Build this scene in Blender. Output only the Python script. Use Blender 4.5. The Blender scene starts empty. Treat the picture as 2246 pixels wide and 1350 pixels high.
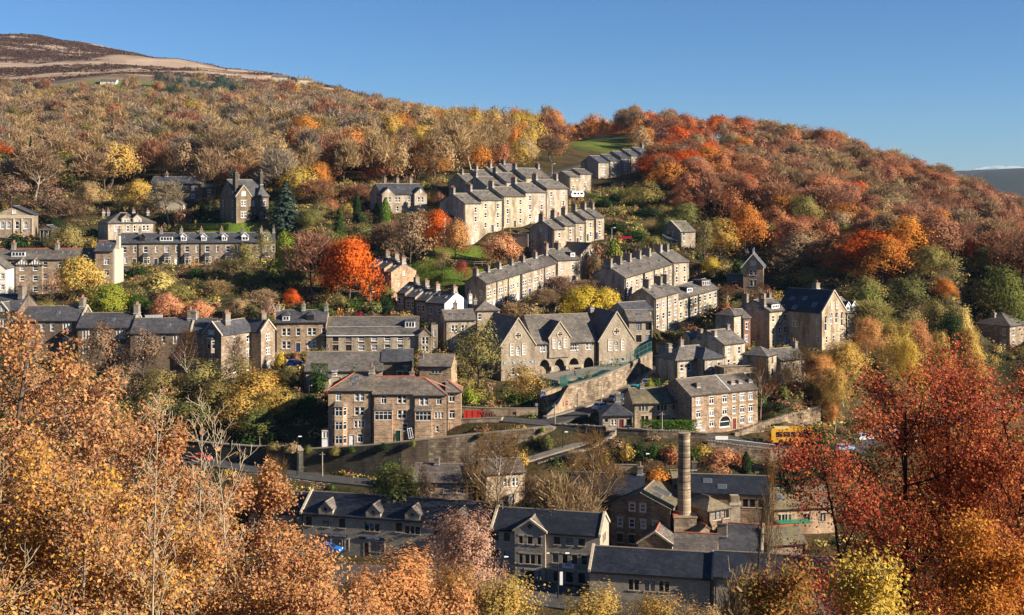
import bpy, math, random
import numpy as np
from mathutils import Vector, Matrix

SC = bpy.context.scene
COL = SC.collection
R = math.radians

# ---------------------------------------------------------------- camera, sky, sun, exposure
F, CX, HZ, ZC = 2711.0, 1123.0, 430.0, 100.0        # focal length in pixels, principal column, horizon row, eye height
cam_d = bpy.data.cameras.new("camera")
cam = bpy.data.objects.new("camera", cam_d)
COL.objects.link(cam)
cam.location = (0, 0, ZC)
cam.rotation_euler = (R(90), 0, 0)
cam_d.sensor_fit = 'HORIZONTAL'
cam_d.sensor_width = 36.0
cam_d.lens = F / 2246.0 * 36.0
cam_d.shift_y = -(675.0 - HZ) / 2246.0
cam_d.clip_start = 0.5
cam_d.clip_end = 20000
SC.camera = cam

SUN_EL, SUN_TURN = R(23), R(19)                      # sun to the right, a little towards the viewer
SUN = Vector((math.cos(SUN_TURN) * math.cos(SUN_EL), -math.sin(SUN_TURN) * math.cos(SUN_EL), math.sin(SUN_EL)))
sun_d = bpy.data.lights.new("sun", 'SUN')
sun_d.energy = 5.0
sun_d.angle = R(0.53)
sun_d.color = (1.0, 0.90, 0.76)
sun = bpy.data.objects.new("sun", sun_d)
COL.objects.link(sun)
sun.location = SUN * 500
sun.rotation_euler = SUN.to_track_quat('Z', 'Y').to_euler()

W = bpy.data.worlds.new("World")
SC.world = W
W.use_nodes = True
wn = W.node_tree.nodes
wl = W.node_tree.links
sky = wn.new('ShaderNodeTexSky')
sky.sky_type = 'NISHITA'
sky.sun_disc = False
sky.sun_elevation = SUN_EL
sky.sun_rotation = math.atan2(SUN.x, SUN.y)
sky.altitude = 100
sky.air_density = 0.88
sky.dust_density = 0.03
sky.ozone_density = 8.5
wl.new(sky.outputs[0], wn['Background'].inputs[0])
wn['Background'].inputs[1].default_value = 0.05

SC.view_settings.view_transform = 'Standard'
SC.view_settings.look = 'None'
SC.view_settings.exposure = 1.25
SC.view_settings.gamma = 1.0
SC.cycles.max_bounces = 5
SC.cycles.diffuse_bounces = 3
SC.cycles.glossy_bounces = 2
SC.cycles.transmission_bounces = 3
SC.cycles.transparent_max_bounces = 4

# ---------------------------------------------------------------- helpers
def P(px, py, d):
    return Vector(((px - CX) / F * d, d, ZC - (py - HZ) / F * d))

def proj(v):
    return CX + F * v[0] / v[1], HZ + F * (ZC - v[2]) / v[1]

def zat(py, d):
    return ZC - (py - HZ) / F * d

def newmat(name):
    m = bpy.data.materials.new(name)
    m.use_nodes = True
    nt = m.node_tree
    b = nt.nodes['Principled BSDF']
    return m, nt, b

def N(nt, t, **kw):
    n = nt.nodes.new(t)
    for k, v in kw.items():
        if k[0] == 'i' and k[1:].isdigit():
            n.inputs[int(k[1:])].default_value = v
        else:
            setattr(n, k, v)
    return n

def ramp(nt, fac, stops):
    r = nt.nodes.new('ShaderNodeValToRGB')
    e = r.color_ramp.elements
    while len(e) < len(stops):
        e.new(0.5)
    for k, (p, c) in enumerate(stops):
        e[k].position = p
        e[k].color = (*c, 1) if len(c) == 3 else c
    nt.links.new(fac, r.inputs[0])
    return r.outputs[0]

def mixc(nt, fac, a, b, mode='MIX'):
    m = nt.nodes.new('ShaderNodeMix')
    m.data_type = 'RGBA'
    m.blend_type = mode
    m.clamp_factor = True
    for sock, v in ((m.inputs[0], fac), (m.inputs[6], a), (m.inputs[7], b)):
        if hasattr(v, 'links'):
            nt.links.new(v, sock)
        elif isinstance(v, (int, float)):
            sock.default_value = v
        else:
            sock.default_value = (*v, 1)
    return m.outputs[2]

def noise(nt, vec, scale, detail=4, rough=0.6, dim='3D'):
    n = nt.nodes.new('ShaderNodeTexNoise')
    n.noise_dimensions = dim
    n.inputs['Scale'].default_value = scale
    n.inputs['Detail'].default_value = detail
    n.inputs['Roughness'].default_value = rough
    if vec is not None:
        nt.links.new(vec, n.inputs['Vector'])
    return n.outputs[0]

def mapping(nt, vec, scale):
    m = nt.nodes.new('ShaderNodeMapping')
    m.inputs['Scale'].default_value = scale
    nt.links.new(vec, m.inputs['Vector'])
    return m.outputs[0]

def stone(name, c1, c2, mortar, bw=0.62, rh=0.27, soot=0.5, sootcol=(0.35, 0.31, 0.28), rough=0.92, msz=0.02):
    m, nt, b = newmat(name)
    uv = N(nt, 'ShaderNodeUVMap').outputs[0]
    pos = N(nt, 'ShaderNodeNewGeometry').outputs['Position']
    br = N(nt, 'ShaderNodeTexBrick')
    nt.links.new(uv, br.inputs['Vector'])
    br.inputs['Color1'].default_value = (*c1, 1)
    br.inputs['Color2'].default_value = (*c2, 1)
    br.inputs['Mortar'].default_value = (*mortar, 1)
    br.inputs['Scale'].default_value = 1.0
    br.inputs['Mortar Size'].default_value = msz
    br.inputs['Mortar Smooth'].default_value = 0.3
    br.inputs['Brick Width'].default_value = bw
    br.inputs['Row Height'].default_value = rh
    br.offset = 0.45
    n1 = noise(nt, mapping(nt, pos, (0.5, 0.5, 0.16)), 1.0, 6, 0.65)
    n2 = noise(nt, mapping(nt, pos, (2.2, 2.2, 4.0)), 1.0, 3, 0.6)
    st = ramp(nt, n1, [(0.42, (1, 1, 1)), (0.64, sootcol)])
    v = ramp(nt, n2, [(0.25, (0.72, 0.72, 0.72)), (0.75, (1.22, 1.2, 1.16))])
    c = mixc(nt, soot, br.outputs[0], st, 'MULTIPLY')
    c = mixc(nt, 1.0, c, v, 'MULTIPLY')
    oi = N(nt, 'ShaderNodeObjectInfo')
    c = mixc(nt, 1.0, c, oi.outputs['Color'], 'MULTIPLY')
    nt.links.new(c, b.inputs['Base Color'])
    b.inputs['Roughness'].default_value = rough
    b.inputs['Specular IOR Level'].default_value = 0.2
    bp = N(nt, 'ShaderNodeBump')
    bp.inputs['Strength'].default_value = 0.5
    bp.inputs['Distance'].default_value = 0.04
    nt.links.new(n2, bp.inputs['Height'])
    nt.links.new(bp.outputs[0], b.inputs['Normal'])
    return m

def slate(name, c1, c2, gap, bw=0.5, rh=0.32, moss=0.0, mosscol=(0.12, 0.12, 0.05), rough=0.75, spec=0.3):
    m, nt, b = newmat(name)
    uv = N(nt, 'ShaderNodeUVMap').outputs[0]
    pos = N(nt, 'ShaderNodeNewGeometry').outputs['Position']
    br = N(nt, 'ShaderNodeTexBrick')
    nt.links.new(uv, br.inputs['Vector'])
    br.inputs['Color1'].default_value = (*c1, 1)
    br.inputs['Color2'].default_value = (*c2, 1)
    br.inputs['Mortar'].default_value = (*gap, 1)
    br.inputs['Scale'].default_value = 1.0
    br.inputs['Mortar Size'].default_value = 0.025
    br.inputs['Mortar Smooth'].default_value = 0.5
    br.inputs['Brick Width'].default_value = bw
    br.inputs['Row Height'].default_value = rh
    n1 = noise(nt, mapping(nt, pos, (0.35, 0.35, 0.35)), 1.0, 6, 0.7)
    n2 = noise(nt, mapping(nt, pos, (1.6, 1.6, 1.6)), 1.0, 4, 0.65)
    v = ramp(nt, n2, [(0.28, (0.55, 0.55, 0.55)), (0.72, (1.42, 1.4, 1.36))])
    v = mixc(nt, 1.0, v, ramp(nt, noise(nt, mapping(nt, pos, (.22, .22, .5)), 1.0, 3, .5), [(.35, (.72, .72, .74)), (.65, (1.2, 1.18, 1.14))]), 'MULTIPLY')
    c = mixc(nt, 1.0, br.outputs[0], v, 'MULTIPLY')
    mk = ramp(nt, n1, [(0.45, (0, 0, 0)), (0.7, (1, 1, 1))])
    mm = N(nt, 'ShaderNodeMath', operation='MULTIPLY')
    nt.links.new(mk, mm.inputs[0])
    mm.inputs[1].default_value = moss
    c = mixc(nt, mm.outputs[0], c, mosscol)
    oi = N(nt, 'ShaderNodeObjectInfo')
    c = mixc(nt, 1.0, c, oi.outputs['Color'], 'MULTIPLY')
    nt.links.new(c, b.inputs['Base Color'])
    b.inputs['Roughness'].default_value = rough
    b.inputs['Specular IOR Level'].default_value = spec
    bp = N(nt, 'ShaderNodeBump')
    bp.inputs['Strength'].default_value = 0.6
    bp.inputs['Distance'].default_value = 0.05
    nt.links.new(mixc(nt, 0.5, n2, br.outputs[1]), bp.inputs['Height'])
    nt.links.new(bp.outputs[0], b.inputs['Normal'])
    return m

def plain(name, col, rough=0.7, spec=0.3, metal=0.0, vary=0.25, scale=2.0):
    m, nt, b = newmat(name)
    pos = N(nt, 'ShaderNodeNewGeometry').outputs['Position']
    n = noise(nt, pos, scale, 4, 0.6)
    v = ramp(nt, n, [(0.3, (1 - vary,) * 3), (0.7, (1 + vary,) * 3)])
    c = mixc(nt, 1.0, col, v, 'MULTIPLY')
    oi = N(nt, 'ShaderNodeObjectInfo')
    c = mixc(nt, 1.0, c, oi.outputs['Color'], 'MULTIPLY')
    nt.links.new(c, b.inputs['Base Color'])
    b.inputs['Roughness'].default_value = rough
    b.inputs['Specular IOR Level'].default_value = spec
    b.inputs['Metallic'].default_value = metal
    return m

def leafmat(name, trans=0.35, rough=0.6):
    m = bpy.data.materials.new(name)
    m.use_nodes = True
    nt = m.node_tree
    nt.nodes.remove(nt.nodes['Principled BSDF'])
    out = nt.nodes['Material Output']
    oi = N(nt, 'ShaderNodeObjectInfo')
    at = N(nt, 'ShaderNodeAttribute', attribute_name='tint')
    c = mixc(nt, 1.0, oi.outputs['Color'], at.outputs['Color'], 'MULTIPLY')
    d = N(nt, 'ShaderNodeBsdfDiffuse')
    t = N(nt, 'ShaderNodeBsdfTranslucent')
    nt.links.new(c, d.inputs[0])
    nt.links.new(c, t.inputs[0])
    mx = N(nt, 'ShaderNodeMixShader')
    mx.inputs[0].default_value = trans
    nt.links.new(d.outputs[0], mx.inputs[1])
    nt.links.new(t.outputs[0], mx.inputs[2])
    nt.links.new(mx.outputs[0], out.inputs[0])
    return m

M = {}
M['buff'] = stone('buff_sandstone', (0.47, 0.395, 0.295), (0.37, 0.305, 0.225), (0.30, 0.25, 0.185), 0.62, 0.3, 0.9, (0.40, 0.35, 0.30))
M['grey'] = stone('grey_gritstone', (0.40, 0.34, 0.26), (0.30, 0.25, 0.19), (0.24, 0.20, 0.16), 0.55, 0.24, 0.6)
M['brown'] = stone('brown_coursed_stone', (0.35, 0.265, 0.19), (0.17, 0.125, 0.09), (0.36, 0.30, 0.23), 0.85, 0.36, 0.6, (0.4, 0.35, 0.3), msz=0.035)
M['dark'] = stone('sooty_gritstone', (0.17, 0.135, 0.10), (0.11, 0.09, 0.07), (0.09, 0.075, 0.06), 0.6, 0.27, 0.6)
M['new'] = stone('new_pale_stone', (0.44, 0.38, 0.29), (0.36, 0.31, 0.235), (0.32, 0.27, 0.21), 0.5, 0.22, 0.25)
M['rubble'] = stone('retaining_stone', (0.31, 0.255, 0.19), (0.13, 0.105, 0.08), (0.09, 0.07, 0.055), 1.0, 0.5, 0.75, (0.25, 0.22, 0.2), msz=0.03)
M['dark_wall'] = stone('near_black_stone', (0.085, 0.08, 0.062), (0.05, 0.048, 0.04), (0.035, 0.033, 0.03), 0.7, 0.36, 0.7, (0.4, 0.42, 0.35))  # near-black stone for the darkest walls
M['dressed'] = plain('dressed_stone', (0.42, 0.35, 0.25), 0.85, 0.2)
M['dressed_dark'] = plain('weathered_dressed_stone', (0.22, 0.18, 0.135), 0.85, 0.2)
M['slate'] = slate('stone_slates', (0.16, 0.138, 0.12), (0.09, 0.079, 0.071), (0.045, 0.04, 0.037), 0.85, 0.46, 0.35, (0.15, 0.13, 0.085))
M['slate_dark'] = slate('blue_slates', (0.082, 0.082, 0.09), (0.046, 0.047, 0.054), (0.022, 0.022, 0.025), 0.7, 0.42, 0.15, (0.09, 0.085, 0.07), 0.6, 0.4)
M['slate_new'] = slate('new_blue_slates', (0.026, 0.031, 0.044), (0.013, 0.016, 0.026), (0.006, 0.007, 0.011), 0.7, 0.42, 0.08, (0.05, 0.05, 0.05), 0.55, 0.35)
M['slate_moss'] = slate('mossy_stone_slates', (0.19, 0.155, 0.105), (0.135, 0.115, 0.08), (0.065, 0.055, 0.04), 0.9, 0.55, 0.75, (0.16, 0.15, 0.055))
M['red_tile'] = plain('red_ridge_tile', (0.36, 0.10, 0.045), 0.8)
M['pot'] = plain('terracotta_pot', (0.22, 0.095, 0.06), 0.8)
M['white'] = plain('white_paint', (0.78, 0.77, 0.74), 0.5, 0.4, vary=0.08)
M['render'] = plain('white_render', (0.74, 0.71, 0.64), 0.9, 0.2, vary=0.1, scale=0.6)
M['darkwood'] = plain('dark_stained_timber', (0.035, 0.022, 0.017), 0.6)
M['redwood'] = plain('dark_red_boards', (0.10, 0.022, 0.016), 0.6)
M['pane'] = plain('window_glass', (0.018, 0.021, 0.025), 0.06, 0.5, vary=0.4, scale=0.35)
M['curtain'] = plain('curtained_glass', (0.20, 0.21, 0.22), 0.25, 0.5, vary=0.4, scale=0.8)
M['skyglass'] = plain('tilted_glass', (0.08, 0.09, 0.10), 0.04, 0.9, vary=0.1)
M['black'] = plain('black_iron', (0.012, 0.012, 0.013), 0.5, 0.4)
M['steel'] = plain('galvanised_steel', (0.42, 0.43, 0.44), 0.4, 0.5, 0.6)
M['lead'] = plain('lead_flashing', (0.38, 0.40, 0.43), 0.5, 0.4)
M['asphalt'] = plain('asphalt', (0.062, 0.058, 0.054), 0.9, 0.2, vary=0.2, scale=0.7)
M['paving'] = plain('stone_paving', (0.22, 0.185, 0.145), 0.9, 0.2, vary=0.25, scale=1.1)
M['line'] = plain('road_paint', (0.62, 0.60, 0.55), 0.7, vary=0.15)
M['bark'] = plain('bark', (0.10, 0.075, 0.055), 0.95, 0.1, vary=0.4, scale=3)
M['palebark'] = plain('pale_bark', (0.30, 0.25, 0.18), 0.9, 0.1, vary=0.35, scale=4)
M['sapling'] = plain('sapling_bark', (0.34, 0.27, 0.18), 0.9, 0.1, vary=0.3, scale=4)
M['darkbark'] = plain('dark_bark', (0.035, 0.026, 0.02), 0.95, 0.1, vary=0.4, scale=3)
M['twig'] = plain('twigs', (0.24, 0.165, 0.115), 0.95, 0.1, vary=0.3, scale=0.5)
M['leaf'] = leafmat('leaf')
M['rubber'] = plain('tyre_rubber', (0.015, 0.015, 0.015), 0.8)
M['skin'] = plain('skin', (0.45, 0.27, 0.19), 0.6, vary=0.05)
M['brickred'] = stone('red_brick', (0.25, 0.085, 0.055), (0.19, 0.065, 0.045), (0.2, 0.15, 0.12), 0.24, 0.09, 0.3)

def colmat(name, col, rough=0.4, spec=0.4, metal=0.0):
    k = 'c_' + name
    if k not in M:
        M[k] = plain(name, col, rough, spec, metal, 0.06)
    return M[k]

# ---------------------------------------------------------------- mesh building
class MB:
    def __init__(s):
        s.v, s.f, s.m, s.mats = [], [], [], []
    def mi(s, mat):
        if mat not in s.mats:
            s.mats.append(mat)
        return s.mats.index(mat)
    def add(s, vs, fs, mat):
        o = len(s.v)
        s.v.extend([tuple(p) for p in vs])
        i = s.mi(mat)
        for f in fs:
            s.f.append(tuple(o + k for k in f))
            s.m.append(i)
    def poly(s, vs, mat):
        s.add(vs, [tuple(range(len(vs)))], mat)
    def box(s, a, b, mat, rz=0.0, c=None):
        x0, y0, z0 = a
        x1, y1, z1 = b
        vs = [(x0, y0, z0), (x1, y0, z0), (x1, y1, z0), (x0, y1, z0), (x0, y0, z1), (x1, y0, z1), (x1, y1, z1), (x0, y1, z1)]
        if rz:
            cx, cy = c if c else ((x0 + x1) / 2, (y0 + y1) / 2)
            cs, sn = math.cos(rz), math.sin(rz)
            vs = [(cx + (x - cx) * cs - (y - cy) * sn, cy + (x - cx) * sn + (y - cy) * cs, z) for x, y, z in vs]
        s.add(vs, [(0, 3, 2, 1), (4, 5, 6, 7), (0, 1, 5, 4), (1, 2, 6, 5), (2, 3, 7, 6), (3, 0, 4, 7)], mat)
    def prism(s, bottom, top, mat):
        n = len(bottom)
        vs = list(bottom) + list(top)
        fs = [tuple(range(n))[::-1], tuple(range(n, 2 * n))] + [(k, (k + 1) % n, n + (k + 1) % n, n + k) for k in range(n)]
        s.add(vs, fs, mat)
    def slab(s, quad, t, mat):                       # a plate of thickness t below the polygon 'quad'
        a = [Vector(p) for p in quad]
        nn = Vector((0, 0, 0))
        for k in range(len(a)):
            p, q = a[k], a[(k + 1) % len(a)]
            nn += p.cross(q)
        nn.normalize()
        if nn.z < 0:
            nn = -nn
        s.prism([p - nn * t for p in a], a, mat)
    def cyl(s, a, b, r0, r1, mat, n=8, cap=True):
        a, b = Vector(a), Vector(b)
        w = (b - a).normalized()
        u = w.orthogonal().normalized()
        v = w.cross(u)
        A = [a + (u * math.cos(2 * math.pi * k / n) + v * math.sin(2 * math.pi * k / n)) * r0 for k in range(n)]
        B = [b + (u * math.cos(2 * math.pi * k / n) + v * math.sin(2 * math.pi * k / n)) * r1 for k in range(n)]
        fs = [(k, (k + 1) % n, n + (k + 1) % n, n + k) for k in range(n)]
        if cap:
            fs += [tuple(range(n))[::-1], tuple(range(n, 2 * n))]
        s.add(A + B, fs, mat)
    def mesh(s, name, shear=0.0, uv=True):
        me = bpy.data.meshes.new(name)
        vs = [(x, y, z + shear * x) for x, y, z in s.v] if shear else s.v
        me.from_pydata(vs, [], s.f)
        for m in s.mats:
            me.materials.append(m)
        me.polygons.foreach_set('material_index', s.m)
        if uv:
            add_uv(me)
        me.update()
        return me
    def build(s, name, parent=None, loc=(0, 0, 0), rz=0.0, shear=0.0, color=None):
        return link(name, s.mesh(name, shear), parent, loc, rz, color)

def add_uv(me):
    nl = len(me.loops)
    if nl == 0:
        return
    lay = me.uv_layers.new(name='UVMap')
    co = np.empty(len(me.vertices) * 3, 'f')
    me.vertices.foreach_get('co', co)
    co = co.reshape(-1, 3)
    li = np.empty(nl, 'i')
    me.loops.foreach_get('vertex_index', li)
    npoly = len(me.polygons)
    nrm = np.empty(npoly * 3, 'f')
    me.polygons.foreach_get('normal', nrm)
    nrm = nrm.reshape(-1, 3)
    lt = np.empty(npoly, 'i')
    me.polygons.foreach_get('loop_total', lt)
    n = np.repeat(nrm, lt, axis=0)
    p = co[li]
    t = np.stack([-n[:, 1], n[:, 0], np.zeros(nl, 'f')], 1)
    L = np.linalg.norm(t, axis=1)
    flat = L < 0.05
    t[flat] = (1, 0, 0)
    L[flat] = 1
    t /= L[:, None]
    b = np.cross(n, t)
    b[flat] = (0, 1, 0)
    uv = np.stack([(p * t).sum(1), (p * b).sum(1)], 1).astype('f')
    lay.data.foreach_set('uv', uv.ravel())

def link(name, me, parent=None, loc=(0, 0, 0), rz=0.0, color=None):
    o = bpy.data.objects.new(name, me)
    COL.objects.link(o)
    if parent is not None:
        o.parent = parent
    o.location = loc
    o.rotation_euler = (0, 0, rz)
    if color:
        o.color = (*color, 1)
    return o

def empty(name, loc, rz=0.0):
    o = bpy.data.objects.new(name, None)
    COL.objects.link(o)
    o.location = loc
    o.rotation_euler = (0, 0, rz)
    o.empty_display_size = 0.5
    return o

def tag(o, label, cat, group=None, kind=None):
    o['label'] = label
    if cat:
        o['category'] = cat
    if group:
        o['group'] = group
    if kind:
        o['kind'] = kind
    return o

def setting(o, kind='structure', label=None):
    o['kind'] = kind
    if label:
        o['label'] = label
    return o

FP = []          # footprints the ground is levelled to: (x, y, angle, W, D, z)
KEEP = []        # (x, y, radius) discs kept free of scattered plants
# ---------------------------------------------------------------- buildings
_wm = {}
rngb = random.Random(5)

def bar(mb, x0, x1, z0, z1, mat, y0=-0.05, y1=0.03):
    mb.box((x0, y0, z0), (x1, y1, z1), mat)

def win_meshes(w, h, style, fr, sh, proud, dressed):
    key = (round(w, 2), round(h, 2), style, fr, round(sh, 3), proud, dressed)
    if key in _wm:
        return _wm[key]
    fm = {'w': M['white'], 'd': M['darkwood'], 'r': M['redwood'], 's': M['dressed']}[fr]
    dm = M[dressed]
    a = MB()                                            # stone surround
    hw, hh = w / 2, h / 2
    base = 0.0
    if proud:
        a.box((-hw - .16, -.10, -hh), (-hw, .06, hh), dm)
        a.box((hw, -.10, -hh), (hw + .16, .06, hh), dm)
    if style in ('l', 'r'):
        n = 8
        pts = arch_pts(w, h, style)
        for k in range(len(pts) - 1):
            (x0, z0), (x1, z1) = pts[k], pts[k + 1]
            o0 = (x0 * 1.24, z0 + .16 * (1 if z0 > hh - h * .5 else .5))
            o1 = (x1 * 1.24, z1 + .16)
            a.prism([(x0, -.08, z0 - hh), (x1, -.08, z1 - hh), (o1[0], -.08, o1[1] - hh), (o0[0], -.08, o0[1] - hh)],
                    [(x0, .0, z0 - hh), (x1, .0, z1 - hh), (o1[0], .0, o1[1] - hh), (o0[0], .0, o0[1] - hh)], dm)
    else:
        a.box((-hw - .18, -.035 if not proud else -.11, hh), (hw + .18, .10, hh + .24), dm)
    a.box((-hw - .14, -.10, -hh - .15), (hw + .14, .10, -hh), dm)
    nl = {'p': 2, 't': 3, 'q': 4}.get(style, 1)
    if nl > 1:                                          # stone mullions
        for k in range(1, nl):
            x = -hw + w * k / nl
            a.box((x - .09, -.02, -hh), (x + .09, .16, hh), dm)
    f = MB()
    t = .115 if fr == 'w' else .06
    yb = 0.10 if not proud else -.02
    for k in range(nl):
        x0, x1 = -hw + w * k / nl, -hw + w * (k + 1) / nl
        if nl > 1:
            x0 += .09 if k else 0
            x1 -= .09 if k < nl - 1 else 0
        y0, y1 = yb - .03, yb + .05
        bar(f, x0, x0 + t, -hh, hh, fm, y0, y1)
        bar(f, x1 - t, x1, -hh, hh, fm, y0, y1)
        bar(f, x0 + t, x1 - t, hh - t, hh, fm, y0, y1)
        bar(f, x0 + t, x1 - t, -hh, -hh + t * 1.2, fm, y0, y1)
        ib = t * .8
        if style in ('s', 'p', 't', 'q', 'r'):
            bar(f, x0 + t, x1 - t, -ib / 2, ib / 2, fm, y0, y1)
        elif style == 'c':
            bar(f, x0 + t, x1 - t, hh - h * .32 - ib / 2, hh - h * .32 + ib / 2, fm, y0, y1)
            xm = (x0 + x1) / 2
            bar(f, xm - ib / 2, xm + ib / 2, -hh + t, hh - h * .32 - ib / 2, fm, y0, y1)
        elif style == 'l':
            for q in range(1, 4):
                z = -hh + h * q / 4
                bar(f, x0 + t, x1 - t, z - ib / 2, z + ib / 2, fm, y0, y1)
            for q in (0.5,):
                xm = x0 + (x1 - x0) * q
                bar(f, xm - .025, xm + .025, -hh + t, hh - t, fm, y0 + .01, y1)
        elif style == 'f':
            pass
    g = MB()
    g.poly([(-hw, yb + .03, -hh), (hw, yb + .03, -hh), (hw, yb + .03, hh), (-hw, yb + .03, hh)], M['pane'])
    r = (a.mesh('window', sh), f.mesh('frame', sh), g.mesh('pane', sh))
    g2 = MB()
    g2.poly([(-hw, yb + .03, -hh), (hw, yb + .03, -hh), (hw, yb + .03, hh), (-hw, yb + .03, hh)], M['curtain'])
    r = r + (g2.mesh('pane', sh),)
    _wm[key] = r
    return r

def arch_pts(w, h, style, n=5):
    # outline of the arched head from left springing to right springing, z measured from the sill
    hw = w / 2
    if style == 'r':
        zs = h - hw
        return [(-hw * math.cos(math.pi * k / (2 * n)), zs + hw * math.sin(math.pi * k / (2 * n))) for k in range(2 * n + 1)]
    rise = min(h * .45, w * .95)
    zs = h - rise
    left = []
    for k in range(n + 1):
        s = k / n
        left.append((-hw + hw * (1 - math.sqrt(max(0, 1 - s ** 1.6))) if k < n else 0.0, zs + rise * s))
    return left + [(-x, z) for x, z in left[-2::-1]]

def wall_plane(mb, o, u, L, z0, z1, ops, mat, rec=.16):
    nx, ny = u[1], -u[0]
    def pt(s, z, dep=0.0):
        return (o[0] + u[0] * s - nx * dep, o[1] + u[1] * s - ny * dep, z)
    rects = []
    for (uc, zc, w, h, st) in ops:
        a, b, c, d = uc - w / 2, uc + w / 2, zc - h / 2, zc + h / 2
        if a < .03 or b > L - .03 or d > z1 - .02 or c < z0 + .02:
            continue
        rects.append((a, b, c, d, st))
    xs = sorted({0.0, L} | {r[0] for r in rects} | {r[1] for r in rects})
    zs = sorted({z0, z1} | {r[2] for r in rects} | {r[3] for r in rects})
    for i in range(len(xs) - 1):
        if xs[i + 1] - xs[i] < 1e-4:
            continue
        run = None
        for j in range(len(zs) - 1):
            xm, zm = (xs[i] + xs[i + 1]) / 2, (zs[j] + zs[j + 1]) / 2
            hole = any(r[0] < xm < r[1] and r[2] < zm < r[3] for r in rects)
            if hole:
                if run is not None:
                    mb.poly([pt(xs[i], run), pt(xs[i + 1], run), pt(xs[i + 1], zs[j]), pt(xs[i], zs[j])], mat)
                    run = None
            elif run is None:
                run = zs[j]
        if run is not None:
            mb.poly([pt(xs[i], run), pt(xs[i + 1], run), pt(xs[i + 1], z1), pt(xs[i], z1)], mat)
    for a, b, c, d, st in rects:
        mb.poly([pt(a, c), pt(a, d), pt(a, d, rec), pt(a, c, rec)], mat)
        mb.poly([pt(b, d), pt(b, c), pt(b, c, rec), pt(b, d, rec)], mat)
        mb.poly([pt(a, d), pt(b, d), pt(b, d, rec), pt(a, d, rec)], mat)
        mb.poly([pt(b, c), pt(a, c), pt(a, c, rec), pt(b, c, rec)], mat)
        if st in ('l', 'r'):
            pts = arch_pts(b - a, d - c, st)
            cx = (a + b) / 2
            h = len(pts) // 2
            for k in range(h):
                mb.poly([pt(a, d), pt(cx + pts[k][0], c + pts[k][1]), pt(cx + pts[k + 1][0], c + pts[k + 1][1])], mat)
            for k in range(h, len(pts) - 1):
                mb.poly([pt(b, d), pt(cx + pts[k][0], c + pts[k][1]), pt(cx + pts[k + 1][0], c + pts[k + 1][1])], mat)
    return rects

SIDE = {'f': 0.0, 'l': -math.pi / 2, 'r': math.pi / 2, 'b': math.pi}

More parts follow.
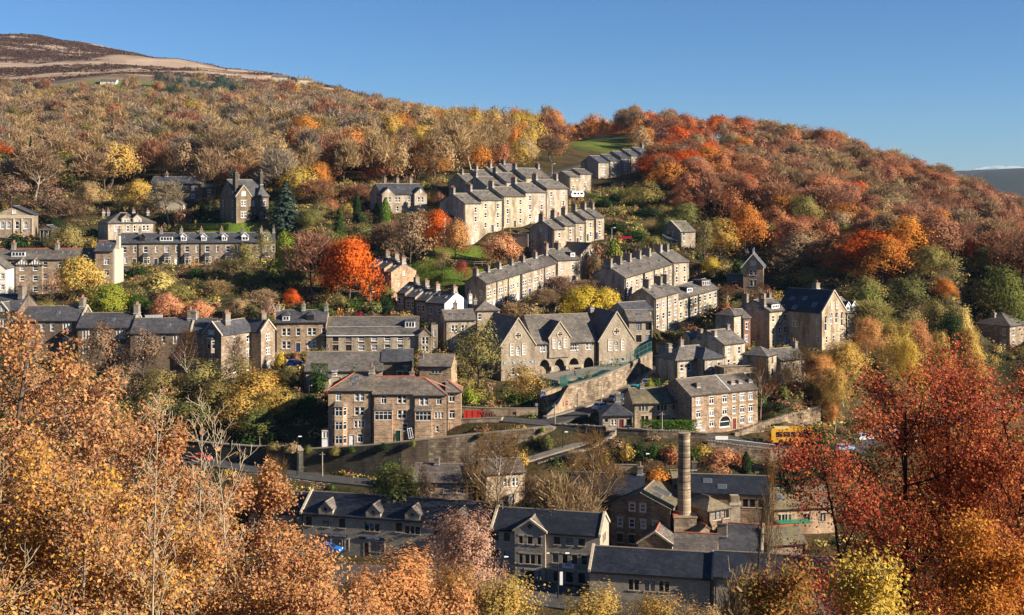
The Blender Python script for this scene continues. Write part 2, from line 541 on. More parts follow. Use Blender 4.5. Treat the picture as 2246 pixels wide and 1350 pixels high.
class Bld:
    """One building: an Empty at its left front corner; parts are added in its local frame (x along the front, y away from it)."""
    def __init__(s, name, label, cat, loc, th, group=None, zb=None):
        s.root = tag(empty(name, loc, R(th)), label, cat, group)
        s.th = th
        s.loc = Vector(loc)
        s.tone = (1, 1, 1)
    def world(s, x, y, z=0):
        c, n = math.cos(R(s.th)), math.sin(R(s.th))
        return Vector((s.loc.x + x * c - y * n, s.loc.y + x * n + y * c, s.loc.z + z))
    def xpx(s, px, y=0.0):
        """local x where the facade line (offset y) meets image column px"""
        c, n = math.cos(R(s.th)), math.sin(R(s.th))
        k = (px - CX) / F
        ox, oy = s.loc.x - y * n, s.loc.y + y * c
        return (k * oy - ox) / (c - k * n)
    def place(s, ox, oy, oz, rz, x, y, z):
        c, n = math.cos(rz), math.sin(rz)
        return (ox + x * c - y * n, oy + x * n + y * c, oz + z)

    def window(s, off, side, u, z, w, h, style='s', fr='w', W=0, D=0, sh=0.0, proud=False, dressed='dressed', rot=0.0, lab=None, rec=0.0):
        a = SIDE[side]
        if side == 'f':
            x, y = u, 0
        elif side == 'l':
            x, y = 0, D - u
        elif side == 'r':
            x, y = W, u
        else:
            x, y = W - u, D
        zz = z + (sh * x if sh else 0)
        ms = win_meshes(w, h, style, fr, sh if side in 'f' else 0.0, proud, dressed)
        p = s.place(*off, rot, x, y, zz)
        o = link('window', ms[0], s.root, p, rot + a)
        link('frame', ms[1], o)
        link('pane', ms[3] if rngb.random() < .28 else ms[2], o)
        return o

    def door(s, off, u, z0, w, h, col, side='f', W=0, D=0, rot=0.0, sh=0.0):
        a = SIDE[side]
        x, y = (u, 0) if side == 'f' else ((0, D - u) if side == 'l' else (W, u))
        mb = MB()
        mt = colmat(*DOORC[col])
        mb.box((-w / 2, .08, 0), (w / 2, .14, h), mt)
        for zz in (.12, .56):
            mb.box((-w / 2 + .14, .06, h * zz), (w / 2 - .14, .08, h * (zz + .32)), mt)
        p = s.place(*off, rot, x, y, z0 + sh * x)
        o = mb.build('door', s.root, p, rot + a)
        fm = MB()
        fm.box((-w / 2 - .16, -.05, 0), (-w / 2, .12, h + .02), M['dressed'])
        fm.box((w / 2, -.05, 0), (w / 2 + .16, .12, h + .02), M['dressed'])
        fm.box((-w / 2 - .2, -.06, h + .02), (w / 2 + .2, .12, h + .3), M['dressed'])
        fm.build('door_frame', o)
        km = MB()
        km.box((w / 2 - .16, -.0, h * .45), (w / 2 - .09, .06, h * .5), M['steel'])
        km.build('handle', o)
        return o

    def block(s, off=(0, 0, 0), W=6, D=8, H=6, roof='gable', pitch=30, wins=(), doors=(), mat='buff', rmat='slate', found=3.5,
              ov=.12, eave=.35, sh=0.0, rot=0.0, coping=False, ridge=None, rtop=None, foot=True, dressed='dressed', tone=None, hipends='lr', gutter=True, holes=(), endw=True):
        ox, oy, oz = off
        tone = tone or s.tone
        mat = M[mat]
        rm = M[rmat]
        mb = MB()
        ops = {'f': [], 'l': [], 'r': [], 'b': []}
        for (sd, u, z, w, h, st, fr) in wins:
            ops[sd].append((u, z, w, h, st))
        for (u, w, h, col, sd) in doors:
            ops[sd].append((u, h / 2 + .05, w, h + .02, 'd'))
        for (sd, u, z, w, h, st) in holes:
            ops[sd].append((u, z, w, h, st))
        z0 = -found
        wall_plane(mb, (0, 0), (1, 0), W, z0, H, ops['f'], mat)
        wall_plane(mb, (0, D), (0, -1), D, z0, H, ops['l'], mat)
        wall_plane(mb, (W, 0), (0, 1), D, z0, H, ops['r'], mat)
        wall_plane(mb, (W, D), (-1, 0), W, z0, H, ops['b'], mat)
        tp = math.tan(R(pitch))
        rf = MB()
        T = .16
        if roof == 'gable':
            rise = D / 2 * tp
            for x in (0, W):
                mb.poly([(x, 0, H), (x, D, H), (x, D / 2, H + rise)], mat)
            e = eave
            a = (-ov, -e, H - e * tp + .14)
            b = (W + ov, -e, H - e * tp + .14)
            c = (W + ov, D / 2, H + rise + .14)
            d = (-ov, D / 2, H + rise + .14)
            a2 = (-ov, D + e, H - e * tp + .14)
            b2 = (W + ov, D + e, H - e * tp + .14)
            rf.slab([a, b, c, d], T, rm)
            rf.slab([d, c, b2, a2], T, rm)
            top = H + rise + .14
            rl = ((-ov, D / 2, top), (W + ov, D / 2, top))
        elif roof == 'gablef':
            rise = W / 2 * tp
            for y in (0, D):
                mb.poly([(0, y, H), (W, y, H), (W / 2, y, H + rise)], mat)
            e = eave
            zl = H - e * tp + .14
            top = H + rise + .14
            rf.slab([(-e, -ov, zl), (W / 2, -ov, top), (W / 2, D + ov, top), (-e, D + ov, zl)], T, rm)
            rf.slab([(W / 2, -ov, top), (W + e, -ov, zl), (W + e, D + ov, zl), (W / 2, D + ov, top)], T, rm)
            rl = ((W / 2, -ov, top), (W / 2, D + ov, top))
        elif roof == 'hip':
            e = eave
            zl = H - e * tp + .14
            if W >= D or hipends != 'lr':
                rise = D / 2 * tp
                top = H + rise + .14
                l0 = (min(D / 2, W - .2) if 'l' in hipends else -ov)
                r0 = (max(W - D / 2, .2) if 'r' in hipends else W + ov)
                le = -e if 'l' in hipends else -ov
                re = W + e if 'r' in hipends else W + ov
                r1, r2 = (l0, D / 2, top), (r0, D / 2, top)
                rf.slab([(le, -e, zl), (re, -e, zl), r2, r1], T, rm)
                rf.slab([(re, D + e, zl), (le, D + e, zl), r1, r2], T, rm)
                if 'l' in hipends:
                    rf.slab([(le, D + e, zl), (le, -e, zl), r1], T, rm)
                else:
                    mb.poly([(0, 0, H), (0, D, H), (0, D / 2, H + rise)], mat)
                if 'r' in hipends:
                    rf.slab([(re, -e, zl), (re, D + e, zl), r2], T, rm)
                else:
                    mb.poly([(W, 0, H), (W, D, H), (W, D / 2, H + rise)], mat)
            else:
                rise = W / 2 * tp
                top = H + rise + .14
                r1, r2 = (W / 2, W / 2, top), (W / 2, D - W / 2, top)
                rf.slab([(-e, -e, zl), (W + e, -e, zl), r1], T, rm)
                rf.slab([(W + e, -e, zl), (W + e, D + e, zl), r2, r1], T, rm)
                rf.slab([(W + e, D + e, zl), (-e, D + e, zl), r2], T, rm)
                rf.slab([(-e, D + e, zl), (-e, -e, zl), r1, r2], T, rm)
            rl = (r1, r2)
        elif roof == 'lean':                              # low at the front
            top = H + D * tp
            for x in (0, W):
                mb.poly([(x, 0, H), (x, D, H), (x, D, top)], mat)
            mb.poly([(W, D, H), (0, D, H), (0, D, top), (W, D, top)], mat)
            rf.slab([(-ov, -eave, H - eave * tp + .14), (W + ov, -eave, H - eave * tp + .14), (W + ov, D + .05, top + .14), (-ov, D + .05, top + .14)], T, rm)
            rl = ((0, D, top), (W, D, top))
        else:                                             # flat with a parapet
            rf.slab([(.1, .1, H - .35), (W - .1, .1, H - .35), (W - .1, D - .1, H - .35), (.1, D - .1, H - .35)], .2, rm)
            top = H
            rl = ((0, D / 2, H), (W, D / 2, H))
        p = (ox, oy, oz)
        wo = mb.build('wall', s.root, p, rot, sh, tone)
        rk = rngb.uniform(.88, 1.12)
        ro = rf.build('roof', s.root, p, rot, sh, [min(1.3, .55 * t + .45) * rk for t in tone])
        if ridge:
            rb = MB()
            a, b = Vector(rl[0]), Vector(rl[1])
            rb.cyl(a + Vector((0, 0, .02)), b + Vector((0, 0, .02)), .15, .15, M[ridge], 6)
            if roof == 'hip' and (W >= D or hipends != 'lr'):
                if 'l' in hipends:
                    for y in (-eave, D + eave):
                        rb.cyl(a, (-eave, y, H - eave * tp + .16), .13, .13, M[ridge], 5)
                if 'r' in hipends:
                    for y in (-eave, D + eave):
                        rb.cyl(b, (W + eave, y, H - eave * tp + .16), .13, .13, M[ridge], 5)
            elif roof == 'hip':
                for x in (-eave, W + eave):
                    rb.cyl(a, (x, -eave, H - eave * tp + .16), .13, .13, M[ridge], 5)
            rb.build('ridge_tiles', ro, (0, 0, 0), 0, sh)
        else:
            rb = MB()
            a, b = Vector(rl[0]), Vector(rl[1])
            if (b - a).length > .3:
                rb.cyl(a + Vector((0, 0, .0)), b + Vector((0, 0, .0)), .13, .13, M['dressed_dark'], 5)
                rb.build('ridge_tiles', ro, (0, 0, 0), 0, sh)
        if coping:
            cp = MB()
            ends = []
            if roof == 'gable':
                for x in ([-.2, W - .18] if coping is True else ([-.2] if coping == 'l' else [W - .18])):
                    for y in (-.3, D + .3):
                        q = [(x, y, H - .3 * tp + .02), (x + .38, y, H - .3 * tp + .02), (x + .38, D / 2, top - .08), (x, D / 2, top - .08)]
                        cp.prism(q, [(a_, b_, c_ + .42) for a_, b_, c_ in q], M['dressed'])
            else:
                for y in (-.2,):
                    for x in (-.3, W + .3):
                        q = [(x, y, H - .3 * tp + .02), (x, y + .38, H - .3 * tp + .02), (W / 2, y + .38, top - .08), (W / 2, y, top - .08)]
                        cp.prism(q, [(a_, b_, c_ + .36) for a_, b_, c_ in q], M['dressed'])
            cp.build('coping', s.root, p, rot, sh)
        if gutter and roof in ('gable', 'hip', 'lean'):
            gb = MB()
            zg = H - eave * tp - .03
            gb.box((0, -eave - .06, zg - .08), (W, -eave + .08, zg + .06), M['black'])
            for q in range(max(2, int(W / .8))):
                gb.box((.3 + q * .8, -eave + .1, H - .42), (.45 + q * .8, -.01, H - .22), M['dressed_dark']) if .5 + q * .8 < W else None
            xs_ = .25 if rngb.random() < .5 else W - .25
            gb.box((xs_ - .08, -.2, .1), (xs_ + .08, -.04, H - .1), M['black'])
            gb.box((xs_ - .05, -eave, H - .35), (xs_ + .05, -.05, H - .25), M['black'])
            gb.build('drainpipe', s.root, p, rot, sh)
        for (sd, u, z, w, h, st, fr) in wins:
            proud = z + h / 2 > H - .02
            s.window(off, sd, u, z, w, h, st, fr, W, D, sh, proud, dressed, rot)
        for (u, w, h, col, sd) in doors:
            s.door(off, u, .05, w, h, col, sd, W, D, rot, sh)
        if foot:
            q = s.world(*s.place(ox, oy, oz, rot, 0, 0, 0))
            FP.append((q.x, q.y, R(s.th) + rot, W, D, q.z))
        return dict(top=top, H=H, W=W, D=D, tp=tp, off=off, rot=rot, sh=sh, roof=roof, ro=ro)

    def chimney(s, b, x, yf=.5, up=1.5, w=1.5, t=.75, pots=3, along='y', mat='grey', label=None):
        """stack on block b at x, depth fraction yf; its top 'up' metres above the ridge"""
        D, H, tp = b['D'], b['H'], b['tp']
        y = D * yf
        zr = b['top'] if b['roof'] != 'gable' else H + (D / 2 - abs(y - D / 2)) * tp
        zt = b['top'] + up + b['sh'] * x
        zb = zr - 1.0 + b['sh'] * x
        sx, sy = (t, w) if along == 'y' else (w, t)
        mb = MB()
        mb.box((-sx / 2, -sy / 2, zb), (sx / 2, sy / 2, zt - .28), M[mat])
        mb.box((-sx / 2 - .1, -sy / 2 - .1, zt - .28), (sx / 2 + .1, sy / 2 + .1, zt - .1), M['dressed_dark'])
        mb.box((-sx / 2 + .02, -sy / 2 + .02, zt - .1), (sx / 2 - .02, sy / 2 - .02, zt), M[mat])
        mb.box((-sx / 2 - .12, -sy / 2 - .12, zb + .9), (sx / 2 + .12, sy / 2 + .12, zb + 1.12), M['lead'])
        p = s.place(*b['off'], b['rot'], x, y, 0)
        o = mb.build('chimney', s.root, p, b['rot'], 0, [rngb.uniform(.6, .9)] * 3)
        for k in range(pots):
            f = (k + .5) / pots - .5
            key = ('pot', k % 2)
            if key not in _wm:
                pm = MB()
                hh = .62 if k % 2 else .5
                pm.cyl((0, 0, 0), (0, 0, hh), .17, .13, M['pot'], 8)
                pm.cyl((0, 0, hh), (0, 0, hh + .08), .17, .17, M['pot'], 8)
                _wm[key] = pm.mesh('chimney_pot')
            link('chimney_pot', _wm[key], o, (0, f * sy * .85, zt) if along == 'y' else (f * sx * .85, 0, zt))
        return o

    def skylight(s, b, x, f, w=.8, l=1.1, face='f'):
        """roof window on block b; f = 0 at the eaves, 1 at the ridge"""
        D, H, tp = b['D'], b['H'], b['tp']
        mb = MB()
        al = math.atan(tp)
        cs, sn = math.cos(al), math.sin(al)
        def pt(u, v, h):
            return (u, v * cs - h * sn, v * sn + h * cs)
        for (u0, u1, v0, v1, h1, mt) in ((-w / 2, w / 2, -l / 2, l / 2, .10, M['steel']), (-w / 2 + .07, w / 2 - .07, -l / 2 + .07, l / 2 - .07, .125, M['skyglass'])):
            bt = [pt(u0, v0, 0), pt(u1, v0, 0), pt(u1, v1, 0), pt(u0, v1, 0)]
            tpp = [pt(u0, v0, h1), pt(u1, v0, h1), pt(u1, v1, h1), pt(u0, v1, h1)]
            mb.prism(bt, tpp, mt)
        y = D / 2 * f
        p = s.place(*b['off'], b['rot'], x, y, H + y * tp + .14 + b['sh'] * x)
        return mb.build('skylight', s.root, p, b['rot'])

    def dormer(s, b, x, w=1.6, h=1.5, f=.12, kind='gable', fr='w', mat=None, cheek='slate_dark', style='c'):
        """dormer window standing on the front slope of block b"""
        D, H, tp = b['D'], b['H'], b['tp']
        y0 = D / 2 * f
        z0 = H + y0 * tp + .12
        dep = h / tp + .2
        mb = MB()
        cm = M[cheek]
        fm = M['white'] if fr == 'w' else M['darkwood']
        front = M[mat] if mat else fm
        mb.box((-w / 2, 0, -.3), (w / 2, .12, h), front)
        for x0 in (-w / 2, w / 2 - .1):
            mb.prism([(x0, .12, -.1), (x0 + .1, .12, -.1), (x0 + .1, dep, h - .05), (x0, dep, h - .05)],
                     [(x0, .12, h), (x0 + .1, .12, h), (x0 + .1, dep, h), (x0, dep, h)], cm)
        rf = MB()
        if kind == 'gable':
            rz = w / 2 * .9
            mb.poly([(-w / 2, 0, h), (w / 2, 0, h), (0, 0, h + rz)], front)
            d2 = dep + rz / tp
            rf.slab([(-w / 2 - .18, -.18, h - .16), (0, -.18, h + rz + .02), (0, d2, h + rz + .02), (-w / 2 - .18, dep, h - .16)], .1, cm)
            rf.slab([(0, -.18, h + rz + .02), (w / 2 + .18, -.18, h - .16), (w / 2 + .18, dep, h - .16), (0, d2, h + rz + .02)], .1, cm)
            for sg in (-1, 1):
                q = [(sg * (w / 2 + .2), -.24, h - .22), (0, -.24, h + rz + .0), (0, -.24, h + rz + .2), (sg * (w / 2 + .2), -.24, h - .04)]
                rf.prism(q, [(a_, -.18, c_) for a_, b_, c_ in q], fm)
        elif kind == 'hip':
            rz = w / 2 * .9
            d2 = dep + rz / tp
            e = .2
            rf.slab([(-w / 2 - e, -e, h), (w / 2 + e, -e, h), (0, w / 2, h + rz)], .1, cm)
            rf.slab([(w / 2 + e, -e, h), (w / 2 + e, dep, h), (0, d2, h + rz), (0, w / 2, h + rz)], .1, cm)
            rf.slab([(-w / 2 - e, dep, h), (-w / 2 - e, -e, h), (0, w / 2, h + rz), (0, d2, h + rz)], .1, cm)
        else:
            rf.slab([(-w / 2 - .12, -.15, h + .04), (w / 2 + .12, -.15, h + .04), (w / 2 + .12, dep + .3, h + .12), (-w / 2 - .12, dep + .3, h + .12)], .14, cm if fr != 'r' else M['redwood'])
        p = s.place(*b['off'], b['rot'], x, y0, z0 + b['sh'] * x)
        o = mb.build('dormer', s.root, p, b['rot'])
        rf.build('dormer_roof', o)
        ww, wh = w - .36, h - .4
        wb = MB()
        nl = max(1, round(ww / .75))
        for k in range(nl):
            xa, xb = -ww / 2 + ww * k / nl, -ww / 2 + ww * (k + 1) / nl
            za, zb_ = .16, .16 + wh
            wb.box((xa, -.04, za), (xa + .07, .0, zb_), fm)
            wb.box((xb - .07, -.04, za), (xb, .0, zb_), fm)
            wb.box((xa, -.04, za), (xb, .0, za + .07), fm)
            wb.box((xa, -.04, zb_ - .07), (xb, .0, zb_), fm)
            wb.poly([(xa + .07, -.012, za), (xb - .07, -.012, za), (xb - .07, -.012, zb_), (xa + .07, -.012, zb_)], M['pane'])
        wb.build('window', o)
        return o

    def bay(s, b, x, w, dep, z0, z1, floors, mat='brown', rmat='slate_dark', canted=True, fr='w', roof_h=.9, found=0):
        """bay window on the front of block b between z0 and z1; floors = [(zc, h)]"""
        mb = MB()
        c = dep * .75 if canted else .02
        pl = [(-w / 2, 0), (-w / 2 + c, -dep), (w / 2 - c, -dep), (w / 2, 0)]
        mt = M[mat]
        for k in range(3):
            (xa, ya), (xb, yb) = pl[k], pl[k + 1]
            L = math.hypot(xb - xa, yb - ya)
            u = ((xb - xa) / L, (yb - ya) / L)
            ops = []
            if k == 1 or (canted and L > .9):
                for (zc, h) in floors:
                    ops.append((L / 2, zc, L - .3 if k == 1 else L - .42, h, 's'))
            wall_plane(mb, (xa, ya), u, L, z0 - found, z1, ops, mt, .12)
        mb.poly([(x_, y_, z1) for x_, y_ in pl], mt)
        mb.poly([(x_, y_, z0 - found) for x_, y_ in pl][::-1], mt)
        p = s.place(*b['off'], b['rot'], x, 0, b['sh'] * x)
        o = mb.build('bay_window', s.root, p, b['rot'], 0, s.tone)
        rf = MB()
        e = .2
        ol = [(-w / 2 - e, .0, z1), (-w / 2 + c - e * .6, -dep - e, z1), (w / 2 - c + e * .6, -dep - e, z1), (w / 2 + e, .0, z1)]
        tl, tr = (-w / 2 + c, 0, z1 + roof_h), (w / 2 - c, 0, z1 + roof_h)
        rf.slab([ol[0], ol[1], tl], .08, M[rmat])
        rf.slab([ol[1], ol[2], tr, tl], .08, M[rmat])
        rf.slab([ol[2], ol[3], tr], .08, M[rmat])
        rf.build('bay_roof', o, color=s.tone)
        fb, gb = MB(), MB()
        fm = M['white'] if fr == 'w' else M['darkwood']
        for k in range(3):
            (xa, ya), (xb, yb) = pl[k], pl[k + 1]
            L = math.hypot(xb - xa, yb - ya)
            if not (k == 1 or (canted and L > .9)):
                continue
            ux, uy = (xb - xa) / L, (yb - ya) / L
            nx, ny = uy, -ux
            def q(sv, z, dp):
                return (xa + ux * sv - nx * dp, ya + uy * sv - ny * dp, z)
            wd = L - .3 if k == 1 else L - .42
            nl = max(1, round(wd / .8))
            for (zc, h) in floors:
                s0 = L / 2 - wd / 2
                gb.poly([q(s0, zc - h / 2, .1), q(s0 + wd, zc - h / 2, .1), q(s0 + wd, zc + h / 2, .1), q(s0, zc + h / 2, .1)], M['pane'])
                t = .08
                def fbar(sa, sb, za, zb_):
                    A = [q(sa, za, .04), q(sb, za, .04), q(sb, zb_, .04), q(sa, zb_, .04)]
                    B = [q(sa, za, .09), q(sb, za, .09), q(sb, zb_, .09), q(sa, zb_, .09)]
                    fb.prism(B, A, fm)
                for j in range(nl + 1):
                    sm = s0 + wd * j / nl
                    fbar(max(s0, sm - t / 2), min(s0 + wd, sm + t / 2), zc - h / 2, zc + h / 2)
                for zz in (zc - h / 2 + t / 2, zc + h * .15, zc + h / 2 - t / 2):
                    fbar(s0, s0 + wd, zz - t / 2, zz + t / 2)
        fb.build('frame', o)
        gb.build('pane', o)
        return o

DOORC = {'w': ('white_door', (0.72, 0.72, 0.72)), 'g': ('green_door', (0.01, 0.05, 0.025)), 'b': ('blue_door', (0.02, 0.035, 0.12)),
         'r': ('red_door', (0.16, 0.02, 0.02)), 'd': ('dark_door', (0.05, 0.03, 0.025)), 'l': ('pale_blue_door', (0.45, 0.55, 0.66)),
         'o': ('orange_door', (0.5, 0.10, 0.02)), 't': ('tan_door', (0.35, 0.28, 0.2)), 'y': ('teal_door', (0.02, 0.18, 0.2))}

def ffac(dz, W, cols, H):
    """expand (frac, w, style, frame) columns of one row into front windows"""
    return [('f', c[0] * W, H - dz[0], c[1], dz[1], c[2] if len(c) > 2 else 's', c[3] if len(c) > 3 else 'w') for c in cols]

ORD = ['first', 'second', 'third', 'fourth', 'fifth', 'sixth', 'seventh', 'eighth', 'ninth', 'tenth']

def terrace(where, group, xl, d, th, D, H, items, rows, cols, mat='buff', rmat='slate', pitch=30, door=None, chim=(.0,), chup=1.4, sky=2, sh=0.0,
            gl=(), gr=(), fr='w', cat='terraced house', name='terraced_house', coping=False, ends=None, dormer=None, bay=None, fn=None, pots=3, tones=None, eave=.3, chw=1.6, labels=None, dressed='dressed'):
    """a row of houses; items = [(right column px, eaves row px at the left end, {overrides})]"""
    O = None
    out = []
    n = len(items)
    for k, it in enumerate(items):
        xr, ye = it[0], it[1]
        ov = it[2] if len(it) > 2 else {}
        if O is None:
            base = P(xl, ye, d)
        else:
            base = Vector((O.x, O.y, zat(ye, O.y) if ye is not None else zend))
        hh = ov.get('H', H)
        lab = labels[k] if labels else (f'{ORD[k]} house from the left in {where}' if k < n - 1 else f'house at the right end of {where}')
        if k == 0 and not labels:
            lab = f'house at the left end of {where}'
        base.z -= hh
        B = Bld(name, lab, cat, base, th, group)
        t = rngb.uniform(.82, 1.12)
        B.tone = (t, t * rngb.uniform(.97, 1.02), t * rngb.uniform(.93, 1.03))
        if tones and tones[k]:
            B.tone = tones[k]
        Wd = B.xpx(xr)
        wins = []
        cc = ov.get('cols', cols)
        rr = ov.get('rows', rows)
        dd = ov.get('door', door)
        for r in rr:
            cl = r[2] if len(r) > 2 else cc
            for c in cl:
                wins += ffac((r[0], r[1]), Wd, [c], hh)
        doors = []
        if dd:
            doors.append((dd[0] * Wd, dd[1], dd[2], dd[3] if len(dd[3]) == 1 else dd[3][k % len(dd[3])], 'f'))
            wins = [w for w in wins if not (w[0] == 'f' and abs(w[1] - dd[0] * Wd) < (w[3] + dd[1]) / 2 + .1 and w[2] - w[4] / 2 < dd[2] + .4)]
        if k == 0:
            for (uf, dz, w, h, st) in gl:
                wins.append(('l', uf * D, hh - dz, w, h, st, fr))
        if k == n - 1:
            for (uf, dz, w, h, st) in gr:
                wins.append(('r', uf * D, hh - dz, w, h, st, fr))
        b = B.block((0, 0, 0), Wd, D, hh, ov.get('roof', 'gable'), pitch, wins, doors, ov.get('mat', mat), ov.get('rmat', rmat), 4.0, .08, eave, sh,
                    coping=coping, dressed=dressed)
        for cf in ov.get('chim', chim):
            B.chimney(b, cf * Wd if cf > 0 else .3, .5, chup, chw, .7, pots)
        if k == n - 1 and not ov.get('nochim'):
            B.chimney(b, Wd - .4, .5, chup, chw, .7, pots)
        for q in range(sky):
            B.skylight(b, Wd * (.3 + .4 * q) + rngb.uniform(-.4, .4), rngb.uniform(.4, .7))
        if dormer:
            B.dormer(b, dormer[0] * Wd, *dormer[1:])
        if fn:
            fn(k, B, b, Wd, hh)
        O = B.world(Wd, 0)
        zend = base.z + hh + sh * Wd
        out.append((B, b, Wd))
    return out
# ---------------------------------------------------------------- the town, from the top of the hill downwards
def bld(name, label, cat, xl, ye, d, th, H, group=None, tone=None):
    p = P(xl, ye, d)
    p.z -= H
    B = Bld(name, label, cat, p, th, group)
    t = rngb.uniform(.9, 1.08)
    B.tone = tone or (t, t, t)
    return B

G1 = 'houses of the stepped top row'
terrace('the stepped top row under the wood', G1, 1312.5, 460, 40, 9.5, 6.2,
        [(1337, 356), (1361.4, 352.7), (1384, 346), (1406, 341.5), (1428, 337)],
        [(1.1, 1.3, [(.45, 2.2, 't')]), (3.7, 2.0, [(.42, 2.0, 'p')])], [(.45, 1.6, 't')], 'grey', 'slate_dark', 27, None, chim=(), sky=1, gl=())
G2 = 'pair of houses by the white caravan'
terrace('the pair above the white caravan', G2, 1248.5, 430, 45, 7, 6.4, [(1272.5, 387.4, {'nochim': 1}), (1298, 381.5, {'nochim': 1})],
        [(1.0, 1.0, [(.3, .9, 's'), (.72, .9, 's')]), (4.2, 1.9, [(.4, 1.4, 'c')])], [], 'buff', 'slate', 26, None, chim=(), sky=0)
G3 = 'rear terrace roofs'
terrace('the rearmost terrace high on the hill', G3, 1021, 404, 40, 9, 6, [(1053, 399), (1084, 390), (1113, 384), (1143, 377, {'nochim': 1})],
        [(1.6, 1.4)], [(.5, .9)], 'grey', 'slate', 30, None, chim=(.3,), sky=1)
terrace('the middle terrace behind the four-storey row', 'middle terrace roofs', 1066, 386, 40, 11, 6, [(1109, 408), (1152, 399), (1205, 389)],
        [(1.6, 1.4)], [(.5, .9)], 'buff', 'slate', 28, None, chim=(.02,), sky=1)
GA = 'houses of the tall stepped terrace'
A = terrace('the tall four-storey stepped terrace', GA, 1018, 366, 42, 11.5, 9.6,
        [(1055, 446, {'cols': [(.68, 1.05)], 'H': 12.5, 'rows': [(2.0, 1.65), (4.8, 1.65), (7.7, 1.65), (10.6, 1.6)]}), (1103, 439), (1153, 430.5), (1199, 421.7), (1247, 413.5)],
        [(1.9, 1.65), (4.65, 1.65), (7.6, 1.6)], [(.21, 1.05), (.77, 1.05)], 'buff', 'slate', 26, (.52, .95, 2.0, 'wbdwr'), chim=(.03,), gl=[(.35, 3.0, .9, 1.4, 's'), (.72, 3.0, .9, 1.4, 's'), (.35, 6.0, .9, 1.4, 's')], chw=2.0, chup=1.7)
B = A[0][0]
e = B.block((-4.2, 5.0, 0), 4.2, 5, 8.6, 'hip', 28, [('f', 1.2, 6.9, .8, 1.5, 's', 'w'), ('f', 3.0, 6.9, .8, 1.5, 's', 'w'), ('l', 2.2, 6.9, .8, 1.5, 's', 'w')], rmat='slate_dark', hipends='lr')
GB = 'houses of the five-house stepped terrace'
terrace('the two-storey stepped terrace of five', GB, 1213, 355, 48, 9, 6.6,
        [(1238.5, 503), (1262, 495), (1284.5, 488.7), (1305, 480.7), (1325, 477)],
        [(1.85, 1.6), (4.6, 1.5)], [(.55, 1.0)], 'buff', 'slate', 29, (.2, .9, 2.0, 'wrdgb'), chim=(.03,), sky=1,
        gl=[(.12, 2.3, .8, 1.3, 's'), (.72, 2.3, .8, 1.4, 's'), (.12, 5.0, .8, 1.2, 's'), (.72, 5.0, .8, 1.2, 's'), (.5, .3, .55, .9, 's')], chup=1.7)

# Victorian villas
B = bld('villa', 'gabled stone villa with paired arched windows behind two cypresses', 'villa', 836, 425.5, 395, 24, 6.2)
Wd = B.xpx(934)
wins = []
for fx in (.12, .33, .40, .62, .69, .88, .93):
    wins.append(('f', fx * Wd, 6.2 - 1.9, .75, 1.7, 'r', 'w'))
for fx in (.12, .36, .65, .9):
    wins.append(('f', fx * Wd, 6.2 - 4.8, .9, 1.7, 'r', 'w'))
for uf in (.2, .5, .8):
    wins.append(('l', uf * 12, 6.2 - 1.9, .8, 1.7, 'r', 'w'))
    wins.append(('l', uf * 12, 6.2 - 4.8, .8, 1.7, 'r', 'w'))
b = B.block((0, 0, 0), Wd, 12, 6.2, 'gable', 28, wins, [], 'buff', 'slate_dark')
for x0 in (0, Wd - 4.2):
    B.block((x0, -1.0, 0), 4.2, 5, 6.2, 'gablef', 42, [('f', 1.4, 4.3, .75, 1.7, 'r', 'w'), ('f', 2.6, 4.3, .75, 1.7, 'r', 'w'), ('f', 2.1, 1.4, 1.5, 1.8, 'p', 'w'), ('f', 2.1, 7.1, .4, .9, 'l', 'w')], [], 'buff', 'slate_dark', eave=.5)
for f in (.22, .5, .8):
    B.chimney(b, f * Wd, .55, 1.9, 1.5, .9, 3)
B.skylight(b, Wd * .45, .6)

B = bld('villa', 'soot-dark Victorian villa with steep gables on a bright lawn', 'villa', 514, 430, 378, 36, 8.0)
B.tone = (.9, .88, .84)
Wd = B.xpx(586)
wins = [('l', u, z, .9, 1.7, 's', 'w') for u in (2.5, 9.5) for z in (5.7, 2.2)]
wins += [('f', .57 * Wd, 5.7, .7, 1.6, 'r', 'w')]
b = B.block((0, 0, 0), Wd, 11, 8.0, 'gable', 42, wins, [(.57 * Wd, 1.0, 2.2, 'd', 'f')], 'dark', 'slate_dark', tone=(1.5, 1.4, 1.2))
B.block((.2, -1.0, 0), Wd * .44, 6, 8.0, 'gablef', 52, [('f', Wd * .22, 5.7, 1.7, 1.7, 'p', 'w'), ('f', Wd * .22, 2.2, 1.7, 1.8, 'p', 'w'), ('f', Wd * .22, 8.6, 1.2, 1.2, 't', 'w')], [], 'dark', 'slate_dark', eave=.45, coping=True, tone=(1.5, 1.4, 1.2))
b3 = B.block((Wd * .66, -1.3, 0), Wd * .33, 5, 8.2, 'hip', 55, [('f', Wd * .165, 5.7, 1.6, 1.7, 'p', 'w')], [], 'dark', 'slate_dark', tone=(1.5, 1.4, 1.2))
B.bay(b3, Wd * .165, 2.6, 1.0, 0, 3.2, [(2.0, 1.8)], 'dark')
B.chimney(b, .1 * Wd, .15, 2.2, 2.0, 1.0, 4, mat='dark')
B.chimney(b, .96 * Wd, .35, 2.4, 1.6, .9, 3, mat='dark')
B.chimney(b, .4 * Wd, .7, 1.6, 1.6, .9, 3, mat='dark')

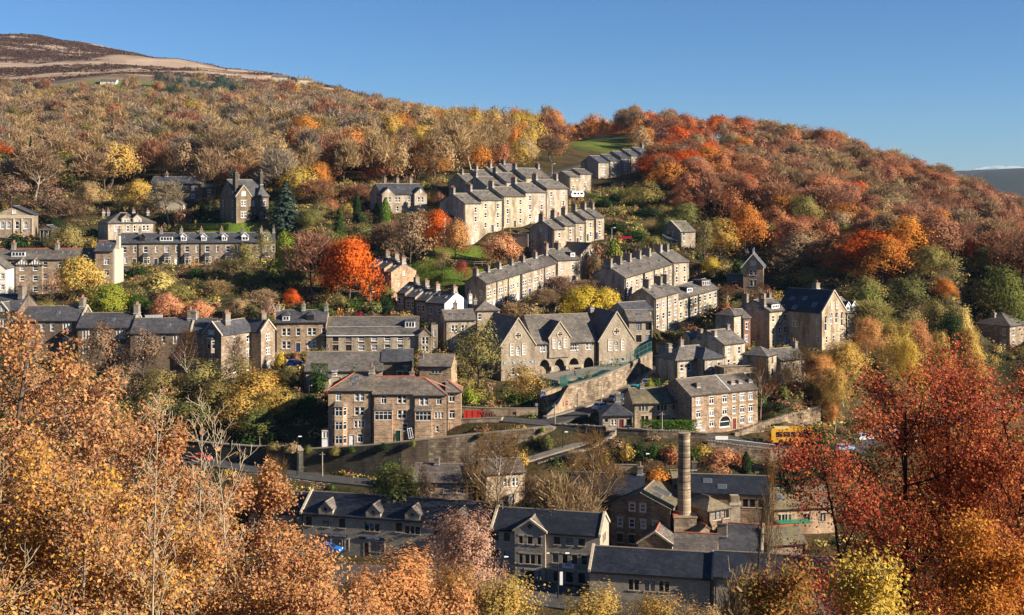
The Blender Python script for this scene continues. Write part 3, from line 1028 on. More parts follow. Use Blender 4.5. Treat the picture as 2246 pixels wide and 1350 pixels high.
B = bld('villa', 'buff hip-roofed house with two gabled wall dormers above the long terrace', 'villa', 237, 489, 368, 35, 5.6)
Wd = B.xpx(340)
wins = [('f', f * Wd, 5.6 - 1.7, .95, 1.7, 's', 'w') for f in (.16, .24, .76, .84)] + [('f', f * Wd, 5.6 - 1.8, .8, 1.9, 's', 'w') for f in (.42, .56)]
wins += [('l', u, 5.6 - 1.8, .8, 1.6, 's', 'w') for u in (3, 6.4)]
b = B.block((0, 0, 0), Wd, 10, 5.6, 'hip', 29, wins, [], 'buff', 'slate')
for f in (.38, .62):
    B.block((f * Wd - 1.35, -.05, 5.0), 2.7, 4, 1.9, 'gablef', 40, [('f', 1.0, 1.0, .85, 1.1, 's', 'w'), ('f', 1.9, 1.0, .85, 1.1, 's', 'w')], [], 'buff', 'slate', found=0, foot=False)
for f in (-.02, .08, .62, .93):
    B.chimney(b, f * Wd, .4, .9 if 0 < f < .9 else .6, 1.4, .8, 2)

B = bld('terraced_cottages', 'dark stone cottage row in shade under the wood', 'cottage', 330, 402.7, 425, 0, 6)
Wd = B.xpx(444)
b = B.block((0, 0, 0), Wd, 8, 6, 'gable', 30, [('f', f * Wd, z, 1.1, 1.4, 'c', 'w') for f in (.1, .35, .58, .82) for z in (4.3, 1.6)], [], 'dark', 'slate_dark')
B.skylight(b, .7 * Wd, .5)
for f in (.25, .97):
    B.chimney(b, f * Wd, .5, 1.2, 1.4, .8, 3, mat='dark')
W2 = B.xpx(472) - Wd
B.block((Wd, .5, 0), W2, 7, 4.6, 'lean', 12, [('f', W2 * .5, 3.3, 1.1, 1.2, 'c', 'w'), ('f', W2 * .5, 1.2, 1.1, 1.2, 'c', 'w')], [], 'dark', 'slate_dark')
B = bld('garage', 'pale rendered garage with a shallow gable beside the tall bare tree', 'garage', 338, 449, 405, 2, 4)
Wd = B.xpx(398)
B.block((0, 0, 0), Wd, 9, 4, 'gablef', 30, [], [(Wd * .5, 2.4, 2.1, 't', 'f')], 'new', 'slate')

# chapel and its lodge at the left edge
B = bld('chapel', 'classical chapel with a pediment and corner pilasters at the edge', 'chapel', -12, 471, 370, 16, 6.8)
Wd = B.xpx(73)
b = B.block((0, 0, 0), Wd, 16, 6.8, 'gablef', 24, [('f', f * Wd, 3.6, 1.1, 2.3, 'r', 'w') for f in (.2, .36, .58, .80)] + [('f', Wd * .5, 7.5, .9, 1.0, 't', 'w')], [(.36 * Wd, .01, .01, 'd', 'l')], 'brown', 'slate_dark', eave=.6, ov=.5)
mb = MB()
for f in (.02, .48, .69, .96):
    mb.box((f * Wd, -.22, 0), (f * Wd + .5, .0, 5.6), M['dressed'])
mb.box((0, -.3, 5.6), (Wd, .0, 6.1), M['dressed'])
mb.box((-.3, -.45, 6.1), (Wd + .3, .0, 6.45), M['dressed'])
mb.build('pilasters', B.root)
B = bld('chapel_lodge', 'little pedimented stone lodge beside the chapel', 'lodge', 86, 503, 364, 0, 3.6)
Wd = B.xpx(118)
b = B.block((0, 0, 0), Wd, 5, 3.6, 'gablef', 26, [('f', Wd * .5, 1.8, 1.2, 1.6, 'p', 'w')], [], 'dark', 'slate_dark')
mb = MB()
for f in (.05, .3, .62, .88):
    mb.cyl((f * Wd + .15, -.35, 0), (f * Wd + .15, -.35, 3.3), .16, .14, M['dressed_dark'])
mb.box((0, -.6, 3.3), (Wd, 0, 3.6), M['dressed_dark'])
mb.build('portico', B.root)

# long terrace with dormers on the left
GC = 'houses of the long dormered terrace'
def fnW(k, B, b, Wd, H):
    if k > 0:
        kind = ('gable', 'box', 'gable', 'gable', 'gable', 'gable', 'gable')[k - 1]
        w = (1.5, 3.6, 1.6, 1.5, 1.5, 2.0, 2.0)[k - 1]
        B.dormer(b, max(.2 * Wd, w / 2 + .1), w, 1.35, .15, kind, 'd' if k == 1 else 'w')
    if k in (0,):
        return
    B.bay(b, .36 * Wd, 2.5, .9, 0, 3.0, [(1.75, 1.75)], 'dressed_dark', 'slate_dark', roof_h=.8, found=1)
xs = [302, 349.5, 394, 438, 483, 529, 572, 603]
ys = [533.7, 533.2, 532.7, 532.2, 531.6, 531, 530.5, 530]
A = terrace('the long dormered terrace', GC, 256, 355, 10.0, 9, 6.8, [(x, y) for x, y in zip(xs, [533.7] + [None] * 7)],
        [(1.9, 1.75, [(.36, 1.15, 's'), (.86, .65, 's')]), (5.0, 1.7, [(.36, 1.5, 'p')])], [], 'brown', 'slate_dark', 30,
        (.84, .95, 2.1, 'dbwrrwdd'), chim=(.02,), sky=1, fn=fnW, pots=4, chup=1.3)
# tall building left of it
GD = 'left-hand tall terrace'
B = bld('tall_terrace', 'tall stone terrace with twin half-timbered gabled bays', 'terrace', -30, 569, 322, 4, 9.0)
Wd = B.xpx(207)
cols = [B.xpx(27), B.xpx(99), B.xpx(132), B.xpx(160), B.xpx(185)]
wins = [('f', c, 9 - dz, 1.15, 1.5, 's', 'w') for c in cols for dz in (1.5, 4.5, 7.4)]
b = B.block((0, 0, 0), Wd, 9, 9.0, 'gable', 28, wins, [], 'brown', 'slate', ridge='red_tile', tone=(1.1, 1.05, 1))
B.dormer(b, B.xpx(38), 3.6, 1.4, .2, 'box')
for px_ in (18, 115):
    B.chimney(b, B.xpx(px_), .5, 1.6, 1.8, .8, 4)
for px_ in (70, 92, 128, 145):
    B.skylight(b, B.xpx(px_), .6)
for q in range(2):
    x0, x1 = B.xpx(34 + 29 * q, -1.3), B.xpx(63 + 29 * q, -1.3)
    wv = x1 - x0
    B.block((x0, -1.3, 0), wv, 2.2, 7.6, 'gablef', 42, [('f', wv / 2, 7.6 - dz, 1.25, 1.35, 's', 'w') for dz in (.9, 3.6, 6.4)], [], 'brown', 'slate', ov=.3)
    mb = MB()
    rise = wv / 2 * math.tan(R(42))
    mb.poly([(0.05, -.34, 7.62), (wv - .05, -.34, 7.62), (wv / 2, -.34, 7.6 + rise - .1)], M['render'])
    for t_ in (.22, .4, .6, .78):
        hh = rise * (1 - abs(t_ - .5) * 2) - .1
        mb.box((wv * t_ - .09, -.38, 7.62), (wv * t_ + .09, -.34, 7.62 + hh), M['darkwood'])
    mb.box((0, -.40, 7.5), (wv, -.34, 7.68), M['darkwood'])
    mb.build('timbered_gable', B.root, (x0, -1.3, 0))
B2 = bld('end_house', 'taller end house with a pale gable chimney wall beside the yellow tree', 'house', 207, 551, 322, 3, 8.4)
Wd = B2.xpx(247)
b = B2.block((0, 0, 0), Wd, 9, 8.4, 'gable', 28, [('f', .66 * Wd, 8.4 - dz, 1.3, 1.6, 'c', 'w') for dz in (2.8, 5.8)], [], 'brown', 'slate_dark', ridge='red_tile', tone=(1.1, 1.05, 1))
B2.skylight(b, Wd * .25, .6)
B2.skylight(b, Wd * .7, .45)
mb = MB()
mb.box((Wd + .02, .0, -3), (Wd + .5, 9, 8.8), M['render'])
mb.box((Wd + .02, 3.4, 8.8), (Wd + .8, 5.2, 12.2), M['render'])
mb.build('chimney_wall', B2.root, color=(.55, .5, .43))
B = bld('house', 'white gable-end house cut by the left edge', 'house', -60, 590, 312, 8, 8, tone=(.8, .77, .7))
Wd = B.xpx(13)
B.block((0, 0, 0), Wd, 8, 8, 'gablef', 40, [('f', .9 * Wd, 6, .9, 1.3, 'c', 'w'), ('f', .9 * Wd, 3.2, .9, 1.3, 'c', 'w'), ('f', .86 * Wd, .9, 1.2, 1.5, 'c', 'w')], [], 'render', 'slate')

# lower left row
GE = 'houses of the dark lower row'
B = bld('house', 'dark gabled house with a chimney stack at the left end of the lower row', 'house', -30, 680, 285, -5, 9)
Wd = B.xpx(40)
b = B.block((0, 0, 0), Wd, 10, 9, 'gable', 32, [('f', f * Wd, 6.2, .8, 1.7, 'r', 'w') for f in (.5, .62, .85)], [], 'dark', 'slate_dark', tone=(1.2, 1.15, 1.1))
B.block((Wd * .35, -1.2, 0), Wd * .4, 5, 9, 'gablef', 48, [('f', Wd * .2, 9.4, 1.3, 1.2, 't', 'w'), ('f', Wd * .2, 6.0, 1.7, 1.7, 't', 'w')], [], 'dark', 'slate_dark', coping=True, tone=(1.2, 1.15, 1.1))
B.chimney(b, Wd - 1, .4, 2.2, 2.2, 1.0, 5)
for nm, xl, xr, ye, d, cx in (('broad dark-roofed house behind the bare trees, second in the lower row', 36, 178, 704, 284, .93),
                              ('long dark-roofed house, third in the lower row, with a stepped gable coping', 168, 292, 719, 282, .98),
                              ('lowest dark-roofed house of the lower row, beside the lit corner house', 286, 418, 731, 280, .93)):
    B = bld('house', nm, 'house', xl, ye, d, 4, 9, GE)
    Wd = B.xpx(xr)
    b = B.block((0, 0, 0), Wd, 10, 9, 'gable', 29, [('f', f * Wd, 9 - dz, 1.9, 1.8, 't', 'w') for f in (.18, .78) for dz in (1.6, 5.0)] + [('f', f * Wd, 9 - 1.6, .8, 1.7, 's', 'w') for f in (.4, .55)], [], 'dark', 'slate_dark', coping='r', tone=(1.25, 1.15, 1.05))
    B.chimney(b, cx * Wd, .5, 1.9, 2.4, 1.0, 5)
    B.skylight(b, Wd * .6, .5)
B = bld('corner_house', 'tall corner house with a front gable and sunlit flank ending the lower row', 'house', 412, 731, 281, -6, 10)
Wd = B.xpx(462)
b = B.block((0, 0, 0), Wd, 9, 10, 'gable', 32, [('f', f * Wd, 8.4, .9, 1.6, 's', 'w') for f in (.3, .7)] + [('f', f * Wd, 5.2, .9, 1.6, 's', 'w') for f in (.3, .7)], [], 'brown', 'slate_dark')
b2 = B.block((Wd - 1.4, -1.2, 0), 5.4, 11, 10, 'gablef', 44, [('f', 2.6, 10.2, 1.5, 1.3, 't', 'w'), ('f', 2.6, 4.6, 1.6, 1.6, 'p', 'w')] + [('r', u, z, .9, 1.6, 's', 'w') for u in (4.5, 9) for z in (8.3, 5.0, 1.8)], [], 'brown', 'slate_dark', coping=True, rot=R(-22))
B.bay(b2, 2.6, 2.6, .9, 5.9, 9.0, [(7.7, 1.7)], 'brown', 'slate_dark')
c_, s_ = math.cos(R(-22)), math.sin(R(-22))
b3 = B.block((Wd - 1.4 + 2.5 * c_ - 10.0 * s_, -1.2 + 2.5 * s_ + 10.0 * c_, 0), 6.0, 5.0, 10, 'gable', 42, [('r', 2.5, z, 1.5, 1.5, 'p', 'w') for z in (8.4, 5.2, 2.0)], [], 'brown', 'slate_dark', coping='r', rot=R(-22))
B.chimney(b2, 3.6, .35, 1.9, 1.7, .9, 4)
B.chimney(b, .1, .5, 1.6, 1.7, .9, 4)
B.chimney(b3, 4.0, .6, 1.6, 1.7, .9, 4)

# row with two doors, then the long converted building
GF = 'pair of dormered houses'
def fnR(k, B, b, Wd, H):
    B.dormer(b, (.41, .37)[k] * Wd, 1.7, 1.25, .1, 'hip', 'w' if k == 0 else 'd')
terrace('the dormered pair above the car port', GF, 604, 290, 3, 8, 7.0, [(660, 708), (716, 707)],
        [(2.25, 1.75, [(.42, 2.0, 'p'), (.89, 1.0, 's')]), (5.3, 1.75, [(.42, 2.0, 'p')])], [], 'brown', 'slate_dark', 31, (.89, 1.0, 2.1, 'bt'), chim=(.03,), sky=1, fn=fnR, pots=2, tones=[(1.25, 1.15, 1.0), (1.25, 1.15, 1.0)])
B = bld('converted_school', 'long converted building with a sweeping slate roof and tall window slots', 'building', 716, 735, 289, 3, 4.3)
Wd = B.xpx(918)
wins = []
b = None
slots = [B.xpx(560 + c / 3.75) for c in (660, 768, 872, 978, 1085, 1190)]
b = B.block((0, 0, 0), Wd, 12.5, 4.3, 'gable', 29, [], [], 'buff', 'slate', holes=[('f', x, 2.2, 1.35, 3.4, 'd') for x in slots], gutter=False)
for k, x in enumerate(slots):
    o = B.window((0, 0, 0), 'f', x, 3.3, 1.35, 1.1, 's', 'w' if k > 1 else 'r', Wd, 12.5)
    o = B.window((0, 0, 0), 'f', x, 1.25, 1.35, 1.4, 's', 'w' if k > 1 else 'r', Wd, 12.5)
    mb = MB()
    mb.box((-.67, .08, 1.98), (.67, .14, 2.74), M['redwood'] if k < 4 else colmat('pale_panel', (.45, .45, .38)))
    mb.build('panel', B.root, (x, 0, 0))
mb = MB()
mb.box((.2, -.02, 0), (Wd - 4, .06, .10), M['lead'])
mb.build('roof_flashing', B.root, (0, 12.5 / 2 * .42, 4.3 + 12.5 / 2 * .42 * math.tan(R(29)) + .12))
mb = MB()
mb.box((0, -.42, 0), (Wd, -.3, .16), M['white'])
mb.build('gutter', B.root, (0, 0, 4.06))
B.dormer(b, B.xpx(899), 2.4, 1.6, .35, 'box', 'w')
x0 = B.xpx(918, -.8)
wv = B.xpx(946, -.8) - x0
B.block((x0, -.8, 0), wv, 6, 4.3, 'gablef', 44, [('f', wv * .5, 2.9, 1.5, 1.7, 'p', 'w'), ('f', wv * .5, .9, 1.5, 1.4, 'p', 'w')], [], 'buff', 'slate', tone=(.9, .9, .9))
x0 = B.xpx(946)
B.block((x0, 0, 0), B.xpx(960) - x0, 5, 6.6, 'flat', 10, [('f', .75, 4.6, .4, 1.6, 's', 'w'), ('f', .75, 2.0, .4, 1.6, 's', 'w')], [], 'buff', 'slate')
B = bld('house', 'grey stone house with two roof windows beside the converted building', 'house', 976, 702.7, 292, 14, 7)
Wd = B.xpx(1044)
b = B.block((0, 0, 0), Wd, 7.5, 7, 'gable', 28, [('f', f * Wd, 7 - dz, 1.5, 1.6, 'p', 'w') for f in (.3, .62, .9) for dz in (2.0, 4.7)], [], 'grey', 'slate', tone=(1.1, 1.05, 1))
B.skylight(b, Wd * .25, .5)
B.skylight(b, Wd * .7, .5)
B.chimney(b, Wd * .45, .6, 1.6, 1.2, .8, 2)
B = bld('house', 'square hip-roofed house behind the school', 'house', 1044, 681, 300, 16, 8)
Wd = B.xpx(1096)
b = B.block((0, 0, 0), Wd, 7, 8, 'hip', 33, [('f', .15 * Wd, 6.4, .9, 1.5, 's', 'w')], [], 'grey', 'slate', tone=(1.1, 1.05, 1))
B.chimney(b, .1 * Wd, .5, .6, 1.2, .8, 3)
B.chimney(b, .02 * Wd, .95, 1.4, 1.8, .8, 2, mat='render')

# terraces round the park
GH = 'houses of the short terrace left of the park'
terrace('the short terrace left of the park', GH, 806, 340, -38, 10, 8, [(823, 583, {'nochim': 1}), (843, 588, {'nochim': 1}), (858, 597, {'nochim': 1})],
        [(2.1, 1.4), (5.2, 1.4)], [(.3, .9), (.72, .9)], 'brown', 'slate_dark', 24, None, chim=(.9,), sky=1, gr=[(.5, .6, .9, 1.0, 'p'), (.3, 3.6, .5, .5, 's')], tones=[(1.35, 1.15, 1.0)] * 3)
def fnG(k, B, b, Wd, H):
    if k == 3:
        mb = MB()
        tp, D = b['tp'], b['D']
        q = [(Wd + .01, 0, -1), (Wd + .01, D, -1), (Wd + .01, D, H - .05), (Wd + .01, D / 2, H + D / 2 * tp - .05), (Wd + .01, 0, H - .05)]
        mb.prism(q, [(x + .05, y, z) for x, y, z in q], M['render'])
        mb.box((Wd + .05, D * .28, H - 3.4), (Wd + .08, D * .37, H - 1.2), M['pane'])
        mb.build('rendered_gable', B.root)
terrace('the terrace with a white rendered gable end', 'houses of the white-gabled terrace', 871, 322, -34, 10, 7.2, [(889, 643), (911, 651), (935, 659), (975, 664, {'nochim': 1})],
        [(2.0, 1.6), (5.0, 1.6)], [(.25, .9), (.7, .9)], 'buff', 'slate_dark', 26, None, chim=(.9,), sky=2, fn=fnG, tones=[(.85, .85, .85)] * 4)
mb = MB()
_B = None
GI = 'houses of the long sloping terrace below the park'
A = terrace('the long sloping terrace below the park', GI, 1066, 318, 45, 8, 7.0,
        [(1091, 622.5, {'nochim': 1})] + [(x, None, {'nochim': 1}) for x in (1116, 1143, 1168, 1195)] + [(1221, None)],
        [(.85, .8, [(.3, .55, 'r')]), (2.9, 1.5, [(.3, 1.5, 'p'), (.75, .7, 's')]), (5.5, 1.6, [(.3, 1.5, 'p')])], [], 'buff', 'slate', 27, (.75, .95, 2.1, 'wdwbww'), chim=(.02,), sky=1, sh=.165,
        gl=[(.3, 2.8, .7, 1.5, 's'), (.75, 2.8, .7, 1.5, 's')])
B = bld('house', 'stone house with a white box dormer beside the twin-window gable', 'house', 1221, 571, 341, 42, 8)
Wd = B.xpx(1272)
b = B.block((0, 0, 0), Wd, 10, 8, 'gable', 29, [('f', f * Wd, 8 - dz, .95, 1.6, 's', 'w') for f in (.2, .7) for dz in (2.2, 5.2)], [], 'buff', 'slate')
B.dormer(b, .8 * Wd, 1.7, 1.2, .2, 'box')
B.skylight(b, .3 * Wd, .5)
for f in (.05, .55):
    B.chimney(b, f * Wd, .5, 1.6, 1.8, .8, 3)
B = bld('gabled_house', 'tall gable-fronted house with paired attic windows above the bare trees', 'house', 1274, 558, 350, 38, 8)
Wd = B.xpx(1318)
B.block((0, 0, 0), Wd, 10, 8, 'gablef', 38, [('f', Wd * .5, 8.3, 1.5, 1.5, 'p', 'w'), ('f', Wd * .28, 5.4, .9, 1.5, 's', 'w'), ('f', Wd * .72, 5.4, .9, 1.5, 's', 'w'), ('f', Wd * .7, 2.4, .9, 1.5, 's', 'w')], [], 'buff', 'slate_dark')
GJ = 'houses of the six-chimney terrace'
terrace('the sloping six-chimney terrace', GJ, 1370, 322, 48, 11, 8.4,
        [(1391, 609.5, {'nochim': 1})] + [(x, None, {'nochim': 1}) for x in (1412, 1433.4, 1454.4, 1475)],
        [(2.1, 1.6), (4.8, 1.5), (7.3, 1.4)], [(.3, .9), (.78, .6)], 'buff', 'slate', 27, (.6, .95, 2.1, 'wdbrg'), chim=(.02,), sky=1, sh=.128, chw=2.4, chup=1.9, pots=2)
B = bld('house', 'taller end house at the right of the six-chimney terrace', 'house', 1475, 575.5, 338, 44, 9)
Wd = B.xpx(1511)
b = B.block((0, 0, 0), Wd, 11, 9, 'gable', 27, [('f', f * Wd, 9 - dz, .95, 1.7, 's', 'w') for f in (.27, .75) for dz in (2.1, 4.8, 7.4)], [], 'buff', 'slate')
for f in (.1, .5):
    B.chimney(b, f * Wd, .5, 1.8, 2.2, .8, 2)
terrace('the tall plain-gabled terrace above the school', 'houses of the tall plain-gabled terrace', 1436, 312, 40, 9, 11,
        [(1462, 655, {'nochim': 1}), (1488, None)], [(2.2, 1.6), (5.0, 1.6), (7.8, 1.6), (10, 1.4)], [(.25, .95), (.75, .95)], 'buff', 'slate', 27, (.5, .95, 2.0, 'wl'), chim=(.4, ), sky=1, sh=.14,
        gl=[(.38, .6, .9, 1.4, 's'), (.75, .6, .9, 1.4, 's')], chw=2.2, chup=1.9, pots=0)
def fnM(k, B, b, Wd, H):
    if k == 1:
        B.dormer(b, .45 * Wd, 2.0, 1.2, .25, 'box')
    if k == 3:
        B.dormer(b, .35 * Wd, 3.4, 1.5, .4, 'box', 'w', 'redwood')
terrace('the lower half of the plain-gabled terrace', 'houses of the lower plain-gabled terrace', 1488, 318, 40, 9, 9.8,
        [(1511, 656, {'nochim': 1}), (1531, None, {'nochim': 1}), (1552, None, {'nochim': 1}), (1575, None, {'nochim': 1})], [(1.6, 1.6), (4.4, 1.6), (7.2, 1.6)], [(.25, .95), (.75, .95)], 'buff', 'slate', 27, (.5, .95, 2.1, 'wrwl'), chim=(), sky=1, sh=.128, fn=fnM)
B = bld('house_annex', 'low annex with a dark triangular porch roof behind the school', 'annex', 1372, 683, 300, 35, 4)
Wd = B.xpx(1432)
B.block((0, 0, 0), Wd, 6, 4, 'gable', 30, [('f', .3 * Wd, 2.6, .8, 1.1, 'r', 'w'), ('f', .7 * Wd, 2.6, .8, 1.1, 's', 'w')], [], 'buff', 'slate_dark', tone=(.8, .8, .8))
mb = MB()

# houses in the trees on the right
B = bld('lodge', 'dark stone lodge with white bargeboards against the autumn wood', 'lodge', 1630, 581, 338, -13, 6.8)
Wd = B.xpx(1674)
b = B.block((0, 0, 0), Wd, 8, 6.6, 'gablef', 50, [('f', Wd * .5 + dx, 7.3, .55, 1.2, 'r', 'w') for dx in (-.4, .4)] + [('f', Wd * .5 + dx, 4.7, .85, 1.5, 'r', 'w') for dx in (-.6, .6)] + [('f', Wd * .5, 1.8, 1.8, 1.7, 'p', 'w'), ('r', 6.5, 1.6, .9, 1.6, 's', 'w')], [], 'dark', 'slate_dark', eave=.5, ov=.5, tone=(2.6, 2.25, 1.9))
mb = MB()
tp = math.tan(R(50))
for sg in (-1, 1):
    for yy in (-.62, 8.5):
        q = [(Wd / 2 + sg * (Wd / 2 + .6), yy, 6.6 - .6 * tp - .1), (Wd / 2, yy, 6.6 + Wd / 2 * tp - .12), (Wd / 2, yy, 6.6 + Wd / 2 * tp + .24), (Wd / 2 + sg * (Wd / 2 + .6), yy, 6.6 - .6 * tp + .25)]
        mb.prism(q, [(x_, y_ + .1, z_) for x_, y_, z_ in q], M['white'])
for yy in (-.6, 8.5):
    mb.box((Wd / 2 - .08, yy - .06, 6.6 + Wd / 2 * tp), (Wd / 2 + .08, yy + .06, 6.6 + Wd / 2 * tp + 1.4), M['white'])
mb.build('bargeboards', B.root)
B.chimney(b, Wd * .15, .8, .3, .9, .7, 1, mat='dark')
B.block((-4.6, 2.5, 0), 4.6, 5, 2.4, 'gable', 30, [('f', 2.3, 1.3, 1.0, 1.1, 's', 'd')], [], 'dark', 'slate_dark')
B = bld('house', 'shaded house with a tall stair window among trees right of the terraces', 'house', 1492, 508, 380, 42, 6)
Wd = B.xpx(1525)
b = B.block((0, 0, 0), Wd, 7.5, 6, 'gable', 38, [('l', u, 5.2, .7, 1.2, 's', 'w') for u in (2.6, 4.6)] + [('f', Wd * .25, 4.2, 1.0, 2.6, 'c', 'w')], [], 'grey', 'slate', coping='l')
B.block((-3.4, .5, 0), 3.4, 4, 3.0, 'lean', 25, [('f', 1.7, 1.6, 1, 1.1, 's', 'd')], [], 'grey', 'slate_dark')
# ---------------------------------------------------------------- the school
SCH = bld('school', 'stone Gothic school with three steep gables and four arches', 'school', 1097.8, 758, 280, 21, 8.0, tone=(1, .97, .93))
x1, x2, x3 = SCH.xpx(1172), SCH.xpx(1312), SCH.xpx(1389)
def wing(x0, wv, gz):
    w = [('f', f * wv, 8 - 1.0 - (.25 if f == .49 else 0), .82, 2.7 if f != .49 else 2.2, 'l', 'w') for f in (.31, .49, .67)]
    w += [('f', f * wv, gz, .8, 1.7, 'r', 'w') for f in (.35, .51, .67)]
    return SCH.block((x0, -.5, 0), wv, 16, 8.0, 'gablef', 55, w, [], 'grey', 'slate_dark' if x0 > 5 else 'slate', coping=True, eave=.25)
wa = wing(0, x1, 2.0)
wb_ = wing(x2, x3 - x2, 3.0)
wm = x2 - x1
XS = lambda c: SCH.xpx(1080 + c / 4.5) - x1
arches = [XS(c) for c in (520, 667, 810, 955)]
wins = [('f', XS(c), 8 - 1.15, .62, 1.7, 'r', 'w') for c in (487, 515, 545, 780, 803, 826, 848, 940, 968)]
holes = [('f', x, 2.45, 2.5, 3.7, 'l') for x in arches]
mn = SCH.block((x1, .3, 0), wm, 12, 8.0, 'gable', 44, wins, [], 'grey', 'slate', holes=holes, eave=.3)
g0, g1 = XS(560), XS(768)
gw = g1 - g0
SCH.block((x1 + g0, -.1, 4.6), gw, 7, 4.6, 'gablef', 53, [('f', XS(c) - g0, 4.6 - (1.15 if c != 663 else 1.6), .72, 2.6 if c != 663 else 2.1, 'l', 'w') for c in (608, 663, 717)], [], 'grey', 'slate_dark', found=0, coping=True, foot=False, eave=.2)
def rose(x, y, z, r):
    mb = MB()
    for k in range(16):
        a0, a1 = 2 * math.pi * k / 16, 2 * math.pi * (k + 1) / 16
        for ri, ro, yy in ((r, r + .2, -.1),):
            q = [(x + ri * math.cos(a0), y + yy, z + ri * math.sin(a0)), (x + ro * math.cos(a0), y + yy, z + ro * math.sin(a0)), (x + ro * math.cos(a1), y + yy, z + ro * math.sin(a1)), (x + ri * math.cos(a1), y + yy, z + ri * math.sin(a1))]
            mb.prism(q, [(p[0], y + .05, p[2]) for p in q], M['dressed'])
    mb.poly([(x + r * math.cos(2 * math.pi * k / 16), y - .02, z + r * math.sin(2 * math.pi * k / 16)) for k in range(16)], M['dressed'])
    o = mb.build('rose_window', SCH.root)
    gb = MB()
    for k in range(5):
        cx, cz = (x, z) if k == 4 else (x + r * .58 * math.cos(math.pi / 2 * k), z + r * .58 * math.sin(math.pi / 2 * k))
        rr = r * .3
        gb.poly([(cx + rr * math.cos(2 * math.pi * q / 10), y - .035, cz + rr * math.sin(2 * math.pi * q / 10)) for q in range(10)], M['pane'])
    gb.build('pane', o)
rose(x1 * .49, -.5, 10.1, .72)
rose(x2 + (x3 - x2) * .49, -.5, 10.1, .72)
rose(x1 + (g0 + g1) / 2, -.1, 9.9, .62)
mb = MB()                                                    # covered play area behind the arches
mb.box((x1 + .1, 3.2, 0), (x2 - .1, 3.4, 4.4), M['grey'])
mb.box((x1 + .1, .5, 4.3), (x2 - .1, 3.4, 4.5), M['grey'])
mb.build('arcade_wall', SCH.root)
mb = MB()
for x0 in (x1 + (arches[0] + arches[1]) / 2, x1 + (arches[1] + arches[2]) / 2, x1 + (arches[2] + arches[3]) / 2):
    mb.box((x0 - .35, -.15, 0), (x0 + .35, .3, 2.6), M['dressed'])
mb.build('buttress', SCH.root)
SCH.chimney(wb_, (x3 - x2) * .3, .65, .4, 1.4, .9, 0)
mb = MB()
for k in range(4):
    x = x1 * (.1 + .27 * k)
    mb.cyl((x, -.62, 4.0), (x, -.5, 4.0), .3, .3, colmat('disc_blue', (.25, .36, .46)), 12)
mb.build('wall_discs', SCH.root)
B = bld('school_house', 'plain two-storey stone block joined to the school gable', 'house', 1380, 704.5, 292, 10, 7)
Wd = B.xpx(1431)
b = B.block((0, 0, 0), Wd, 8, 7, 'gable', 28, [('f', B.xpx(px), 7 - dz, 1.35, 1.7, 'c', 'd') for px in (1401, 1422) for dz in (1.4, 4.2)], [], 'grey', 'slate')
B.skylight(b, Wd * .55, .55, 1.6, .9)

# ---------------------------------------------------------------- the low barn range below the row
B = bld('barn_range', 'long low barn with a stained slate roof and ivy-clad gable', 'barn', 668, 814, 260, 2, 3.6)
Wd = B.xpx(838)
b = B.block((0, 0, 0), Wd, 11, 3.6, 'gable', 30, [('f', Wd * .83, 2.2, 1.6, 1.0, 'p', 'd')], [(B.xpx(738), 1.8, 2.2, 't', 'f')], 'grey', 'slate')
B.chimney(b, B.xpx(712), .55, .9, .9, .8, 2)
x0 = B.xpx(682, -4)
wv = B.xpx(721, -4) - x0
B.block((x0, -4, 0), wv, 9, 2.6, 'gablef', 30, [], [], 'grey', 'slate_dark')
B = bld('barn_wing', 'shaded low wing joining the barn to the square outbuilding', 'outbuilding', 836, 793, 263, 2, 4.4)
Wd = B.xpx(904)
B.block((0, 0, 0), Wd, 7, 4.4, 'gable', 30, [('f', Wd * .8, 2.8, 1.0, 1.0, 's', 'd')], [(Wd * .6, 1.0, 2.1, 'd', 'f')], 'dark', 'slate_dark')
B = bld('outbuilding', 'square outbuilding with a tree-shadowed slate roof and patched wall', 'outbuilding', 917, 803, 257, -6, 4.6)
Wd = B.xpx(990)
b = B.block((0, 0, 0), Wd, 8, 4.6, 'gable', 25, [('f', Wd * .55, 3.6, 2.0, .9, 't', 'd'), ('f', Wd * .78, .9, 1.0, .8, 's', 'd')], [], 'brown', 'slate', tone=(1.25, 1.15, 1))
B.chimney(b, 0.4, .3, .4, .9, .7, 1)

# ---------------------------------------------------------------- terrace of four by the big retaining wall
GT = 'red-ridged houses above the retaining wall'
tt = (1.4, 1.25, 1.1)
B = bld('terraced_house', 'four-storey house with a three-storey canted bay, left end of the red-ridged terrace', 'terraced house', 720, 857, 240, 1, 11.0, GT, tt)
Wd = B.xpx(817.5)
H = 11.0
wins = [('f', .23 * Wd, H - 1.25, 1.05, 1.6, 'c', 'w')] + [('f', .70 * Wd, H - dz, 1.9, 1.65, 'p', 'w') for dz in (1.25, 4.05)] + [('f', .70 * Wd, H - 6.55, 2.1, 1.35, 't', 'w'), ('f', .72 * Wd, H - 9.3, 1.15, 1.6, 'c', 'w')]
b = B.block((0, 0, 0), Wd, 9, H, 'hip', 30, wins, [(.53 * Wd, .95, 2.2, 'w', 'f')], 'brown', 'slate', ridge='red_tile', hipends='l', eave=.3)
B.bay(b, .25 * Wd, 3.1, 1.0, 0, 8.0, [(7.0, 1.6), (4.3, 1.6), (1.6, 1.6)], 'brown', 'slate', True, roof_h=.9, found=1)
mb = MB()
mb.box((-.02, -.07, 5.55), (Wd, .0, 5.75), M['dressed_dark'])
mb.build('string_course', B.root)
for px_, f in ((758, .75), (766, .85), (764, .45)):
    B.dormer(b, B.xpx(px_ + 14), .9, .75, f - .25, 'box') if False else B.skylight(b, B.xpx(px_ + 14), f - .1, .9, .8)
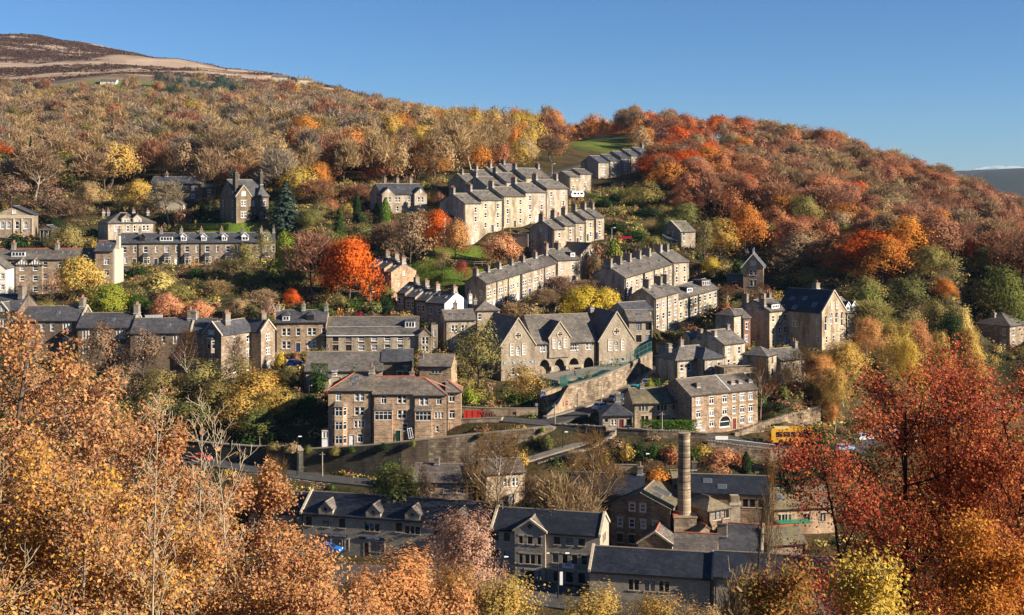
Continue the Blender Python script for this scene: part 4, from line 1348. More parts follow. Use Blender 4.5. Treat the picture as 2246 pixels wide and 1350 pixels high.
B.chimney(b, Wd - .6, .45, 1.4, 1.2, 1.0, 3)
B.chimney(b, .3, .8, -.4, 1.0, .9, 1, mat='render')
W1 = Wd
B = bld('terraced_house', 'house with a square two-storey bay and green door in the red-ridged terrace', 'terraced house', 817.5, 864.5, 240, 1, 9.4, GT, tt)
Wd = B.xpx(906.5)
H = 9.4
wins = [('f', .27 * Wd, H - 1.15, 1.05, 1.6, 'c', 'w')] + [('f', .72 * Wd, H - dz, 1.75, 1.65, 'p', 'w') for dz in (1.05, 4.0)] + [('f', .31 * Wd, H - 6.9, 1.1, 1.4, 'c', 'w'), ('f', .8 * Wd, H - 6.5, 1.05, 1.4, 's', 'w')]
b = B.block((0, 0, 0), Wd, 9, H, 'gable', 30, wins, [(.62 * Wd, .95, 2.2, 'g', 'f')], 'brown', 'slate', ridge='red_tile', eave=.3)
B.bay(b, .27 * Wd, 3.6, .8, 0, 6.5, [(5.3, 1.65)], 'brown', 'slate', False, roof_h=1.0, found=1)
B.chimney(b, Wd - .6, .6, .9, 1.0, .9, 3)
B = bld('terraced_house', 'third house of the red-ridged terrace, with a white door and square bay', 'terraced house', 906.5, 867, 240, 1, 8.6, GT, tt)
Wd = B.xpx(978)
H = 8.6
wins = [('f', .32 * Wd, H - 1.15, 1.75, 1.65, 'p', 'w'), ('f', .79 * Wd, H - 1.1, 1.0, 1.6, 'c', 'w'), ('f', .78 * Wd, H - 3.95, 1.7, 1.2, 't', 'w'), ('f', .27 * Wd, H - 7.0, 1.1, 1.5, 'c', 'w'), ('f', .73 * Wd, H - 6.6, .6, 1.2, 's', 'w')]
b = B.block((0, 0, 0), Wd, 9, H, 'hip', 30, wins, [(.5 * Wd, .9, 2.1, 'w', 'f')], 'brown', 'slate', ridge='red_tile', hipends='r', eave=.3)
B.bay(b, .31 * Wd, 3.3, .7, 0, 5.6, [(4.6, 1.65)], 'brown', 'slate', False, roof_h=1.0, found=1)
B = bld('terraced_house', 'narrow set-back house at the right end of the red-ridged terrace', 'terraced house', 978, 860, 242.5, 1, 8.2, GT, tt)
Wd = B.xpx(1011)
H = 8.2
b = B.block((0, 0, 0), Wd, 6, H, 'hip', 30, [('f', .4 * Wd, H - dz, 1.2, 1.7, 'c', 'w') for dz in (1.15, 4.4)], [(.14 * Wd, .85, 2.1, 'w', 'f')], 'brown', 'slate', ridge='red_tile', hipends='r', eave=.3)
B = bld('porch', 'white glazed porch at the left flank of the red-ridged terrace', 'porch', 706, 944, 239.5, 1, 2.8)
B.block((0, 0, 0), 1.3, 2, 2.8, 'flat', 10, [('f', .65, 1.9, 1.0, 1.2, 'p', 'w')], [], 'white', 'slate_dark', found=.5)
mb = MB()                                                    # leaning spare door frame
mb.box((-.45, -.05, 0), (-.36, 0, 2), M['white']); mb.box((.36, -.05, 0), (.45, 0, 2), M['white']); mb.box((-.36, -.05, 1.9), (.36, 0, 2), M['white']); mb.box((-.36, -.05, 0), (.36, 0, .1), M['white']); mb.box((-.05, -.05, .1), (.05, 0, 1.9), M['white']); mb.box((-.36, -.03, .1), (.36, -.02, 1.9), M['pane'])
p = P(902, 962, 238.6)
o = mb.build('spare_door', None, p)
o.rotation_euler = (R(-14), R(-12), 0)
tag(o, 'white glazed door leaning against the front of the terrace', 'door')

# ---------------------------------------------------------------- cottages and block by the junction
def px6(c): return 1300 + c / 3.374
B = bld('corner_cottage', 'low corner cottage with a dark hipped roof and red door at the junction', 'cottage', 1322, 911, 238, 4, 2.9)
Wd = B.xpx(1388)
b = B.block((0, 0, 0), Wd, 5.5, 2.9, 'hip', 32, [('f', .12 * Wd, 1.9, .6, .7, 's', 'd'), ('f', .36 * Wd, 1.5, 1.1, 1.1, 'p', 'w'), ('f', .86 * Wd, 1.5, .9, 1.2, 's', 'd')], [(.62 * Wd, .9, 2.0, 'r', 'f')], 'buff', 'slate_dark')
B.chimney(b, .62 * Wd, .8, 1.5, 1.0, .9, 0)
GK = 'weavers cottages'
B = bld('cottage', 'two-storey weaver cottage with mullioned windows and stone-slate roof', 'cottage', 1388, 884.5, 242, 7, 5.2, tone=(1.0, .93, .83))
Wd = B.xpx(1470)
H = 5.2
b = B.block((0, 0, 0), Wd, 8, H, 'gable', 29, [('f', B.xpx(px6(c)), H - 1.05, 1.9, 1.05, 't', 'd') for c in (372, 512)] + [('f', B.xpx(px6(c)), H - 3.2, w, 1.3, 'p', 'd') for c, w in ((385, 1.4), (500, 1.5), (553, .9))], [], 'buff', 'slate_moss')
B.chimney(b, B.xpx(1418), .5, .9, 1.0, .9, 1)
B = bld('cottage', 'narrow cottage with a dark door between the weaver cottage and tall block', 'cottage', 1470, 881.5, 243.5, 7, 5.2, tone=(1.0, .93, .83))
Wd = B.xpx(1513.5)
b = B.block((0, 0, 0), Wd, 7, H, 'gable', 27, [('f', .36 * Wd, H - 1.05, 1.8, 1.05, 't', 'd'), ('f', .6 * Wd, H - 3.3, 1.8, 1.2, 'p', 'd')], [(.17 * Wd, .85, 2.0, 'r', 'f')], 'buff', 'slate_dark')
B = bld('corner_block', 'three-storey block with an arched shop window and row of chimneys', 'building', 1513.5, 868, 240, 30, 7.6, tone=(1.1, .97, .85))
Wd = B.xpx(1662)
H = 7.6
cx = [B.xpx(px6(c)) for c in (783, 880, 978, 1047, 1107, 1170)]
wins = [('f', x, H - dz, 1.25 if k != 3 else .9, 1.5, 'c', 'w') for k, x in enumerate(cx) for dz in (1.35, 3.75)]
wins += [('f', cx[0], 1.7, 1.8, 1.2, 'p', 'w'), ('f', cx[1], 1.7, 1.2, 1.3, 'c', 'w'), ('f', cx[2], 1.75, 2.7, 2.2, 'r', 'w'), ('f', cx[4], 1.8, 1.2, 1.5, 'c', 'w'), ('f', cx[5], 1.8, 1.2, 1.5, 'c', 'w')]
b = B.block((0, 0, 0), Wd, 9, H, 'gable', 29, wins, [(cx[3], .9, 2.1, 'r', 'f')], 'brown', 'slate', eave=.3)
for c in (820, 1075, 1130, 1205):
    B.chimney(b, B.xpx(px6(c)), .22, -.9 if c > 900 else -.6, .9, .8, 0)
mb = MB()
mb.box((0, -.02, 0), (.3, .04, 5.4), M['lead'])
o = mb.build('roof_flashing', B.root, (Wd * .58, 0.05, H + .22))
o.rotation_euler = (R(29 - 90), 0, 0)
o.location = (Wd * .58, 0, H + .16)

# ---------------------------------------------------------------- middle right cluster
B = bld('house', 'stone house with a hipped wing and porch roof beside the lane', 'house', 1482, 790, 262, 28, 7.2)
Wd = B.xpx(1531)
H = 7.2
b = B.block((0, 0, 0), Wd + 3, 7.5, H, 'hip', 30, [('f', f * Wd, H - dz, .95, 1.6, 's', 'w') for f in (.27, .6) for dz in (1.75, 4.4)], [], 'buff', 'slate', hipends='l')
B.block((Wd - .6, -2.6, 0), 5.6, 9.5, H + .3, 'hip', 30, [('f', f * 5.6, H - dz, .95, 1.6, 's', 'w') for f in (.3, .75) for dz in (1.5, 4.4)] + [('l', 1.3, H - 1.4, .95, 1.6, 's', 'w')], [], 'buff', 'slate_dark')
B.block((Wd - 3.2, -2.7, 0), 3.6, 2.6, 2.8, 'hip', 30, [('f', 1.0, 1.5, .9, 1.1, 's', 'd'), ('f', 2.5, 1.5, .9, 1.1, 's', 'd')], [], 'buff', 'slate')
B.chimney(b, .3, .4, .9, 1.3, .8, 0)
B.chimney(b, Wd * .75, .55, 1.4, .9, .8, 1)
B = bld('house', 'sunlit house with a plain shaded gable in the middle of the cluster', 'house', 1586, 755.5, 275, 40, 6.6)
Wd = B.xpx(1634)
H = 6.6
b = B.block((0, 0, 0), Wd, 9.4, H, 'gable', 28, [('f', f * Wd, H - dz, 1.0, 1.7, 's', 'w') for f in (.26, .74) for dz in (1.75, 4.3)], [(.5 * Wd, .9, 2.1, 'd', 'f')], 'buff', 'slate')
for x, yf in ((.3, .3), (.4, .75), (Wd - .6, .5)):
    B.chimney(b, x, yf, 1.0 if yf == .5 else .2, 1.0, .8, 0)
B = bld('low_building', 'long low dark-roofed building behind the sunlit house', 'outbuilding', 1513, 741, 290, 8, 3.5)
Wd = B.xpx(1590)
B.block((0, 0, 0), Wd, 6, 3.5, 'gable', 18, [], [], 'grey', 'slate_dark')
B = bld('tower_house', 'narrow tower-like house with a pyramid slate roof', 'house', 1610, 692, 284, 52, 7)
Wd = B.xpx(1624)
b = B.block((0, 0, 0), Wd + .6, 4.6, 7, 'hip', 32, [('f', Wd * .6, 5.2, .8, 1.1, 's', 'w'), ('f', Wd * .6, 2.4, .8, 1.3, 's', 'w')], [], 'buff', 'slate')
B = bld('brick_house', 'narrow red-brick house wedged behind the pyramid-roofed one', 'house', 1628, 697, 288, 30, 7)
Wd = B.xpx(1646)
B.block((0, 0, 0), Wd, 6, 7, 'gable', 28, [('f', .55 * Wd, 5.0, .8, 1.6, 's', 'w'), ('f', .5 * Wd, 2.0, .9, 1.6, 's', 'w')], [], 'brickred', 'slate')
B = bld('house', 'three-storey house with a white box dormer and blank shaded side', 'house', 1688, 683, 290, 42, 8.6)
Wd = B.xpx(1729)
H = 8.6
b = B.block((0, 0, 0), Wd, 9.2, H, 'gable', 26, [('f', f * Wd, H - dz, .95, 1.6, 's', 'w') for f in (.2, .55, .84) for dz in (1.9, 4.8)] + [('f', .2 * Wd, H - 7.6, .95, 1.5, 's', 'w'), ('f', .55 * Wd, H - 7.6, .95, 1.5, 's', 'w')], [(.84 * Wd, .9, 2.1, 'l', 'f')], 'buff', 'slate', tone=(1, .98, .93))
B.dormer(b, .42 * Wd, 3.0, 1.1, .12, 'box')
for x, yf in ((.4, .25), (.4, .8), (Wd * .55, .55), (Wd - .5, .6)):
    B.chimney(b, x, yf, 1.3 if yf > .5 else .4, 1.5, .8, 2)
B = bld('hall', 'big dark-roofed hall with tall round-headed windows in a sunlit gable', 'hall', 1803, 686, 287, 42, 9.5, tone=(1.05, 1, .93))
Wd = B.xpx(1855)
H = 9.5
b = B.block((0, 0, 0), Wd, 12.6, H, 'gablef', 44, [('f', f * Wd, H - dz, .95, h, 'r', 'w') for f, dz, h in ((.16, 2.6, 3.6), (.38, 1.6, 2.6), (.6, 1.6, 2.6), (.84, 2.0, 3.4))] + [('f', f * Wd, H + 1.4, .8, 1.5, 'r', 'w') for f in (.4, .62)] + [('f', f * Wd, H - 6.4, .8, 1.6, 's', 'w') for f in (.2, .5, .8)] +
            [('l', 5, H - 3.2, 1.3, 1.3, 'p', 'w'), ('l', 11.5, H - 6.4, .7, 1.4, 's', 'w'), ('l', 3.4, H - 7.4, .7, 1.4, 's', 'w'), ('l', 11.3, H - 2.2, .7, .9, 's', 'w')], [], 'buff', 'slate_new', coping=True)
for (yy, ff, ww) in ((10, .5, .9), (6.5, .55, 1.0), (3, .3, 1.3), (11.5, .12, .9), (8, .12, 1.0)):      # roof windows on the shaded slope
    mb = MB()
    a_ = math.atan(b['tp'])
    mb.box((-ww / 2, -.55, 0), (ww / 2, .55, .1), M['steel'])
    mb.box((-ww / 2 + .08, -.47, .1), (ww / 2 - .08, .47, .12), M['skyglass'])
    o = mb.build('skylight', B.root, (Wd / 2 * ff, yy, H + Wd / 2 * ff * b['tp'] + .15))
    o.rotation_euler = (0, -a_, 0)
B.chimney(b, Wd * .7, .5, 1.4, 1.2, 1.5, 3)
W2 = B.xpx(1881) - Wd
b2 = B.block((Wd, 0, 0), W2, 9, H - .6, 'gable', 34, [('f', f * W2, z, .8, 1.7, 's', 'w') for f in (.25, .75) for z in (7.2, 4.6, 2.0)], [], 'buff', 'slate')
for f in (.25, .75):
    B.dormer(b2, f * W2, 1.7, 1.3, .05, 'gable')
B = bld('house', 'square hip-roofed house with an orange door behind bare branches', 'house', 1682, 781, 262, 56, 7.6)
Wd = B.xpx(1703)
b = B.block((0, 0, 0), Wd, 5.6, 7.6, 'hip', 30, [('f', Wd * .55, z, .9, 1.6, 's', 'd') for z in (6.4, 3.8)], [(Wd * .6, .9, 2.1, 'o', 'f')], 'buff', 'slate')
B = bld('house', 'lit house half hidden by bare trees below the hall', 'house', 1712, 790, 268, 32, 6.5)
Wd = B.xpx(1770)
b = B.block((0, 0, 0), Wd, 7, 6.5, 'gable', 28, [('f', f * Wd, z, .9, 1.6, 's', 'w') for f in (.2, .5, .8) for z in (4.8, 2)], [], 'buff', 'slate')
B.chimney(b, Wd - .4, .5, 1.3, 1.5, .8, 2)
B = bld('ruined_shed', 'roofless stone outbuilding with a teal door in front of the cluster', 'outbuilding', 1588, 808, 258, 14, 4.2)
Wd = B.xpx(1660)
B.block((0, 0, 0), Wd, 5, 4.2, 'flat', 10, [('f', f * Wd, 2.2, .9, 1.5, 's', 'd') for f in (.55, .72, .88)], [(.12 * Wd, .9, 2.0, 'y', 'f')], 'rubble', 'slate_moss', tone=(1.3, 1.25, 1.15))
B = bld('house', 'square dark-roofed house at the far right edge', 'house', 2215, 715, 318, 42, 6.4)
Wd = 10
b = B.block((0, 0, 0), Wd, 9, 6.4, 'hip', 30, [('f', 2, z, 1.0, 1.7, 's', 'w') for z in (4.6, 1.7)] + [('l', 7.5, z, .9, 1.6, 'c', 'w') for z in (4.6, 1.7)], [], 'brown', 'slate')
B.chimney(b, .1, .5, .4, 1.1, .8, 2)
B.chimney(b, 8, .5, .9, 1.1, .8, 2)

# ---------------------------------------------------------------- valley floor
def px8(c): return 1180 + c / 3.0
def px7(c): return 540 + c / 3.2086
B = bld('shop_row', 'long two-storey stone shop row with blue fascias and gabled wall dormers', 'shop row', 661, 1125.5, 212, -14, 6.6)
Wd = B.xpx(1085)
H = 6.6
wins = [('f', B.xpx(px7(c)), H - 1.3, 1.1, 1.6, 's', 'd') for c in (440, 560, 675, 1075, 1340, 1450, 1560, 1650)] + [('f', B.xpx(px7(c)), H - 1.45, 2.6, 1.65, 't', 'd') for c in (885, 1170)]
hol = []
b = B.block((0, 0, 0), Wd, 9, H, 'gable', 30, wins, [(B.xpx(px7(c)), .95, 2.2, 'r', 'f') for c in (575, 850, 1130)], 'new', 'slate_new', coping=True, eave=.3, dressed='dressed')
for c, wv in ((645, 2.4), (700, 1.0), (920, 2.6), (1200, 2.6), (1420, 2.4)):
    B.window((0, 0, 0), 'f', B.xpx(px7(c)), 1.75, wv, 1.7, 'q' if wv > 2 else 's', 'd', Wd, 9, 0, True)
for c in (560, 895, 1170, 1500):
    xg = B.xpx(px7(c))
    gb_ = B.block((xg - 1.3, -.12, H - 1.0), 2.6, 3.2, 1.9, 'gablef', 42, [], [], 'new', 'slate', found=0, foot=False, coping=False, eave=.15, gutter=False)
    mb = MB()
    for k in range(12):
        a0 = 2 * math.pi * k / 12
    mb.cyl((xg, -.16, H + .95), (xg, -.05, H + .95), .28, .28, M['pane'], 12)
    mb.build('round_vent', B.root)
def letter(cu, parent, loc):
    t = bpy.data.objects.new('lettering', cu)
    COL.objects.link(t)
    bpy.context.view_layer.update()
    me = bpy.data.meshes.new_from_object(t.evaluated_get(bpy.context.evaluated_depsgraph_get()))
    bpy.data.objects.remove(t)
    o = link('lettering', me, parent, loc)
    o.rotation_euler = (R(90), 0, 0)
def sign(B, x, z, w, h, text, size, bg, fg, y=-.16, nm='shop_sign'):
    mb = MB()
    mb.box((-w / 2, y, -h / 2), (w / 2, y + .12, h / 2), bg)
    o = mb.build(nm, B.root if isinstance(B, Bld) else B, (x, 0, z))
    cu = bpy.data.curves.new('lettering', 'FONT')
    cu.body = text
    cu.size = size
    cu.align_x = 'CENTER'
    cu.align_y = 'CENTER'
    cu.extrude = .02
    cu.materials.append(fg)
    letter(cu, o, (0, y - .03, 0))
    return o
navy = colmat('navy_board', (.012, .018, .07))
goldl = colmat('pale_lettering', (.42, .44, .52))
x0 = (B.xpx(px7(525)) + B.xpx(px7(712))) / 2
sign(B, x0, 3.15, 4.8, .5, 'DUFFY FOWLER GABB', .44, navy, goldl)
x0 = (B.xpx(px7(795)) + B.xpx(px7(985))) / 2
sign(B, x0, 3.1, 4.8, .45, 'SOLICITORS', .42, navy, goldl)
B = bld('shop_row', 'dark-roofed left half of the shop row, mostly behind orange leaves', 'shop row', 545, 1121, 216, -14, 6.6)
Wd = B.xpx(660)
b = B.block((0, 0.2, 0), Wd, 9, 6.6, 'gable', 30, [('f', B.xpx(px7(c)), 5.2, 1.1, 1.6, 'p', 'd') for c in (330, 120)], [], 'new', 'slate_new', eave=.3)

B = bld('office_block', 'three-storey modern stone block with a central gabled bay', 'building', 1078, 1160, 200, -14, 8.6)
Wd = B.xpx(1316)
H = 8.6
wins = []
for c in (1755, 1835):
    wins += [('f', B.xpx(px7(c)), H - dz, 1.0, 1.35, 's', 'd') for dz in (1.15, 4.0, 6.9)]
for c in (125, 207, 288):
    wins.append(('f', B.xpx(px8(c)), H - 1.2, 1.0, 1.2, 's', 'd'))
    wins.append(('f', B.xpx(px8(c)), H - 6.9, 1.1, 1.6, 's', 'd'))
for c in (113, 177, 240, 305):
    wins.append(('f', B.xpx(px8(c)), H - 4.0, .85, 1.45, 's', 'd'))
wins += [('r', u, H - 1.2, .5, 1.4, 'f', 'd') for u in (2.8, 3.6, 4.4, 5.2)] + [('r', 4, H - 4.2, 1.2, 1.4, 's', 'd')]
b = B.block((0, 0, 0), Wd, 8.4, H, 'gable', 30, wins, [], 'new', 'slate_new', coping=True, eave=.3)
xa, xb = B.xpx(px7(1890), -.5), B.xpx(px7(2105), -.5)
wv = xb - xa
B.block((xa, -.5, 0), wv, 5.5, H + .1, 'gablef', 34, [('f', f * wv, H - 1.3, .6 if f != .5 else .8, 1.2, 'f', 'd') for f in (.2, .5, .8)] + [('f', f * wv, H - 4.3, .55, 1.6, 'f', 'd') for f in (.2, .8)] + [('f', .5 * wv, H - 4.3, 1.6, 1.5, 'p', 'd'), ('f', .82 * wv, 1.8, .5, 1.4, 'f', 'd')], [(.5 * wv, 1.5, 2.4, 'd', 'f')], 'new', 'slate', eave=.2, coping=True)
mb = MB()
mb.cyl(((xa + xb) / 2, -.6, H + .9), ((xa + xb) / 2, -.4, H + .9), .38, .38, M['pane'], 14)
mb.build('round_vent', B.root)
mb = MB()
mb.box((0, -.12, 2.75), (xa - .3, 0, 2.95), M['dressed']); mb.box((xb + .3, -.12, 2.75), (Wd, 0, 2.95), M['dressed'])
mb.build('string_course', B.root)
mb = MB()
mb.box((-.95, -.12, -.38), (.95, -.06, .38), M['white'])
mb.box((-.5, -.14, .08), (.5, -.12, .26), colmat('red_letters', (.45, .03, .03)))
mb.build('banner', B.root, (B.xpx(px8(200)), 0, 3.5))

B = bld('long_shed', 'long single-storey building with a glossy dark slate roof and raised copings', 'building', 1293, 1252, 187, -12, 4.6)
Wd = B.xpx(1563)
b = B.block((0, 0, 0), Wd, 8.6, 4.6, 'gable', 30, [('f', B.xpx(px8(c)), 2.9, 1.5, 1.6, 'p', 'd') for c in (630, 735, 830)], [], 'new', 'slate_new', coping=True, eave=.3)
W2 = B.xpx(1860) - Wd
B.block((Wd + .2, -.5, 0.5), W2, 8.6, 4.6, 'gable', 30, [('f', f * W2, 2.9, 1.5, 1.6, 'p', 'd') for f in (.3, .6)], [], 'new', 'slate_new', coping='r', eave=.3)

# mill and chimney
B = bld('mill', 'old stone mill with big roof lights in a mossy roof', 'mill', 1340, 1107, 214, -20, 10.5, tone=(.8, .76, .7))
Wd = B.xpx(1470)
H = 10.5
wins = [('f', B.xpx(px8(c)), H - .1, 1.0, 1.4, 's', 'w') for c in (620, 690)] + [('f', B.xpx(px8(c)), H - 2.9, 1.0, 1.5, 's', 'w') for c in (540, 617, 693, 770)] + [('f', B.xpx(px8(c)), H - 5.6, 1.0, 1.5, 's', 'd') for c in (540, 617, 693)]
b = B.block((0, 0, 0), Wd, 12.5, H, 'gablef', 24, wins, [], 'brown', 'slate_moss', eave=.3)
mb = MB()
a_ = math.atan(b['tp'])
for (yy, ww, ll) in ((6.5, 2.2, 3.2), (3.6, 1.6, 1.6)):
    mb = MB()
    mb.box((-ll / 2, -ww / 2, 0), (ll / 2, ww / 2, .12), M['steel'])
    n = 4
    for k in range(n):
        mb.box((-ll / 2 + .1, -ww / 2 + .1 + (ww - .2) * k / n, .12), (ll / 2 - .1, -ww / 2 + .02 + (ww - .2) * (k + 1) / n, .15), M['skyglass'])
    o = mb.build('skylight', B.root, (Wd * .72, yy, H + Wd * .28 * b['tp'] + .15))
    o.rotation_euler = (0, a_, 0)
mb = MB()
mb.box((-1.6, -.14, -.3), (1.6, -.04, .3), colmat('dark_board', (.03, .02, .02)))
o = mb.build('shop_sign', B.root, (B.xpx(px8(580)), 0, H - 7.0))
cu = bpy.data.curves.new('lettering', 'FONT'); cu.body = 'INNOV'; cu.size = .62; cu.align_x = 'CENTER'; cu.align_y = 'CENTER'; cu.extrude = .02
cu.materials.append(colmat('red_letters', (.45, .03, .03)))
letter(cu, o, (0, -.17, 0))

ck = empty('mill_chimney', (0, 0, 0))
tag(ck, 'tall tapering round stone mill chimney with iron bands', 'chimney')
pc = P(1500.5, 1175, 211)
ck.location = pc
mb = MB()
hc = zat(950, 211) - pc.z
mb.cyl((0, 0, 2.5), (0, 0, hc), 1.18, .98, M['rubble'], 24)
mb.cyl((0, 0, hc - .35), (0, 0, hc + .02), 1.08, 1.08, M['rubble'], 24)
mb.build('shaft', ck, color=(1.5, 1.4, 1.25))
mb = MB()
for yy in (978, 1002, 1025, 1055, 1072):
    z = zat(yy, 211) - pc.z
    rr = 1.18 + (.98 - 1.18) * (z - 2.5) / (hc - 2.5) + .03
    mb.cyl((0, 0, z - .06), (0, 0, z + .06), rr, rr, M['black'], 24)
mb.build('iron_bands', ck)
mb = MB()
mb.box((-1.9, -1.6, -4), (1.9, 1.6, 3.4), M['rubble'])
mb.box((-2.05, -1.75, 3.4), (2.05, 1.75, 3.7), M['dressed_dark'])
mb.box((-2.0, -1.7, 3.7), (-1.2, 1.7, 3.85), M['red_tile'])
mb.build('base', ck, color=(1.3, 1.2, 1.1))
FP.append((pc.x - 2, pc.y - 2, 0, 4, 4, pc.z - 4))

B = bld('mill_wing', 'mossy hip-roofed mill wing right of the chimney', 'mill', 1552, 1120, 209, 30, 5.5, tone=(.95, .85, .75))
Wd = B.xpx(1601)
B.block((0, 0, 0), Wd, 7, 5.5, 'hip', 30, [('f', f * Wd, 4.4, .7, 1.4, 's', 'd') for f in (.3, .5, .7, .88)], [], 'brown', 'slate_moss')
B = bld('mill_shed', 'long dark slate mill shed sloping away behind the chimney', 'mill', 1500, 1079, 217, -8, 6, tone=(.95, .85, .75))
Wd = B.xpx(1688)
b = B.block((0, 0, 0), Wd, 8.5, 6, 'gable', 27, [('f', f * Wd, 4.4, .9, 1.4, 's', 'd') for f in (.72, .8, .9)], [], 'brown', 'slate_new')
for f, q in ((.28, .6), (.45, .3)):
    B.skylight(b, f * Wd, q, 1.6, 1.2)
B = bld('mill_shed', 'small mossy-roofed building with a chimney behind the mill', 'building', 1478, 1062, 222, 4, 5)
Wd = B.xpx(1600)
b = B.block((0, 0, 0), Wd, 6, 5, 'hip', 30, [], [], 'grey', 'slate_moss', hipends='r')
B.chimney(b, B.xpx(1529), .5, 1.7, 1.3, .9, 2, mat='dark')
B = bld('workshop', 'pinkish sunlit workshop with a mossy roof partly behind the red tree', 'building', 1693, 1117, 216, 10, 4.6, tone=(1.2, 1, .85))
Wd = B.xpx(1832)
b = B.block((0, 0, 0), Wd, 9, 4.6, 'gable', 28, [('f', f * Wd, 2.8, 1.1, 1.5, 'p', 'd') for f in (.15, .25, .55, .8)], [], 'buff', 'slate_moss')
B.skylight(b, .2 * Wd, .5, 1.0, 1.6)
mb = MB()
mb.box((0, -2.2, 2.5), (6, 0, 2.62), colmat('green_canvas', (.03, .20, .11)))
o = mb.build('awning', B.root, (.5, 0, 0))
for (nm, xl, xr, ye, d, th, D, H, roof, rm, cop) in (
        ('gable-fronted shed with a red ridge left of the chimney base', 1400, 1474, 1192, 205, -14, 7, 4.5, 'gablef', 'slate', True),
        ('grey-roofed shed with a red ridge in front of the chimney base', 1478, 1572, 1208, 197, -12, 6, 4.0, 'gable', 'slate', False),
        ('steep dark-roofed hall with a sunlit end gable behind the shiny roof', 1578, 1672, 1203, 206, -14, 9, 4.5, 'gable', 'slate_dark', 'r'),
        ('low mossy-roofed shed below the pinkish workshop', 1684, 1768, 1196, 205, 14, 6, 4.0, 'gable', 'slate_moss', False),
        ('small gabled shed with a capped ventilator behind the chimney base', 1520, 1578, 1180, 207, 20, 6, 4.5, 'gablef', 'slate_moss', False)):
    B = bld('workshop_shed', nm, 'shed', xl, ye, d, th, H, 'sheds round the mill chimney', (.9, .85, .8))
    Wd = B.xpx(xr)
    b = B.block((0, 0, 0), Wd, D, H, roof, 34, [], [], 'brown', rm, coping=cop, ridge='red_tile')
    if xl == 1578:
        B.chimney(b, .3, .25, .6, 1.3, 1.6, 4, mat='buff')
    if xl == 1518:
        mb = MB()
        z0 = b['top'] - .2
        mb.box((-.7, -.7, -1.2), (.7, .7, .5), M['lead'])
        mb.cyl((0, 0, .5), (0, 0, 1.3), 1.1, .35, M['slate_dark'], 8)
        mb.cyl((0, 0, 1.3), (0, 0, 2.0), .3, .08, M['slate_dark'], 8)
        mb.build('ventilator', B.root, (Wd * .5, D / 2, z0))
    FP.pop()
B = bld('chimney_stack', 'square free-standing stone chimney stack right of the mill wing', 'chimney', 1600, 1092, 214, 0, 9)
mb = MB()
mb.box((-.0, -.9, -3), (1.7, .9, 7.9), M['buff'])
mb.box((-.15, -1.05, 7.9), (1.85, 1.05, 8.3), M['dressed'])
mb.box((.1, -.8, 8.3), (1.6, .8, 9.4), M['buff'])
mb.build('stack', B.root)
B = bld('house', 'dark-roofed building behind the bare tree left of the mill', 'building', 1252, 1080, 218, -8, 6)
Wd = B.xpx(1412)
b = B.block((0, 0, 0), Wd, 9, 6, 'gable', 29, [], [], 'dark', 'slate_new')
B.chimney(b, Wd - .8, .5, 1.4, 1.2, .9, 2)
B = bld('house', 'purple-slated low house below the retaining wall', 'house', 903, 1056, 223, -6, 3.2)
Wd = B.xpx(1036)
b = B.block((0, 0, 0), Wd, 8, 3.2, 'gable', 30, [('f', f * Wd, 1.8, 1.3, 1.2, 's', 'w') for f in (.32, .58, .8)], [], 'buff', 'slate', tone=(1.05, .9, .85))
B.chimney(b, Wd * .36, .5, 1.1, 1.1, .8, 0)
B = bld('house', 'pale stone house behind the big bare tree', 'house', 1062, 1040, 221, 16, 6.4)
Wd = B.xpx(1152)
b = B.block((0, 0, 0), Wd, 7, 6.4, 'gable', 26, [('f', f * Wd, 4.6, 1.2, 1.6, 'p', 'w') for f in (.55, .75)] + [('f', .65 * Wd, 1.6, 1.2, 1.7, 'c', 'd')], [], 'buff', 'slate', tone=(1.1, 1, .95))

# moor-top farms
B = bld('farmhouse', 'lone farmhouse on the moor skyline with chimneys', 'farmhouse', 652, 175, 1160, 25, 7)
Wd = 15
b = B.block((0, 0, 0), Wd, 8, 7, 'gable', 30, [('f', f * Wd, 4.5, 1.3, 1.6, 'c', 'w') for f in (.2, .45, .7, .9)], [], 'buff', 'slate')
for f in (.2, .6, .8):
    B.chimney(b, f * Wd, .5, 1.8, 2, 1, 2)
B = bld('barn', 'pale field barn on the moor skyline left of the farmhouse', 'barn', 597, 169, 1190, 15, 6)
B.block((0, 0, 0), 15, 9, 6, 'gable', 30, [], [], 'new', 'slate')
B = bld('bungalow', 'long white bungalow at the top edge of the wood', 'bungalow', 219, 178, 1000, 5, 3.4)
B.block((0, 0, 0), 13, 8, 3.4, 'gable', 24, [('f', f * 13, 1.9, 1.6, 1.3, 'p', 'w') for f in (.15, .4, .65, .88)], [], 'render', 'slate')
